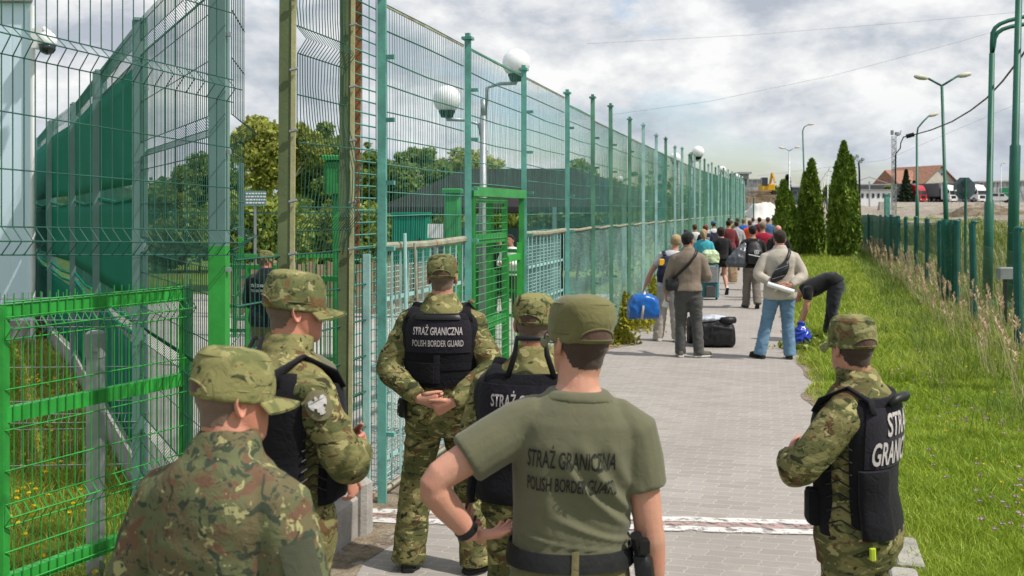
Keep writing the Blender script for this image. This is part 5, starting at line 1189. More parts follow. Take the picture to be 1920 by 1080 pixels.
    def body(s, skinm, arms, legs, voxel, hands=None):
        lo = Loft(); X = Vector((1, 0, 0)); Yv = Vector((0, 1, 0))
        lo.add([s.tsec(z, -.006) for z in (.80, .88, .96, 1.05, 1.15, 1.26, 1.34, 1.40, 1.44, 1.475, 1.51, 1.56, 1.61)], 24)
        hm = s.HM; r3 = hm.to_3x3(); secs = []
        for z, rx, yf, yb in HS: secs.append((hm @ Vector((0, (yf + yb) / 2, z)), r3 @ X, r3 @ Yv, rx, (yf - yb) / 2, (yf - yb) / 2))
        lo.add(secs, 22, 2.15)
        def hp(x, y, z): return hm @ Vector((x, y, z))
        lo.add([(hp(0, .080, .125), r3 @ X, r3 @ Yv, .010, .012, .01), (hp(0, .090, .105), r3 @ X, r3 @ Yv, .011, .014, .01), (hp(0, .098, .088), r3 @ X, r3 @ Yv, .015, .017, .012), (hp(0, .096, .078), r3 @ X, r3 @ Yv, .017, .014, .012), (hp(0, .088, .072), r3 @ X, r3 @ Yv, .012, .010, .01)], 10, 2)
        # throat / neck link to the skull
        lo.limb([s.sp((0, -.012, 1.46)), s.sp((0, .0, 1.53)), hp(0, -.022, .06), hp(0, -.02, .1)], [.066, .060, .060, .062], 16)
        fing = MB()
        for sd in (-1, 1):
            base = Vector((sd * .069, -.006, .104)); fw = Vector((sd * -.30, .95, .12)).normalized(); up_ = (Vector((0, -.18, 1)) - fw * Vector((0, -.18, 1)).dot(fw)).normalized(); on = fw.cross(up_) * sd; on = on if on.x * sd > 0 else -on
            prof = [(a, .016 + .0045 * math.sin(a) * 1.0, .029) for a in np.linspace(0, 2 * math.pi, 17)[:-1]]
            def ep(a, k_, e_): x_ = math.cos(a) * .0165 * (1 + .18 * math.sin(a)) * k_; z_ = math.sin(a) * .030 * k_; return hm @ (base + fw * (x_ - .006) + up_ * z_ + on * (e_ + .006 - x_ * .15))
            rings = [(1.0, -.010), (1.05, -.003), (1.0, .003), (.86, .003), (.74, -.001), (.45, -.004), (.12, -.005)]
            A_n = 16; vs_ = [ep(2 * math.pi * i / A_n, k_, e_) for k_, e_ in rings for i in range(A_n)]
            fs_ = [(j * A_n + i, j * A_n + (i + 1) % A_n, (j + 1) * A_n + (i + 1) % A_n, (j + 1) * A_n + i) for j in range(len(rings) - 1) for i in range(A_n)]
            if sd < 0: fs_ = [f_[::-1] for f_ in fs_]
            fing.add(vs_, fs_)
        for sd, a in zip((-1, 1), arms):
            E, W = Vector(a[0]), Vector(a[1]); S = s.sh(sd); p = arc_pts(S, E, W)
            lo.limb([s.sp((sd * .08 * s.wide, -.012, 1.39)), S] + p + [W], [.066, .060, .052, .044, .043, .046, .041, .030, .027], 14)
            hd = a[2] if len(a) > 2 and a[2] is not None else (W - E); pn = a[3] if len(a) > 3 else Vector((-sd, 0, 0)); cu = a[4] if len(a) > 4 else (22, 26, 30, 34); th = a[5] if len(a) > 5 else 35
            side = a[6] if len(a) > 6 else sd
            hb_ = s.hand(lo, W, hd, pn, side, cu, th); fing.add(hb_.v, hb_.f)
        for sd, l in zip((-1, 1), legs):
            K, A = Vector(l[0]), Vector(l[1]); Hp = s.sp((sd * .092 * s.wide, -.01, .90)); Hp.z = min(Hp.z, .92)
            lo.limb([Hp, Hp.lerp(K, .5), K, K.lerp(A, .3) + Vector((0, -.008, 0)), K.lerp(A, .75), A], [.092, .076, .054, .056, .040, .036], 14)
        me = smooth_mesh(lo.v, lo.f, voxel, 3, .5); o = link_mesh('body', me, skinm, s.root)
        # fingers joined into the same mesh
        bm = bmesh.new(); bm.from_mesh(me); off = [bm.verts.new(v) for v in fing.v]
        for f in fing.f:
            try: fc = bm.faces.new([off[i] for i in f]); fc.smooth = True
            except ValueError: pass
        bm.to_mesh(me); bm.free(); s.bodyme = me; return o
    def hair(s, m, style='short', th=.010):
        inv = s.HM.inverted(); me = s.bodyme; bm = bmesh.new(); bm.from_mesh(me); bm.verts.ensure_lookup_table()
        def line(p):
            if style == 'nape': tb = [(-.1, .035), (-.05, .05), (-.02, .09), (.0, .13), (.03, .15), (.1, .18)]
            elif style == 'bob': tb = [(-.1, .0), (-.05, .0), (-.01, .03), (.02, .10), (.05, .15), (.1, .185)]
            else: tb = [(-.1, .05), (-.06, .055), (-.03, .085), (.0, .115), (.03, .14), (.06, .165), (.1, .185)]
            return float(np.interp(p.y, [a for a, _ in tb], [b for _, b in tb]))
        kill = []; mv = {}
        for v in bm.verts:
            p = inv @ v.co; inside = abs(p.x) < .12 and -.16 < p.y < .14 and -.05 < p.z < .28
            ear = abs(p.x) > .0745 and -.04 < p.y < .012 and p.z < .14
            d = p.z - line(p) + .006 * noise.noise(p * 60)
            if not inside or ear or d < 0: kill.append(v)
            else: mv[v] = th * sstep(0, .05, d) * (1 + .35 * noise.noise(p * 45)) + .0012
        for v, d in mv.items(): v.co = v.co + v.normal * d
        bmesh.ops.delete(bm, geom=kill, context='VERTS'); m2 = bpy.data.meshes.new('hair'); bm.to_mesh(m2); bm.free(); m2.materials.clear()
        return link_mesh('hair', m2, m, s.root)
    def shirt(s, m, arms, hem=.80, top=1.485, e=.018, sleeve=1.0, voxel=.012, amp=.006, f=(6, 6, 12), cuff=.040, flare=.012, seed=0, name='shirt', extra=.0, collar=0):
        lo = Loft(); zs = [z for z in (.74, .80, .86, .92, .98, 1.05, 1.15, 1.26, 1.34, 1.40, 1.44, 1.47) if z > hem + .02]; zs = [hem, hem + .015] + zs + [top]
        lo.add([s.tsec(z, e + (flare * sstep(1.1, .85, z)) + extra * sstep(1.30, 1.0, z) * sstep(.9, 1.05, z) - (.006 if z == top else 0)) for z in zs], 28)
        if collar: lo.add([s.tsec(z, c_) for z, c_ in ((1.43, .0), (1.47, .018), (1.50, .022), (1.50 + collar, .016), (1.505 + collar, .012))], 20)
        for sd, a in zip((-1, 1), arms):
            E, W = Vector(a[0]), Vector(a[1]); S = s.sh(sd, .174, 1.372); base = [s.sp((sd * .062 * s.wide, -.014, 1.405)), s.sp((sd * .12 * s.wide, -.013, 1.395)), S]
            if sleeve >= 1:
                p = arc_pts(S, E, W); W2 = E.lerp(W, .95); lo.limb(base + p[:5] + [E.lerp(W, .80), W2], [.066, .074, .071 + e * .3, .066 + e * .3, .062 + e * .2, .063 + e * .2, .062 + e * .2, .056 + e * .2, .050, cuff], 16)
            elif sleeve > 0:
                q = S.lerp(E, sleeve); lo.limb(base + [S.lerp(q, .5), q, q + (q - S).normalized() * .008], [.066, .073, .072 + e * .2, .073 + e * .2, .070 + e * .2, .066 + e * .2], 16)
        me = smooth_mesh(lo.v, lo.f, voxel, 3, .5, name); fold(me, amp, f, seed); o = link_mesh(name, me, m, s.root); s.shirtme = me
        s.bvh = BVHTree.FromPolygons([v.co.copy() for v in me.vertices], [tuple(p.vertices) for p in me.polygons]); return o
    def trousers(s, m, legs, top=1.02, e=.012, rk=.076, rh=.078, voxel=.013, amp=.005, f=(8, 8, 13), seed=0, cut=1.0, name='trousers', drop=.035):
        lo = Loft(); lo.add([s.tsec(z, e) for z in (.79, .84, .90, .96, top - .01, top)], 26)
        for sd, l in zip((-1, 1), legs):
            K, A = Vector(l[0]), Vector(l[1]); Hp = s.sp((sd * .088 * s.wide, -.012, .89)); Hp.z = min(Hp.z, .92); A2 = A + (A - K).normalized() * drop
            if cut >= 1: lo.limb([Hp + Vector((0, 0, .03)), Hp.lerp(K, .3), Hp.lerp(K, .65), K, K.lerp(A2, .35), K.lerp(A2, .75), A2], [.098 * s.wide, .104, .09, rk, rk, (rk + rh) / 2, rh], 18)
            else: q = Hp.lerp(K, cut); lo.limb([Hp + Vector((0, 0, .03)), Hp.lerp(q, .5), q], [.098, .104, .100], 18)
        me = smooth_mesh(lo.v, lo.f, voxel, 3, .5, name); fold(me, amp, f, seed + 4); return link_mesh(name, me, m, s.root)
    def shoes(s, m, legs, sole=None, boot=False):
        for sd, l in zip((-1, 1), legs):
            A = Vector(l[1]); d = Vector(l[2]).normalized() if len(l) > 2 else Vector((sd * .2, 1, 0)).normalized(); pit = l[3] if len(l) > 3 else 0.
            side = Vector((d.y, -d.x, 0)).normalized(); up = side.cross(d).normalized()
            Rm = Matrix.Rotation(R(pit), 3, side); d2 = Rm @ d; up = Rm @ up; base = A - Vector((0, 0, .075)) if pit == 0 else A - up * .075
            lo = Loft()
            for k0 in (0,):
                S_ = [(-.078, .026, .030, .035), (-.065, .035, .03, .06), (-.02, .037, .03, .085), (.03, .039, .03, .075), (.09, .043, .03, .052), (.14, .045, .03, .042), (.175, .040, .028, .034), (.195, .024, .02, .022)]
                lo.add([(base + d2 * y + up * .036, side, up, w_, h_, .030) for y, w_, _, h_ in S_], 14, 2.4)
            if boot: lo.limb([A + Vector((0, 0, -.02)), A + Vector((0, 0, .1))], [.05, .052], 14)
            me = smooth_mesh(lo.v, lo.f, .009, 2, .5, 'shoe'); sh_ = link_mesh('shoe', me, m, s.root)
            lo = Loft(); lo.add([(base + d2 * y + up * .013, side, up, w_ + .004, .013, .013) for y, w_ in ((-.082, .022), (-.068, .036), (0, .037), (.09, .044), (.14, .047), (.18, .041), (.2, .022))], 12, 4)
            me = bpy.data.meshes.new('sole'); me.from_pydata([tuple(v) for v in lo.v], [], lo.f); link_mesh('sole', me, sole or M_BLACKR, sh_)
    def cap(s, m, strap=None, tall=.128, peak=True, back=True, band=None, puff=0.):
        hm = s.HM; r3 = hm.to_3x3(); X = r3 @ Vector((1, 0, 0)); Yv = r3 @ (Vector((0, 1, -.10)).normalized()); lo = Loft(); z0 = .112
        prof = [(0, .083, .106), (.03, .0845, .107), (.062, .084 + puff, .106 + puff), (.088, .081 + puff, .102 + puff), (tall - .022, .075 + puff, .094 + puff), (tall - .008, .064, .081), (tall, .044, .056), (tall + .003, .018, .025)]
        lo.add([(hm @ Vector((0, -.003, z0 + h + .006 * 0)), X, Yv, rx, ry, ry) for h, rx, ry in prof], 28, 2.15)
        me = smooth_mesh(lo.v, lo.f, .006, 2, .5, 'cap'); fold(me, .0052, (11, 11, 13), s.k * 7 + s.yaw * .1); o = link_mesh('cap', me, m, s.root)
        # seam ridge round the crown and band edge
        b = MB(); 
        for h, kx in ((tall - .021, 1.0), (.028, 1.0)):
            rx, ry = (.0745 + puff, .0935 + puff) if h > .05 else (.0855, .108); b.tube([hm @ Vector((0, -.003, z0 + h)) + X * (rx * math.cos(a)) + Yv * (ry * math.sin(a)) for a in np.linspace(0, 2 * math.pi, 41)], .0022, 5, False)
        b.build('seam', m, o, world=False, smooth=True)
        if peak:
            V = []; q = []; n1, n2 = 18, 6
            for dz in (0, -.004):
                for j in range(n2 + 1):
                    for i in range(n1 + 1):
                        a = lerp(R(22), R(158), i / n1); v_ = j / n2; ext = .074 * math.sin((a - R(14)) / R(152) * math.pi) ** .55
                        x, y = math.cos(a) * (.082 + .1 * ext * v_), math.sin(a) * .104 + v_ * ext
                        V.append(hm @ Vector((x, y, z0 + .006 + dz - .016 * v_ - .10 * (x / .085) ** 2 * .22 * (.4 + .6 * v_))))
            k = (n1 + 1) * (n2 + 1)
            for o_ in (0, k):
                for j in range(n2):
                    for i in range(n1): a = o_ + j * (n1 + 1) + i; f = (a, a + 1, a + n1 + 2, a + n1 + 1); q.append(f if o_ == 0 else f[::-1])
            for i in range(n1): a = n2 * (n1 + 1) + i; q.append((a + 1, a, k + a, k + a + 1))
            me = bpy.data.meshes.new('peak'); me.from_pydata([tuple(v) for v in V], [], q); me.polygons.foreach_set('use_smooth', [True] * len(q)); link_mesh('peak', me, m, o)
        if back and strap:
            def bp(th, h, e): return hm @ Vector((0, -.003, z0 + h)) + X * (math.sin(th) * (.0845 + e)) - Yv * (math.cos(th) * (.107 + e))
            V = []; q = []; n = 16
            for i in range(n + 1):
                th = lerp(-.62, .62, i / n); hh = .010 + .030 * math.sqrt(max(0, 1 - (th / .63) ** 2)); V += [bp(th, .010, .0035), bp(th, hh, .0035)]
            for i in range(n): q.append((2 * i, 2 * i + 2, 2 * i + 3, 2 * i + 1))
            me = bpy.data.meshes.new('back_opening'); me.from_pydata([tuple(v) for v in V], [], q); link_mesh('back_opening', me, strap, o)
            b = MB(); b.tube([bp(lerp(-.7, .7, i / 14), .010, .001) for i in range(15)], .0035, 6); b.tube([bp(lerp(-.64, .64, i / 16), .010 + .032 * math.sqrt(max(0, 1 - (lerp(-.64, .64, i / 16) / .645) ** 2)), .004) for i in range(17)], .003, 6); b.build('strap', m, o, world=False, smooth=True)
        return o
    def eyes(s):
        for sd in (-1, 1):
            b = MB(); b.lathe((0, 0, 0), [(.0115 * math.sin(a) + .0002, -.0115 * math.cos(a)) for a in np.linspace(0, math.pi, 8)], 10); b.xform(s.HM @ Matrix.Translation((sd * .031, .0775, .108))); b.build('eye', M_EYE, s.root, world=False, smooth=True)
            b = MB(); b.tube([s.HM @ Vector((sd * x, y, .124 + z)) for x, y, z in ((.016, .092, 0), (.03, .092, .004), (.045, .084, 0))], .0035, 5); b.build('eyebrow', M_HAIRD, s.root, world=False)
    def vest(s, m, z0=1.0, z1=1.43, off=.034, gap=(74, 106), th=.026, hemf=None, label=None):
        v = s.wrap('vest', m, -gap[0], gap[0], z0, z1, off, th, 26, 18, hem=hemf)
        f = s.wrap('front_plate', m, gap[1], 360 - gap[1], z0, z1 - .04, off, th, 26, 14, parent=v)
        # top of the plates wraps over the shoulders
        for sd in (-1, 1):
            b = Loft(); pts = [s.surf(R(sd * 40), 1.38, .040), s.surf(R(sd * 44), 1.425, .034), s.sp((sd * .105 * s.wide, -.012, 1.468)), s.surf(R(180 - sd * 44), 1.415, .042), s.surf(R(180 - sd * 40), 1.37, .045)]
            b.limb(pts, [.055] * 5, 14, .2, Vector((1, 0, 0))); me = bpy.data.meshes.new('shoulder_strap'); me.from_pydata([tuple(p) for p in b.v], [], b.f); me.polygons.foreach_set('use_smooth', [True] * len(b.f)); link_mesh('shoulder_strap', me, m, v)
        # side lacing cords
        for sd in (-1, 1):
            b = MB()
            for k in range(8):
                z = lerp(z0 + .05, z1 - .14, k / 7); b.tube([s.surf(R(sd * (gap[0] - 4)), z, off + th + .004), s.surf(R(sd * 90), z + .022, off + th * .6), s.surf(R(sd * (gap[1] + 4)), z, off + th + .004)], .0035, 5)
            b.build('side_lacing', M_BLACK, v, world=False)
        s.v_off = off + th; return v
M_EYE = paint('eye', (.25, .22, .20), .15, .2, 30, spec=.6)
M_HAIRD = cloth('dark_brown_hair', (.030, .020, .014), .75, .35, .8, 500); M_HAIRB = cloth('black_hair', (.012, .010, .010), .7, .3, .8, 500)
M_HAIRM = cloth('brown_hair', (.075, .045, .028), .75, .3, .8, 500); M_HAIRF = cloth('fair_hair', (.33, .24, .13), .75, .25, .8, 500); M_HAIRS = cloth('dark_stubble', (.065, .042, .032), .85, .25, .5, 700); M_HAIRG = cloth('cropped_grey_brown_hair', (.17, .115, .085), .85, .2, .5, 700); M_HAIRR = cloth('reddish_hair', (.16, .035, .025), .7, .3, .8, 500)
SK1 = skin('skin_fair', (.56, .31, .22)); SK2 = skin('skin_ruddy', (.54, .265, .185)); SK3 = skin('skin_tan', (.42, .225, .145))
CAMO_A = camo('woodland_camo', ((.10, .105, .042), (.235, .21, .088), (.125, .062, .032), (.016, .018, .012), (.42, .37, .17)), 10.5, 1.9)
CAMO_B = camo('woodland_camo_cap', ((.125, .135, .055), (.25, .23, .10), (.165, .085, .042), (.032, .034, .02), (.38, .34, .17)), 11, 1.3, seed=3)
CAMO_F = camo('speckled_forest_camo', ((.115, .125, .062), (.135, .105, .058), (.145, .064, .045), (.022, .034, .030), (.37, .345, .16)), 15, 1.1, True, seed=6, lt=.605, dk=.55)
CAMO_FC = camo('speckled_camo_cap', ((.13, .14, .055), (.26, .24, .10), (.17, .075, .04), (.035, .04, .02), (.34, .31, .14)), 12, 1.4, seed=9)
M_STRAPC = cloth('brown_mesh_band', (.10, .058, .045), .9)
M_VEST = cloth('black_vest_fabric', (.0085, .008, .0105), .85, .25, .5, 500, .06); M_VESTP = cloth('vest_panel_fabric', (.019, .017, .024), .8, .2, .4, 500, .08)
M_LETTER = cloth('pale_reflective_lettering', (.52, .47, .47), .6, .1, .1); M_LETD = cloth('dark_print', (.018, .018, .017), .8, .15, .1)
M_OLT = cloth('olive_tshirt', (.125, .123, .074), .9, .10, .2); M_OLC = cloth('olive_cap_fabric', (.145, .135, .055), .9, .14, .4); M_OLP = cloth('olive_trousers', (.15, .135, .062), .9, .15, .5)
M_BELT = paint('black_webbing', (.014, .014, .015), .6, .2, 20, bump=.3)
def col(name, c, **k): return cloth(name, c, **k)
STAND = (((-.11, .02, .49), (-.125, -.01, .085)), ((.11, .02, .49), (.125, -.01, .085)))
REST = (((-.265, -.02, 1.11), (-.285, .06, .865)), ((.265, -.02, 1.11), (.285, .06, .865)))
Xv = Vector((1, 0, 0))

# ---- 1. border guard by the gate, hands clasped behind
g = 'border guards in the foreground'
p = gnd(829, 1067)
F = Fig('border guard in full camouflage and lettered black vest, hands clasped behind the back', p.x, p.y, -4, 1.845, .98, yaw=3, pitch=-3, group=g)
AR = (((-.295, -.09, 1.125), (-.085, -.238, .99), (.93, -.06, -.12), (.1, .95, .1), (30, 36, 40, 44), 22, 1), ((.295, -.09, 1.125), (.085, -.272, .975), (-.88, .0, -.38), (-.05, .9, .2), (34, 40, 44, 48), 25, -1))
LG = (((-.145, .02, .49), (-.185, -.01, .08), (-.12, 1, 0)), ((.15, .02, .49), (.195, -.03, .08), (.75, .75, 0)))
F.body(SK1, AR, LG, .007); F.hair(M_HAIRG, 'nape', .002); F.cap(CAMO_B, M_STRAPC, .124)
F.shirt(CAMO_A, AR, .765, 1.475, .026, 1.0, .009, .0085, (7, 7, 11), .046, .022, 1.3, 'jacket', 0, .025)
F.trousers(CAMO_A, LG, 1.0, .012, .088, .092, .010, .008, (9, 9, 13), 2); F.shoes(M_BLACK, LG, M_BLACKR, True); F.eyes()
V_ = F.vest(M_VEST, 1.05, 1.435, .036, (72, 106), .026, lambda u: .10 * abs(u) ** 1.7 - .02)
F.wrap('name_panel', M_VESTP, -47, 47, 1.225, 1.40, F.v_off + .001, .004, 20, 8, V_)
F.wrap('pocket', M_VEST, -50, -4, 1.06, 1.17, F.v_off + .001, .010, 12, 8, V_); F.wrap('centre_seam', M_VESTP, -4, 2, 1.06, 1.215, F.v_off + .001, .003, 4, 6, V_); F.wrap('strap', M_VEST, 2, 52, 1.13, 1.165, F.v_off + .001, .004, 10, 3, V_)
F.wrap('drag_handle', M_BLACK, -32, 32, 1.405, 1.43, F.v_off + .002, .012, 14, 3, V_)
F.text('STRAŻ GRANICZNA', M_LETTER, 1.325, .042, .275, F.v_off + .0085, shear=.12, bold=.018, parent=V_); F.text('POLISH BORDER GUARD', M_LETTER, 1.262, .035, .285, F.v_off + .0085, bold=.012, parent=V_)
for th in (-62, 60):
    pc = F.wrap('belt_pouch', M_BELT, th - 9, th + 9, .865, .965, .055, .028, 6, 6)
    b = MB()
    for z in (.885, .935): b.lathe((0, 0, 0), [(.006, 0), (.006, .004), (.002, .005)], 10); b.xform(Matrix.Translation(F.surf(R(th + 2), z, .086)) @ Matrix.Rotation(R(90), 4, 'X'), len(b.v) - 30)
    b.build('snap', M_GALV, pc, world=False)
for sd in (-1, 1): b = MB(); q = F.sh(sd, .17, 1.455); b.box(q + Vector((0, 0, .035)), (.035, .10, .012), 0, 0, sd * .5); b.build('shoulder_tab', CAMO_A, F.root, world=False)

# ---- 2. front-left soldier in speckled camouflage
F = Fig('soldier in speckled rust and green camouflage, back turned, nearest at lower left', at(416, 900, 2.5).x, 2.5, -20, 1.748, .94, yaw=-33, pitch=2, group=g, lean=3)
AR = (((-.275, -.03, 1.11), (-.26, .16, .92)), ((.275, -.03, 1.11), (.26, .17, .93)))
F.body(SK2, AR, STAND, .0065); F.hair(M_HAIRG, 'nape', .002); F.cap(CAMO_FC, M_STRAPC, .128); F.eyes()
F.shirt(CAMO_F, AR, .78, 1.48, .03, 1.0, .009, .008, (6, 6, 9), .045, .02, 3.1, 'jacket', 0, .045); F.trousers(CAMO_F, STAND, 1.0, .015, .09, .09); F.shoes(M_BLACK, STAND, None, True)
M_PATCH = cloth('olive_patch', (.06, .065, .04), .9); M_BADGE = paint('embroidered_white', (.48, .465, .45), .8, .15, 90, bump=.4); M_BADGR = cloth('badge_ground', (.16, .145, .08), .9)
def sleeve_patch(F, sd, t_, w_, h_, m, name, rot=0., off=.082, az=0., rnd=False):
    S = F.sh(sd); E = Vector((sd * .275, -.03, 1.11)) if not hasattr(F, 'E') else Vector(F.E[sd]); c = S.lerp(E, t_); d = (E - S).normalized(); o_ = Vector((sd * math.cos(az), math.sin(az), 0)); o_ = (o_ - d * o_.dot(d)).normalized(); l_ = d.cross(o_)
    V = []; n = 10
    for j in range(n + 1):
        for i in range(n + 1):
            u, v_ = i / n - .5, j / n - .5
            if rnd: u, v_ = u * math.sqrt(1 - 2 * v_ * v_), v_ * math.sqrt(1 - 2 * u * u)
            a = u * w_ / off; V.append(c + (o_ * math.cos(a) + l_ * math.sin(a)) * off + d * (v_ * h_))
    q = [(j * (n + 1) + i, j * (n + 1) + i + 1, (j + 1) * (n + 1) + i + 1, (j + 1) * (n + 1) + i) for j in range(n) for i in range(n)]
    me = bpy.data.meshes.new(name); me.from_pydata([tuple(p_) for p_ in V], [], q); o = link_mesh(name, me, m, F.root); md = o.modifiers.new('s', 'SOLIDIFY'); md.thickness = .004; md.offset = 0; return o, (c, d, o_, l_, off)
def eagle(fr, size, par):
    """small heraldic spread-wing bird embroidered in white"""
    c, d, o_, l_, off = fr; pts = [(0, -.5), (.07, -.44), (.06, -.36), (.12, -.28), (.26, -.42), (.40, -.40), (.46, -.22), (.42, -.02), (.34, .14), (.24, .04), (.16, .10), (.2, .28), (.12, .32), (.14, .46), (0, .5)]
    pts = pts + [(-x, y) for x, y in reversed(pts[1:-1])]; b = MB(); n = len(pts); vs = []
    for e in (.004, .009):
        for x, y in pts: a = x * size / off; vs.append(c + (o_ * math.cos(a) + l_ * math.sin(a)) * (off + e) + d * (y * size))
    b.add(vs, [tuple(range(n, 2 * n))] + [(i, (i + 1) % n, n + (i + 1) % n, n + i) for i in range(n)]); b.build('eagle_emblem', M_BADGE, par, world=False)
o, fr = sleeve_patch(F, 1, .50, .085, .10, M_PATCH, 'pocket_flap', off=.088, az=-.75); o, fr = sleeve_patch(F, 1, .86, .075, .10, M_BADGR, 'sleeve_badge', off=.088, az=-.75); eagle(fr, .07, o)

# ---- 3. second soldier, side on, black vest, arms folded
F = Fig('border guard in camouflage and black vest seen in profile with folded arms', at(535, 900, 3.62).x, 3.62, -52, 1.877, .98, yaw=-14, pitch=0, group=g, lean=2)
AR = (((-.27, .12, 1.13), (-.02, .26, 1.14), (1, .05, .05), (0, -1, 0), (20, 20, 20, 20)), ((.25, .10, 1.13), (.06, .25, 1.12), (-1, .1, .0), (0, -1, 0), (20, 20, 20, 20)))
F.E = {-1: AR[0][0], 1: AR[1][0]}
F.body(SK2, AR, STAND, .007); F.hair(M_HAIRG, 'nape', .002); F.cap(CAMO_B, M_STRAPC, .128); F.eyes()
F.shirt(CAMO_A, AR, .74, 1.475, .028, 1.0, .009, .009, (7, 7, 10), .046, .02, 5.2, 'jacket', 0, .035); F.trousers(CAMO_A, STAND, 1.0, .02, .095, .095, .010, .008, seed=3); F.shoes(M_BLACK, STAND, None, True)
V_ = F.vest(M_VEST, 1.0, 1.43, .036, (80, 98), .026); F.wrap('pocket', M_VEST, 102, 132, 1.02, 1.14, F.v_off, .03, 8, 8, V_)
b = Loft(); b.limb([F.surf(R(-14), 1.43, .05), F.surf(R(-12), 1.50, .045) + Vector((0, 0, .03)), F.surf(R(12), 1.50, .045) + Vector((0, 0, .03)), F.surf(R(14), 1.43, .05)], [.014] * 4, 8, .4); me = bpy.data.meshes.new('drag_handle'); me.from_pydata([tuple(p_) for p_ in b.v], [], b.f); link_mesh('drag_handle', me, M_BLACK, V_)
o, fr = sleeve_patch(F, 1, .20, .085, .10, M_BADGR, 'sleeve_badge', off=.092, az=-.30, rnd=True); eagle(fr, .062, o)

# ---- 4. guard in the olive t-shirt, hand on hip
F = Fig('border guard in olive t-shirt and olive cap with one hand on the hip', at(1064, 900, 3.05).x, 3.05, 3, 1.828, .97, lean_side=3, yaw=22, pitch=-2, group=g, scale_head=1.03)
AR = (((-.405, -.07, 1.235), (-.285, .0, 1.065), (.85, .35, -.12), (-.1, .2, .9), (12, 14, 16, 18), 62, 1), ((.235, -.03, 1.09), (.262, .03, .835)))
F.body(SK1, AR, STAND, .0055); F.hair(M_HAIRS, 'nape', .0035); F.cap(M_OLC, M_STRAPC, .130, puff=.004); F.eyes()
F.shirt(M_OLT, AR, 1.025, 1.478, .013, .56, .0065, .005, (4.5, 4.5, 2.6), .07, .0, 8.1, 't_shirt', .006)
for v in F.shirtme.vertices:                  # long drapery creases of the thin cotton
    x, y, z = v.co; d = 0.
    for x0, kx, z0, z1, am, wd in ((-.035, .22, 1.335, 1.09, .012, .017), (.03, .19, 1.36, 1.10, .012, .018), (.105, .12, 1.37, 1.15, .006, .018), (-.10, .05, 1.34, 1.12, .006, .024), (-.04, .30, 1.15, 1.04, .007, .018), (-.16, .30, 1.10, 1.045, .006, .016)):
        if y < .02 and z1 - .03 < z < z0 + .03:
            u = (z0 - z) / (z0 - z1); xc = x0 + kx * max(0, u) ** 1.5; w_ = wd * (1 + .8 * abs(u - .5)); f_ = sstep(-.1, .25, u) * sstep(1.1, .75, u); q = (x - xc) / w_
            d += am * f_ * (math.exp(-q * q) - .6 * math.exp(-(q - 2.2) ** 2 / 1.5))
    if d: v.co += Vector((x * .9, y - .06, 0)).normalized() * d
F.bvh = BVHTree.FromPolygons([v.co.copy() for v in F.shirtme.vertices], [tuple(p.vertices) for p in F.shirtme.polygons])
me = F.shirtme; F.trousers(M_OLP, STAND, 1.03, .014, .085, .085, seed=6); F.shoes(M_BLACK, STAND, None, True)
lo = Loft(); lo.add([F.tsec(z, e_) for z, e_ in ((1.462, .012), (1.474, .016), (1.486, .013), (1.49, .008))], 26); me_ = smooth_mesh(lo.v, lo.f, .006, 1, .4, 'neckband'); link_mesh('neckband', me_, M_OLT, F.root)
F.text('STRAŻ GRANICZNA', M_LETD, 1.285, .050, .262, .02, th0=-5, target=F.bvh, bold=.014); F.text('POLISH BORDER GUARD', M_LETD, 1.218, .040, .262, .02, th0=-5, target=F.bvh, bold=.012)
bt = F.wrap('belt', M_BELT, -180, 180, .995, .045 + 1.0, .026, .006, 60, 3); F.wrap('buckle', M_BLACK, 172, 188, .995, 1.045, .033, .008, 4, 3, bt); F.wrap('belt_loop', M_OLP, -2, 2, .985, 1.055, .033, .003, 3, 4, bt)
b = MB(); c_ = F.surf(R(-52), .965, .03)
for k in range(3): b.tube([c_ + Vector((.012 * k, -.01, 0)) + Vector((0, math.sin(a) * .006, -.022 + .022 * math.cos(a))) + Vector((.010 * math.sin(a), 0, 0)) for a in np.linspace(0, 6.283, 13)], .002, 5, False)
b.build('key_ring', M_GALV, bt, world=False)
hol = F.wrap('holster', M_BLACK, 62, 92, .85, 1.025, .04, .045, 10, 12); b = MB(); c_ = F.surf(R(70), 1.045, .065); b.tube([c_ + Vector((0, .01, -.05)), c_ + Vector((-.01, -.005, .0)), c_ + Vector((-.025, -.025, .045))], [.02, .02, .018], 8); b.box(c_ + Vector((.0, .01, .012)), (.028, .09, .035)); b.build('pistol_grip', M_BLACK, hol, world=False)
b = MB(); b.lathe((0, 0, 0), [(.008, 0), (.008, .006)], 10); b.xform(Matrix.Translation(F.surf(R(84), .92, .09)) @ Matrix.Rotation(R(90), 4, 'X')); b.build('retention_stud', M_YEL, hol, world=False)
E, W = Vector(AR[0][0]), Vector(AR[0][1]); wa = E.lerp(W, .90); dw = (W - E).normalized(); a1 = dw.orthogonal().normalized(); a2 = dw.cross(a1)
lo = Loft(); lo.limb([wa - dw * .012, wa - dw * .011, wa + dw * .011, wa + dw * .012], [.030, .0345, .0345, .030], 20, .92); me_ = bpy.data.meshes.new('wristwatch'); me_.from_pydata([tuple(p_) for p_ in lo.v], [], lo.f); ww = link_mesh('wristwatch', me_, M_BLACK, F.root)
hm = F.HM; b = MB()
for sd in (-1, 1): b.tube([hm @ Vector((sd * .078, -.005, .122)), hm @ Vector((sd * .080, .05, .118)), hm @ Vector((sd * .066, .100, .116))], .0022, 5); b.tube([hm @ Vector((sd * (.034 + .027 * math.cos(a)), .106, .108 + .019 * math.sin(a))) for a in np.linspace(0, 6.283, 15)], .002, 5, False)
b.tube([hm @ Vector((-.009, .108, .11)), hm @ Vector((.009, .108, .11))], .002, 5); b.build('glasses', M_BLACK, F.root, world=False)

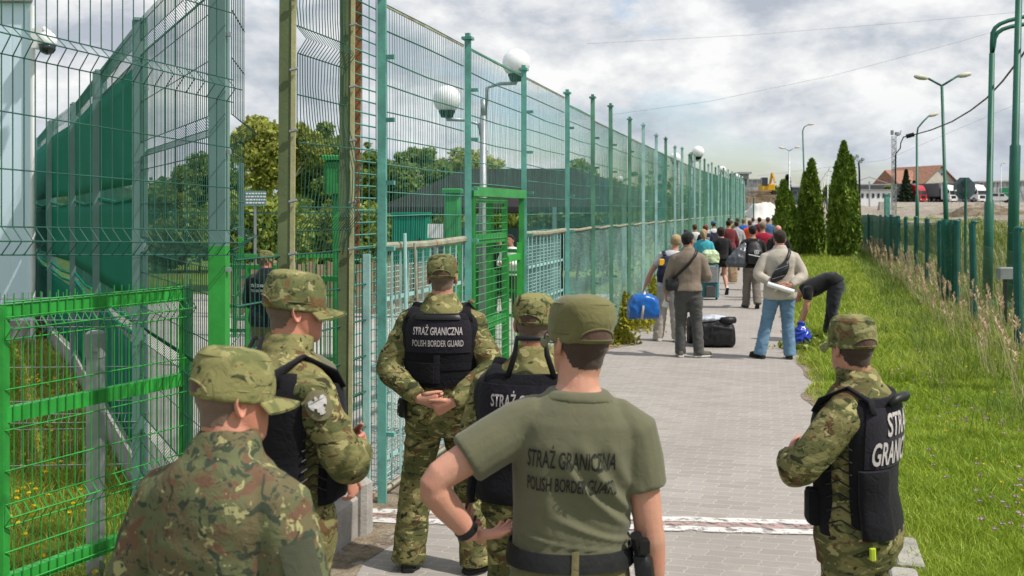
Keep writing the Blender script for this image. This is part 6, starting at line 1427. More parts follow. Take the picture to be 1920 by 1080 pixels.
# ---- 5. guard behind him, black vest with carry handle
F = Fig('border guard in camouflage cap and black vest half hidden behind the olive t-shirt', at(1002, 900, 4.15).x, 4.15, -6, 1.755, 1.06, yaw=-10, pitch=-2, group=g)
AR = REST
F.body(SK2, AR, STAND, .008); F.hair(M_HAIRG, 'nape', .002); F.cap(CAMO_FC, M_STRAPC, .124); F.eyes()
F.shirt(CAMO_A, AR, .76, 1.475, .024, 1.0, .010, .007, (7, 7, 11), .046, .02, 7.7, 'jacket', 0, .03); F.trousers(CAMO_A, STAND, 1.0, .015, .09, .09, seed=5); F.shoes(M_BLACK, STAND, None, True)
V_ = F.vest(M_VEST, .92, 1.44, .04, (84, 100), .03); F.wrap('name_panel', M_VESTP, -58, 58, 1.20, 1.40, F.v_off + .001, .004, 20, 8, V_)
F.text('STRAŻ GRANICZNA', M_LETTER, 1.315, .050, .33, F.v_off + .009, shear=.12, bold=.018, parent=V_); F.text('POLISH BORDER GUARD', M_LETTER, 1.243, .040, .34, F.v_off + .009, bold=.012, parent=V_)
b = MB(); b.tube([F.surf(R(-24), 1.43, .065), F.surf(R(-22), 1.49, .075) + Vector((0, -.02, .03)), F.surf(R(-12), 1.50, .075) + Vector((-.02, -.02, .085)), F.surf(R(12), 1.50, .075) + Vector((.02, -.02, .085)), F.surf(R(22), 1.49, .075) + Vector((0, -.02, .03)), F.surf(R(24), 1.43, .065)], .012, 8); b.build('carry_handle', M_BLACK, V_, world=False, smooth=True)
F.wrap('pouch', M_VEST, -100, -70, .90, 1.13, F.v_off, .03, 8, 8, V_); b = MB(); c_ = F.surf(R(-78), .90, .09); b.tube([c_, c_ + Vector((-.03, 0, -.09)), c_ + Vector((0, 0, -.16)), c_ + Vector((.03, 0, -.06))], .006, 6); b.build('strap', M_BLACK, V_, world=False)

# ---- 6. guard at right, arms folded
F = Fig('border guard with folded arms at the right, lettering on the back of the vest', at(1604, 900, 3.9).x, 3.9, 53, 1.688, .95, yaw=-37, pitch=-2, group=g)
AR = (((-.30, .13, 1.16), (-.02, .27, 1.14), (1, .05, .05), (0, -1, 0), (20, 20, 20, 20)), ((.28, .12, 1.13), (.03, .27, 1.12), (-1, .1, .0), (0, -1, 0), (20, 20, 20, 20)))
F.E = {-1: AR[0][0], 1: AR[1][0]}
F.body(SK1, AR, STAND, .007); F.hair(M_HAIRS, 'nape', .004); F.cap(CAMO_B, M_STRAPC, .13); F.eyes()
F.shirt(CAMO_A, AR, .765, 1.475, .028, 1.0, .009, .009, (7, 7, 10), .046, .025, 9.4, 'jacket', 0, .03); F.trousers(CAMO_A, STAND, 1.0, .02, .095, .095, .010, .008, seed=9); F.shoes(M_BLACK, STAND, None, True)
V_ = F.vest(M_VEST, .90, 1.44, .030, (78, 102), .022, lambda u: .03 * u * u); F.wrap('name_panel', M_VESTP, -58, 58, 1.175, 1.41, F.v_off + .001, .004, 20, 8, V_)
F.text('STRAŻ', M_LETTER, 1.302, .092, .23, F.v_off + .009, bold=.02, parent=V_); F.text('GRANICZNA', M_LETTER, 1.192, .092, .37, F.v_off + .009, bold=.02, parent=V_)
F.wrap('back_pocket', M_VEST, -66, -22, .91, 1.17, F.v_off, .032, 10, 10, V_); F.wrap('pocket', M_VEST, -150, -122, .93, 1.06, F.v_off, .035, 8, 8, V_); b = MB(); c_ = F.surf(R(-55), .885, .07); b.tube([c_, c_ + Vector((.004, 0, -.045))], .012, 6); b.build('tag_loop', paint('lime_tab', (.55, .68, .05), .5), V_, world=False)
b = MB(); b.tube([F.surf(R(-24), 1.42, .07), F.surf(R(-18), 1.44, .085), F.surf(R(0), 1.445, .09), F.surf(R(14), 1.44, .085), F.surf(R(20), 1.42, .07)], [.014, .018, .02, .018, .014], 8); b.build('carry_handle', M_BLACK, V_, world=False, smooth=True)
pb = F.wrap('chest_patch', M_PATCH, 0, 1, 1.2, 1.21, .05, .001, 1, 1); bpy.data.objects.remove(pb)

# ---- 7. hidden man behind the second soldier, 8. guard in black jacket inside the fence
F = Fig('person in plain olive t-shirt almost hidden behind the guard in profile', at(552, 650, 4.75).x, 4.75, -25, 1.70, 1.02, group=g)
AR = REST
F.body(SK2, AR, STAND, .010); F.hair(M_HAIRD, 'short', .008); F.eyes(); F.shirt(M_OLT, AR, .85, 1.478, .018, .6, .012, .006); F.trousers(M_OLP, STAND); F.shoes(M_BLACK, STAND)
F = Fig('border guard in black jacket and camouflage cap standing inside the fence', at(498, 600, 11.7).x, 11.7, -14, 1.63, 1.05, yaw=-38, group=g)
AR = (((-.27, .0, 1.12), (-.22, .2, .98)), ((.27, .0, 1.12), (.2, .2, .98)))
F.body(SK2, AR, STAND, .012); F.hair(M_HAIRG, 'nape', .003); F.cap(CAMO_B, M_STRAPC, .124); F.eyes(); M_NAVY = col('near_black_jacket', (.010, .012, .018)); F.shirt(M_NAVY, AR, .80, 1.485, .025, 1, .014, .006, collar=.03, name='jacket'); F.trousers(M_OLP, STAND); F.shoes(M_BLACK, STAND)
F.text('STRAŻ GRANICZNA', M_WHITE, 1.30, .04, .26, .03, target=F.bvh, bold=.02); F.text('POLISH BORDER GUARD', M_WHITE, 1.24, .032, .26, .03, target=F.bvh, bold=.015)

# ---- travellers on the path
g = 'travellers walking along the path'
def foot(px, py): return gnd(px, py)
WALK_A = (((-.10, .12, .50), (-.10, .22, .09)), ((.10, -.02, .48), (.10, -.32, .17), (.05, 1, 0), -48))
WALK_B = (((-.10, -.02, .48), (-.10, -.30, .16), (-.05, 1, 0), -45), ((.10, .12, .50), (.10, .22, .09)))
def person(label, px, py, rz, H, top, bot, hair, arms=REST, legs=STAND, wide=1., sk=SK3, sleeve=1., hem=.86, shoe=None, sole=None, cut=1., style='short', hth=.012, e=.018, collar=0, v=.015, grp=g, cap=None, rk=.074, rh=.07, top_name='shirt', **kw):
    p = foot(px, py); f = Fig(label, p.x, p.y, rz, H, wide, group=grp, **kw)
    f.body(sk, arms, legs, v * .8 if v < .016 else v * .75)
    if hair: f.hair(hair, style, hth)
    f.shirt(top, arms, hem, 1.482, e, sleeve, v, .007, (6, 6, 7), seed=px * .01, collar=collar, name=top_name); f.trousers(bot, legs, 1.0, .012, rk, rh, v, .009, seed=py * .1, cut=cut); f.shoes(shoe or M_BLACK, legs, sole)
    if cap: f.cap(cap, None, .124, True, False)
    return f
M_TAUPE = col('taupe_sweater', (.215, .17, .132)); M_CHAR = col('charcoal_trousers', (.075, .074, .070)); M_SNEAK = col('grey_sneaker', (.12, .115, .085)); M_SOLEW = paint('white_sole', (.6, .6, .58), .6)
M_BEIGE = col('beige_jacket', (.45, .40, .34)); M_BEIGP = col('pale_checked_trousers', (.43, .385, .325)); M_JEAN = col('light_blue_denim', (.125, .225, .335), var=.25); M_BLKT = col('black_tshirt', (.012, .012, .013)); M_DKJ = col('dark_grey_jeans', (.032, .033, .040), var=.3)
M_PALET = col('pale_tee', (.52, .53, .56)); M_TURQ = col('turquoise_jacket', (.06, .36, .44)); M_WHT = col('white_cloth', (.66, .66, .66)); M_BLKJ = col('black_jacket', (.016, .015, .017)); M_GRYP = col('grey_brown_trousers', (.17, .148, .125))
M_CRIM = col('crimson_jacket', (.30, .012, .035)); M_ORNG = col('orange_red_top', (.60, .075, .025)); M_BLUE = col('royal_blue_jacket', (.025, .12, .42)); M_DBLU = col('denim_blue_shirt', (.07, .14, .27)); M_MAR = col('maroon_top', (.16, .03, .035)); M_NVY = col('navy_tee', (.015, .018, .04)); M_PINK = col('pale_pink_top', (.55, .42, .40))
# taupe sweater man
A_ = (((-.27, .0, 1.12), (-.30, .08, .87)), ((.27, .0, 1.12), (.17, .24, 1.10), (-.5, .8, .2), (-.3, 0, 1)))
f1 = person('man in taupe sweater and charcoal trousers standing with a crossbody bag', 1290, 670, -10, 1.80, M_TAUPE, M_CHAR, M_HAIRB, A_, (((-.10, .02, .49), (-.105, -.01, .085), (-.15, 1, 0)), ((.12, .02, .49), (.15, -.02, .085), (.85, .5, 0))), shoe=M_SNEAK, sole=M_SOLEW, hem=.93, e=.026, collar=.03, v=.012, yaw=-28, top_name='sweater')
# beige jacket man, hands behind with rolled paper
A_ = (((-.31, -.06, 1.14), (-.08, -.215, 1.0), (.9, -.05, -.15), (.1, .9, .1), (30, 34, 38, 40), 40, 1), ((.31, -.06, 1.14), (.11, -.205, 1.01), (-.9, -.05, -.2), (0, .9, .2), (30, 34, 38, 40), 40, -1))
f2 = person('man in beige jacket and light blue jeans with hands behind the back', 1462, 673, -6, 1.83, M_BEIGE, M_JEAN, M_HAIRD, A_, (((-.17, .03, .49), (-.26, .0, .085), (-.55, .9, 0)), ((.11, .03, .49), (.13, -.01, .085), (.1, 1, 0))), hem=.815, e=.036, collar=.035, v=.012, sk=SK1, rk=.08, rh=.08, wide=1.04, yaw=6, top_name='jacket')
# person with the blue bag, partly behind the taupe sweater
A_ = (((-.29, .04, 1.12), (-.39, .02, .88)), REST[1])
f3 = person('person in pale tee and cream checked trousers carrying the big blue bag', 1254, 640, -6, 1.72, M_PALET, M_BEIGP, M_HAIRF, A_, (((-.11, .04, .49), (-.17, .0, .085), (-.3, 1, 0)), ((.10, -.02, .48), (.13, -.05, .085))), sleeve=.55, hem=.9, shoe=M_WHT, sole=M_SOLEW, sk=SK1, lean_side=9, rk=.085, rh=.085)
# bending man, side-on, facing left
p = foot(1536, 640)
A_ = (((-.22, .44, .56), (-.12, .50, .31), (0, .1, -1), (1, 0, 0), (50, 55, 60, 60)), ((.24, .42, .58), (.13, .50, .33), (0, .1, -1), (-1, 0, 0), (50, 55, 60, 60)))
f4 = person('man in black t-shirt and dark jeans bending down over a blue sack', 1566, 641, 76, 1.78, M_BLKT, M_DKJ, M_HAIRD, A_, (((-.11, .05, .47), (-.13, -.10, .085), (-.1, 1, 0)), ((.12, .06, .47), (.14, .12, .085), (.1, 1, 0))), sleeve=.55, hem=.92, sk=SK1, lean=118, pitch=-25, v=.013, wide=1.1)
# man with black backpack and grey sack, mid-stride
A_ = (((-.25, .10, 1.15), (-.17, .30, 1.28), (.1, .5, .8), (1, 0, 0), (60, 60, 60, 60)), ((.27, .02, 1.13), (.26, .27, 1.03)))
f5 = person('dark-haired man in black with a black backpack and a grey sack, mid-stride', 1411, 578, -2, 1.78, M_BLKT, M_GRYP, M_HAIRB, A_, (((-.10, .10, .49), (-.11, .12, .085)), ((.07, -.02, .50), (.06, -.20, .14), (.1, 1, 0), -35)), rk=.085, rh=.082, wide=1.05, shoe=M_SNEAK)
f6 = person('woman in black top and short black shorts carrying a pink and yellow tote', 1352, 552, 4, 1.68, M_BLKJ, M_BLKT, M_HAIRD, REST, (((-.09, .05, .49), (-.09, .08, .085)), ((.09, .0, .49), (.085, -.24, .17), (.1, 1, 0), -50)), cut=.42, hem=.93, e=.03, style='bob', hth=.03, sk=SK1, shoe=M_WHT)
f7 = person('woman with a fair ponytail in a turquoise jacket pulling the suitcase', 1319, 556, -4, 1.64, M_TURQ, M_DKJ, M_HAIRF, (REST[0], ((.26, -.04, 1.12), (.27, -.10, .88))), WALK_A, style='bob', hth=.02, sk=SK1, e=.03, v=.017)
b = MB(); hm = f7.HM; b.tube([hm @ Vector((0, -.10, .17)), hm @ Vector((0, -.16, .13)), hm @ Vector((.01, -.15, .02)), hm @ Vector((0, -.13, -.10))], [.02, .035, .032, .01], 8); b.build('ponytail', M_HAIRF, f7.root, world=False, smooth=True)
f8 = person('man in a dark sleeveless-looking tee walking closest to the fence', 1277, 530, 2, 1.84, M_NAVY, M_CHAR, M_HAIRM, REST, WALK_B, sleeve=.5, v=.018, wide=1.06)
f9 = person('person with reddish hair in a navy tee numbered on the back', 1323, 522, -3, 1.66, M_NVY, M_DKJ, M_HAIRR, REST, WALK_A, sleeve=.6, v=.018, hth=.02); f9.text('23', M_WHITE, 1.26, .09, .11, .03, th0=12, target=f9.bvh, bold=.02)
f10 = person('person in a blue baseball cap and white tee with a small dark backpack', 1338, 510, 0, 1.75, M_WHT, M_DKJ, M_HAIRD, REST, WALK_B, sleeve=.6, v=.018, cap=M_DBLU)
f11 = person('man in a maroon and grey track top behind the woman in black', 1366, 518, 0, 1.80, M_MAR, M_DKJ, M_HAIRB, REST, WALK_A, v=.018, e=.03, wide=1.06); b = MB()
for sd in (-1, 1): S = f11.sh(sd); E = Vector(REST[0 if sd < 0 else 1][0]); b.tube([S + Vector((sd * .045, -.04, .03)), S.lerp(E, .5) + Vector((sd * .06, -.035, 0)), E + Vector((sd * .05, -.04, 0))], .035, 6)
b.build('grey_sleeve_stripe', col('light_grey_cloth', (.35, .35, .36)), f11.root, world=False, smooth=True)
f12 = person('soldier in pale camouflage far ahead beside the fence', 1383, 480, 0, 1.78, CAMO_A, CAMO_A, M_HAIRM, REST, STAND, v=.02, cap=CAMO_B, grp='border guards far along the path')
f13 = person('grey-haired man in a royal blue jacket ahead of the orange-red top', 1394, 490, 0, 1.78, M_BLUE, M_DKJ, M_HAIRG, REST, WALK_A, v=.02, e=.03, hth=.004)
f14 = person('man in an orange-red top ahead of the grey sack', 1406, 500, 0, 1.74, M_ORNG, M_DKJ, M_HAIRM, REST, WALK_B, v=.02, e=.03, wide=1.05)
f15 = person('man in a crimson track jacket right behind the black backpack', 1430, 545, -3, 1.80, M_CRIM, M_NVY, M_HAIRG, REST, WALK_A, v=.018, e=.035, wide=1.08, hth=.004, shoe=M_WHT, sole=M_SOLEW)
f16 = person('man in a denim blue shirt ahead of the crimson jacket', 1440, 492, -3, 1.84, M_DBLU, M_DKJ, M_HAIRM, REST, WALK_B, v=.02)
f17 = person('dark-haired man ahead between the orange-red and blue shirts', 1424, 488, -3, 1.82, M_MAR, M_DKJ, M_HAIRD, REST, WALK_A, v=.02)
f18 = person('long-haired woman in a pale pink top at the front of the group beside the thujas', 1450, 470, -4, 1.74, M_PINK, M_NVY, M_HAIRD, REST, WALK_B, v=.02, style='bob', hth=.03, sleeve=.5)
f19 = person('balding man in a dark jacket just ahead of the beige jacket', 1459, 560, -4, 1.76, M_BLKJ, M_CHAR, None, REST, STAND, v=.018, sk=SK1)
f20 = person('person in a yellow-green tee far ahead beside the fence', 1372, 478, 0, 1.70, col('yellow_green_tee', (.30, .30, .10)), M_DKJ, M_HAIRF, REST, WALK_A, v=.022, sleeve=.5)
f24 = person('person in a white top between the turquoise jacket and the fence', 1303, 520, 2, 1.68, M_WHT, M_JEAN, M_HAIRM, REST, WALK_A, v=.02, sleeve=.55)
f25 = person('person in a light grey hoodie ahead of the black backpack', 1381, 508, -2, 1.74, col('light_grey_hoodie', (.34, .34, .36)), M_JEAN, M_HAIRD, REST, WALK_B, v=.02, e=.03, collar=.03)
f26 = person('person in a rust-coloured top at the very front of the crowd beside the fence', 1366, 470, 0, 1.72, col('rust_top', (.34, .12, .05)), M_CHAR, M_HAIRB, REST, WALK_A, v=.024)
f27 = person('person in a pale blue shirt at the front of the crowd near the thin post', 1412, 474, 0, 1.76, col('pale_blue_shirt', (.35, .45, .56)), M_CHAR, M_HAIRM, REST, WALK_B, v=.024)
g2 = 'people inside the yard'
f21 = person('person in a white shirt seen through the open part of the green gate', 957, 590, 150, 1.62, M_WHT, M_DKJ, M_HAIRB, (((-.25, .05, 1.12), (-.12, .26, 1.12)), ((.25, .05, 1.12), (.12, .26, 1.12))), STAND, v=.018, grp=g2)
f22 = person('person in black beside the white shirt behind the green gate', 936, 585, 160, 1.66, M_BLKJ, M_DKJ, M_HAIRB, REST, STAND, v=.018, grp=g2)
f23 = person('person in beige cloth behind the mesh half of the green gate', 884, 620, -90, 1.60, M_BEIGE, M_GRYP, M_HAIRF, REST, STAND, v=.018, grp=g2, style='bob', hth=.02)

# ---------------------------------------------------------------- bags and carried things
M_BAGB = paint('black_bag_nylon', (.013, .013, .015), .5, .3, 14, bump=.35, bscale=30, spec=.4); M_BAGN = paint('navy_backpack', (.014, .016, .035), .6, .25, 10, bump=.3); M_BAGU = paint('blue_bag_plastic', (.010, .115, .42), .28, .15, 6, bump=.6, bscale=14, spec=.5)
M_SACK = paint('dark_grey_sack_plastic', (.075, .08, .095), .33, .2, 5, bump=.7, bscale=11, spec=.5); M_SACKU = paint('blue_sack_plastic', (.006, .035, .36), .22, .2, 8, bump=.8, bscale=16, spec=.6)
def blob(name, label, cat, pts_secs, m, F=None, voxel=.014, amp=.008, f=(9, 9, 9), group='bags carried or set down on the path', ex=2.6, seed=0):
    """soft bag: lofted sections in local coords of figure F (or the world)"""
    M = F.M if F else Matrix.Identity(4); lo = Loft()
    for secs in pts_secs:
        lo.add([(M @ Vector(c), (M.to_3x3() @ Vector(ax)).normalized(), (M.to_3x3() @ Vector(ay)).normalized(), a, b_, b_) for c, ax, ay, a, b_ in secs], 18, ex)
    me = smooth_mesh(lo.v, lo.f, voxel, 2, .5, 'body'); fold(me, amp, f, seed)
    cen = sum((Vector(v.co) for v in me.vertices), Vector()) / len(me.vertices); zmin = min(v.co.z for v in me.vertices); base = Vector((cen.x, cen.y, zmin)); r = thing(name, label, cat, base, 0, group)
    for v in me.vertices: v.co -= base
    link_mesh('body', me, m, r); return r
X_, Y_, Z_ = (1, 0, 0), (0, 1, 0), (0, 0, 1)
def strap(r, F, pts, rad, m, name='strap', flat=.35):
    lo = Loft(); lo.limb([F.M @ Vector(p_) for p_ in pts] if F else pts, [rad] * len(pts), 8, flat); me = bpy.data.meshes.new(name); me.from_pydata([tuple(v - ORG[r.name]) for v in lo.v], [], lo.f); me.polygons.foreach_set('use_smooth', [True] * len(lo.f)); return link_mesh(name, me, m, r)
# crossbody bag of the taupe sweater
r = blob('shoulder_bag', 'small black crossbody bag at the hip of the taupe sweater', 'bag', [[((-.22, -.10, .93), X_, Y_, .085, .035), ((-.22, -.11, 1.0), X_, Y_, .095, .045), ((-.22, -.10, 1.10), X_, Y_, .085, .03)]], M_BAGB, f1); strap(r, f1, [(-.20, -.13, 1.10), (-.10, -.165, 1.20), (.02, -.165, 1.32), (.10, -.13, 1.43), (.125, -.06, 1.49), (.12, .0, 1.495)], .024, M_BAGB)
r = thing('papers', 'folded white papers in the hanging hand of the taupe sweater', 'paper', f1.world((-.30, .1, .78))); b = MB(); b.box(f1.world((-.30, .10, .76)), (.09, .012, .16), .3, .2, .3); b.build('sheet', M_WHITE, r)
# sling bag and paper roll of the beige jacket
r = blob('sling_bag', 'black sling bag worn across the back of the beige jacket', 'bag', [[((-.075, -.20, 1.06), (.9, 0, .35), Y_, .085, .035), ((-.05, -.215, 1.13), (.9, 0, .35), Y_, .125, .055), ((-.02, -.22, 1.21), (.9, 0, .35), Y_, .12, .055), ((.02, -.205, 1.29), (.9, 0, .35), Y_, .08, .035), ((.05, -.19, 1.34), (.9, 0, .35), Y_, .03, .02)]], M_BAGB, f2, .010, .004); strap(r, f2, [(.03, -.20, 1.29), (.08, -.185, 1.38), (.115, -.12, 1.46), (.12, -.03, 1.49), (.115, .04, 1.47)], .022, M_BAGB)
b = MB(); b.tube([f2.M @ Vector((-.14, -.272, 1.10)), f2.M @ Vector((.02, -.282, 1.15))], .004, 5); b.tube([f2.M @ Vector((-.10, -.275, 1.22)), f2.M @ Vector((.06, -.262, 1.28))], .004, 5); b.build('zip', M_GALV, r)
r = thing('paper_roll', 'white rolled papers held behind the beige jacket', 'paper', f2.world((0, -.26, .96))); b = MB(); b.tube([f2.M @ Vector((-.20, -.25, 1.035)), f2.M @ Vector((.14, -.27, .93))], .034, 12); b.build('roll', M_WHITE, r)
# backpack of the pale tee, and the big blue bag
r = blob('backpack', 'dark navy backpack with a yellow flash on the pale tee', 'bag', [[((-.05, -.18, .98), X_, Y_, .14, .08), ((-.05, -.21, 1.1), X_, Y_, .155, .10), ((-.03, -.21, 1.25), X_, Y_, .15, .09), ((.0, -.17, 1.40), X_, Y_, .11, .05)]], M_BAGN, f3, .014, .006); strap(r, f3, [(-.07, -.15, 1.41), (-.085, -.05, 1.475), (-.09, .06, 1.44)], .03, M_BAGN)
b = MB(); b.cbox(f3.M @ Vector((-.13, -.285, 1.31)), (.10, .03, .10), .01, .4); b.build('yellow_flash', M_YEL, r)
p = gnd(1207, 633); c0 = at(1206, 575, 15.6)
r = blob('holdall', 'large shiny blue holdall with a pale strap, carried at the fence side', 'bag', [[(c0 + Vector((-.23, 0, -.06)), (0, 1, 0), Z_, .17, .13), (c0 + Vector((-.16, 0, .0)), (0, 1, 0), Z_, .20, .18), (c0 + Vector((.0, 0, .02)), (0, 1, 0), Z_, .21, .20), (c0 + Vector((.15, 0, .0)), (0, 1, 0), Z_, .20, .18), (c0 + Vector((.23, 0, -.03)), (0, 1, 0), Z_, .17, .14)]], M_BAGU, None, .014, .014, (7, 7, 7), ex=3.6)
M_WEB = cloth('pale_webbing', (.55, .5, .42)); strap(r, None, [c0 + Vector((-.05, -.215, -.18)), c0 + Vector((-.03, -.225, 0)), c0 + Vector((.0, -.15, .205)), c0 + Vector((.02, -.05, .235))], .018, M_WEB); hd_ = f3.world((-.39, .03, .80)); strap(r, None, [c0 + Vector((-.12, -.1, .2)), hd_, c0 + Vector((.2, .0, .12))], .012, M_BAGU, 'handle', .6)
# black duffels on the ground
c0 = gnd(1342, 650)
r = blob('duffel_bag', 'stuffed black duffel bag on the paving right of the taupe sweater', 'bag', [[(c0 + Vector((-.30, .05, .19)), (.15, 1, 0), Z_, .16, .16), (c0 + Vector((-.2, .03, .21)), (.15, 1, 0), Z_, .19, .20), (c0 + Vector((.02, 0, .22)), (.1, 1, 0), Z_, .20, .21), (c0 + Vector((.2, -.02, .20)), (0, 1, 0), Z_, .19, .19), (c0 + Vector((.27, -.02, .18)), (0, 1, 0), Z_, .16, .16)]], M_BAGB, None, .013, .016, (7, 7, 7), ex=3.6)
strap(r, None, [c0 + Vector((-.1, -.16, .1)), c0 + Vector((-.09, -.18, .3)), c0 + Vector((.0, -.06, .45)), c0 + Vector((.09, -.18, .33)), c0 + Vector((.1, -.17, .12))], .016, M_BAGB, 'handle'); b = MB(); b.tube([c0 + Vector((.05, -.14, .42)), c0 + Vector((.16, -.16, .42)), c0 + Vector((.27, -.13, .43))], [.05, .065, .05], 8); b.build('rolled_top', M_BAGB, r, smooth=True)
r2 = blob('folded_jacket', 'crumpled white and blue cloth lying on top of the black duffel', 'cloth', [[(c0 + Vector((-.24, -.02, .42)), Y_, Z_, .11, .03), (c0 + Vector((-.05, -.02, .45)), Y_, Z_, .15, .04), (c0 + Vector((.12, .04, .44)), Y_, Z_, .12, .03), (c0 + Vector((.2, .05, .42)), Y_, Z_, .06, .02)]], col('white_blue_cloth', (.50, .54, .62), var=.4), None, .011, .012, (14, 14, 14), None)
c1 = gnd(1302, 643); r = blob('duffel_bag', 'black bag standing behind the legs of the taupe sweater', 'bag', [[(c1 + Vector((-.10, 0, .2)), Y_, Z_, .15, .2), (c1 + Vector((.02, 0, .23)), Y_, Z_, .17, .23), (c1 + Vector((.14, 0, .2)), Y_, Z_, .15, .2)]], M_BAGB, None, .014, .012, ex=3); strap(r, None, [c1 + Vector((-.06, -.1, .4)), c1 + Vector((0, -.1, .5)), c1 + Vector((.08, -.1, .4))], .012, M_BAGB, 'handle')
# blue sack by the bending man
c0 = gnd(1502, 655); r = blob('plastic_sack', 'knotted shiny blue sack on the paving under the bending man', 'bag', [[(c0 + Vector((0, 0, .02)), X_, Y_, .10, .09), (c0 + Vector((0, 0, .10)), X_, Y_, .155, .14), (c0 + Vector((0, 0, .20)), X_, Y_, .15, .135), (c0 + Vector((0, 0, .29)), X_, Y_, .105, .09), (c0 + Vector((0, 0, .35)), X_, Y_, .045, .04), (c0 + Vector((0, 0, .41)), X_, Y_, .05, .04)]], M_SACKU, None, .010, .022, (9, 9, 9), ex=2.1)
# backpack and grey sack
r = blob('backpack', 'black backpack with a small white emblem on the man carrying the grey sack', 'bag', [[((0, -.20, .95), X_, Y_, .15, .07), ((0, -.22, 1.05), X_, Y_, .17, .095), ((0, -.22, 1.2), X_, Y_, .165, .09), ((0, -.18, 1.36), X_, Y_, .12, .055), ((0, -.15, 1.42), X_, Y_, .06, .03)]], M_BAGB, f5, .014, .005)
for sd in (-1, 1): strap(r, f5, [(sd * .08, -.14, 1.37), (sd * .10, -.08, 1.47), (sd * .115, .04, 1.46), (sd * .13, .11, 1.3)], .026, M_BAGB)
b = MB(); q = f5.world((.02, -.325, 1.20))
for dx, dz, w_, h_ in ((0, .035, .09, .014), (0, -.035, .09, .014), (-.04, 0, .014, .08), (.04, 0, .014, .08), (0, 0, .03, .03)): b.box(q + Vector((dx, 0, dz)), (w_, .02, h_))
q = f5.world((-.02, -.325, 1.12)); b.bar(q + Vector((-.13, 0, .035)), q + Vector((.14, 0, -.02)), .02, .02); b.build('emblem', M_WHITE, r)
r = blob('grey_sack', 'big grey plastic sack slung at the left side of the black backpack', 'bag', [[((-.36, -.10, .88), X_, Y_, .19, .13), ((-.36, -.11, .95), X_, Y_, .23, .17), ((-.32, -.11, 1.08), X_, Y_, .21, .16), ((-.26, -.10, 1.22), X_, Y_, .14, .12), ((-.19, -.06, 1.36), X_, Y_, .05, .06), ((-.17, .0, 1.42), X_, Y_, .03, .04)]], M_SACK, f5, .014, .013, (10, 10, 4), ex=2.2)
r = thing('papers', 'white sheet held out at the right of the black backpack', 'paper', f5.world((.28, .22, 1.05))); b = MB(); b.box(f5.world((.30, .28, 1.10)), (.2, .1, .006), .2, .3, .2); b.build('sheet', M_WHITE, r)
# tote, suitcase, grocery bag, paper bag, small backpack
r = blob('tote_bag', 'pink and yellow tote bag at the left side of the woman in black', 'bag', [[((-.25, -.03, .94), X_, Y_, .07, .05), ((-.25, -.03, 1.0), X_, Y_, .10, .07), ((-.24, -.03, 1.12), X_, Y_, .09, .06), ((-.22, -.03, 1.2), X_, Y_, .06, .04)]], col('pink_print_cloth', (.62, .34, .40), var=.3), f6, .014, .006); strap(r, f6, [(-.22, -.05, 1.2), (-.18, -.06, 1.33), (-.15, -.02, 1.45)], .015, M_WEB, 'handle')
b = MB(); b.tube([f6.M @ Vector((-.25, -.04, .935)), f6.M @ Vector((-.25, -.04, 1.02))], [.075, .105], 12); b.build('yellow_base', M_YEL, r, smooth=True)
sp_ = gnd(1330, 562); r = thing('suitcase', 'teal and grey upright suitcase on wheels behind the turquoise jacket', 'suitcase', sp_, 0, 'bags carried or set down on the path'); M_TEALC = col('teal_suitcase_cloth', (.035, .16, .19)); M_SGREY = col('grey_suitcase_cloth', (.22, .22, .23))
b = MB(); b.cbox(sp_ + Vector((0, 0, .46)), (.42, .26, .80), .05); b.build('body', M_TEALC, r); b = MB(); b.cbox(sp_ + Vector((0, -.14, .62)), (.36, .05, .40), .03); b.build('front_pocket', M_SGREY, r); b = MB(); b.cbox(sp_ + Vector((0, -.14, .22)), (.26, .05, .26), .03); b.build('front_pocket', M_CHAR, r)
for sx in (-.17, .17): b = MB(); b.tube([sp_ + Vector((sx - .02, 0, .035)), sp_ + Vector((sx + .02, 0, .035))], .035, 10); b.build('wheel', M_BLACKR, r)
b = MB()
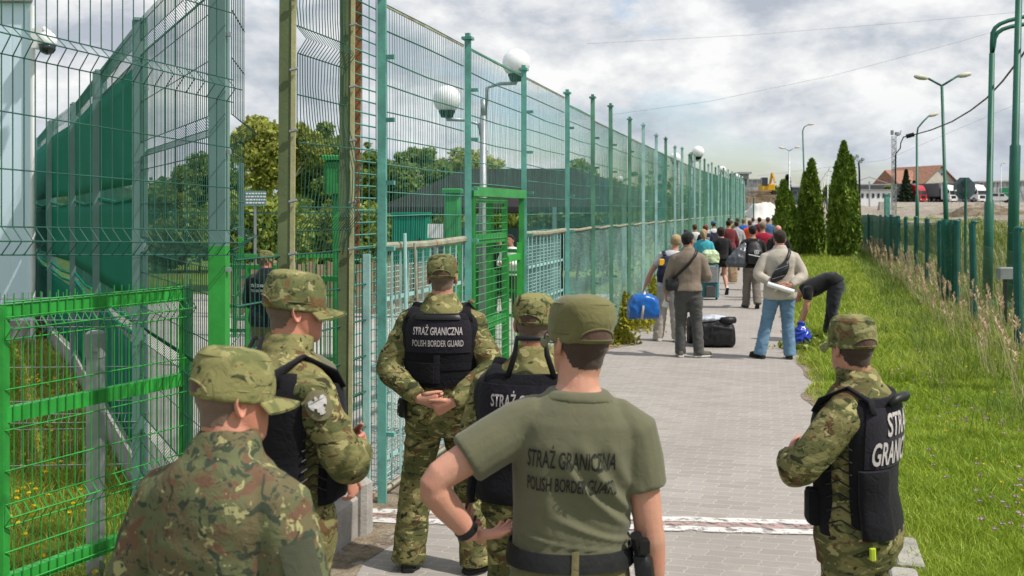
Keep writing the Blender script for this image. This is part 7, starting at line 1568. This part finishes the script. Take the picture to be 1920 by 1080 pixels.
for sx in (-.1, .1): b.tube([sp_ + Vector((sx, .1, .8)), sp_ + Vector((sx, .1, 1.02))], .01, 6)
b.tube([sp_ + Vector((-.11, .1, 1.02)), sp_ + Vector((.11, .1, 1.02))], .014, 6); b.build('handle', M_BLACK, r)
q = sp_ + Vector((.02, .0, .97)); r = blob('carrier_bag', 'stuffed white and lime green carrier bag on top of the suitcase', 'bag', [[(q + Vector((0, 0, -.10)), X_, Y_, .19, .13), (q, X_, Y_, .22, .15), (q + Vector((0, 0, .12)), X_, Y_, .20, .14), (q + Vector((0, 0, .2)), X_, Y_, .12, .09)]], paint('lime_white_print', (.52, .62, .38), .4, .6, 7), None, .014, .012, ex=3)
c0 = gnd(1374, 532); r = blob('paper_bag', 'brown paper bag held low beside the woman in black', 'bag', [[(c0 + Vector((0, 0, .05)), X_, Y_, .12, .09), (c0 + Vector((0, 0, .3)), X_, Y_, .13, .10), (c0 + Vector((0, 0, .55)), X_, Y_, .12, .07)]], paint('brown_paper', (.36, .25, .15), .85, .15, 6, bump=.4), None, .016, .012, ex=4); strap(r, None, [c0 + Vector((-.06, 0, .53)), c0 + Vector((0, 0, .68)), c0 + Vector((.06, 0, .53))], .012, M_WEB, 'handle')
r = blob('backpack', 'small dark backpack on the white tee under the blue cap', 'bag', [[((0, -.18, 1.0), X_, Y_, .14, .06), ((0, -.2, 1.15), X_, Y_, .16, .08), ((0, -.18, 1.35), X_, Y_, .13, .05)]], M_BAGN, f10, .018, .005)
for sd in (-1, 1): strap(r, f10, [(sd * .08, -.14, 1.36), (sd * .11, -.05, 1.48), (sd * .115, .08, 1.42)], .026, M_BAGN)
r = blob('shoulder_pack', 'dark pack strapped on the back of the man closest to the fence', 'bag', [[((.03, -.17, 1.05), X_, Y_, .12, .05), ((.03, -.19, 1.2), X_, Y_, .15, .07), ((.03, -.17, 1.34), X_, Y_, .12, .04)]], M_BAGB, f8, .018, .005); strap(r, f8, [(-.08, -.14, 1.33), (-.1, -.05, 1.47), (-.1, .06, 1.43)], .024, M_WEB)
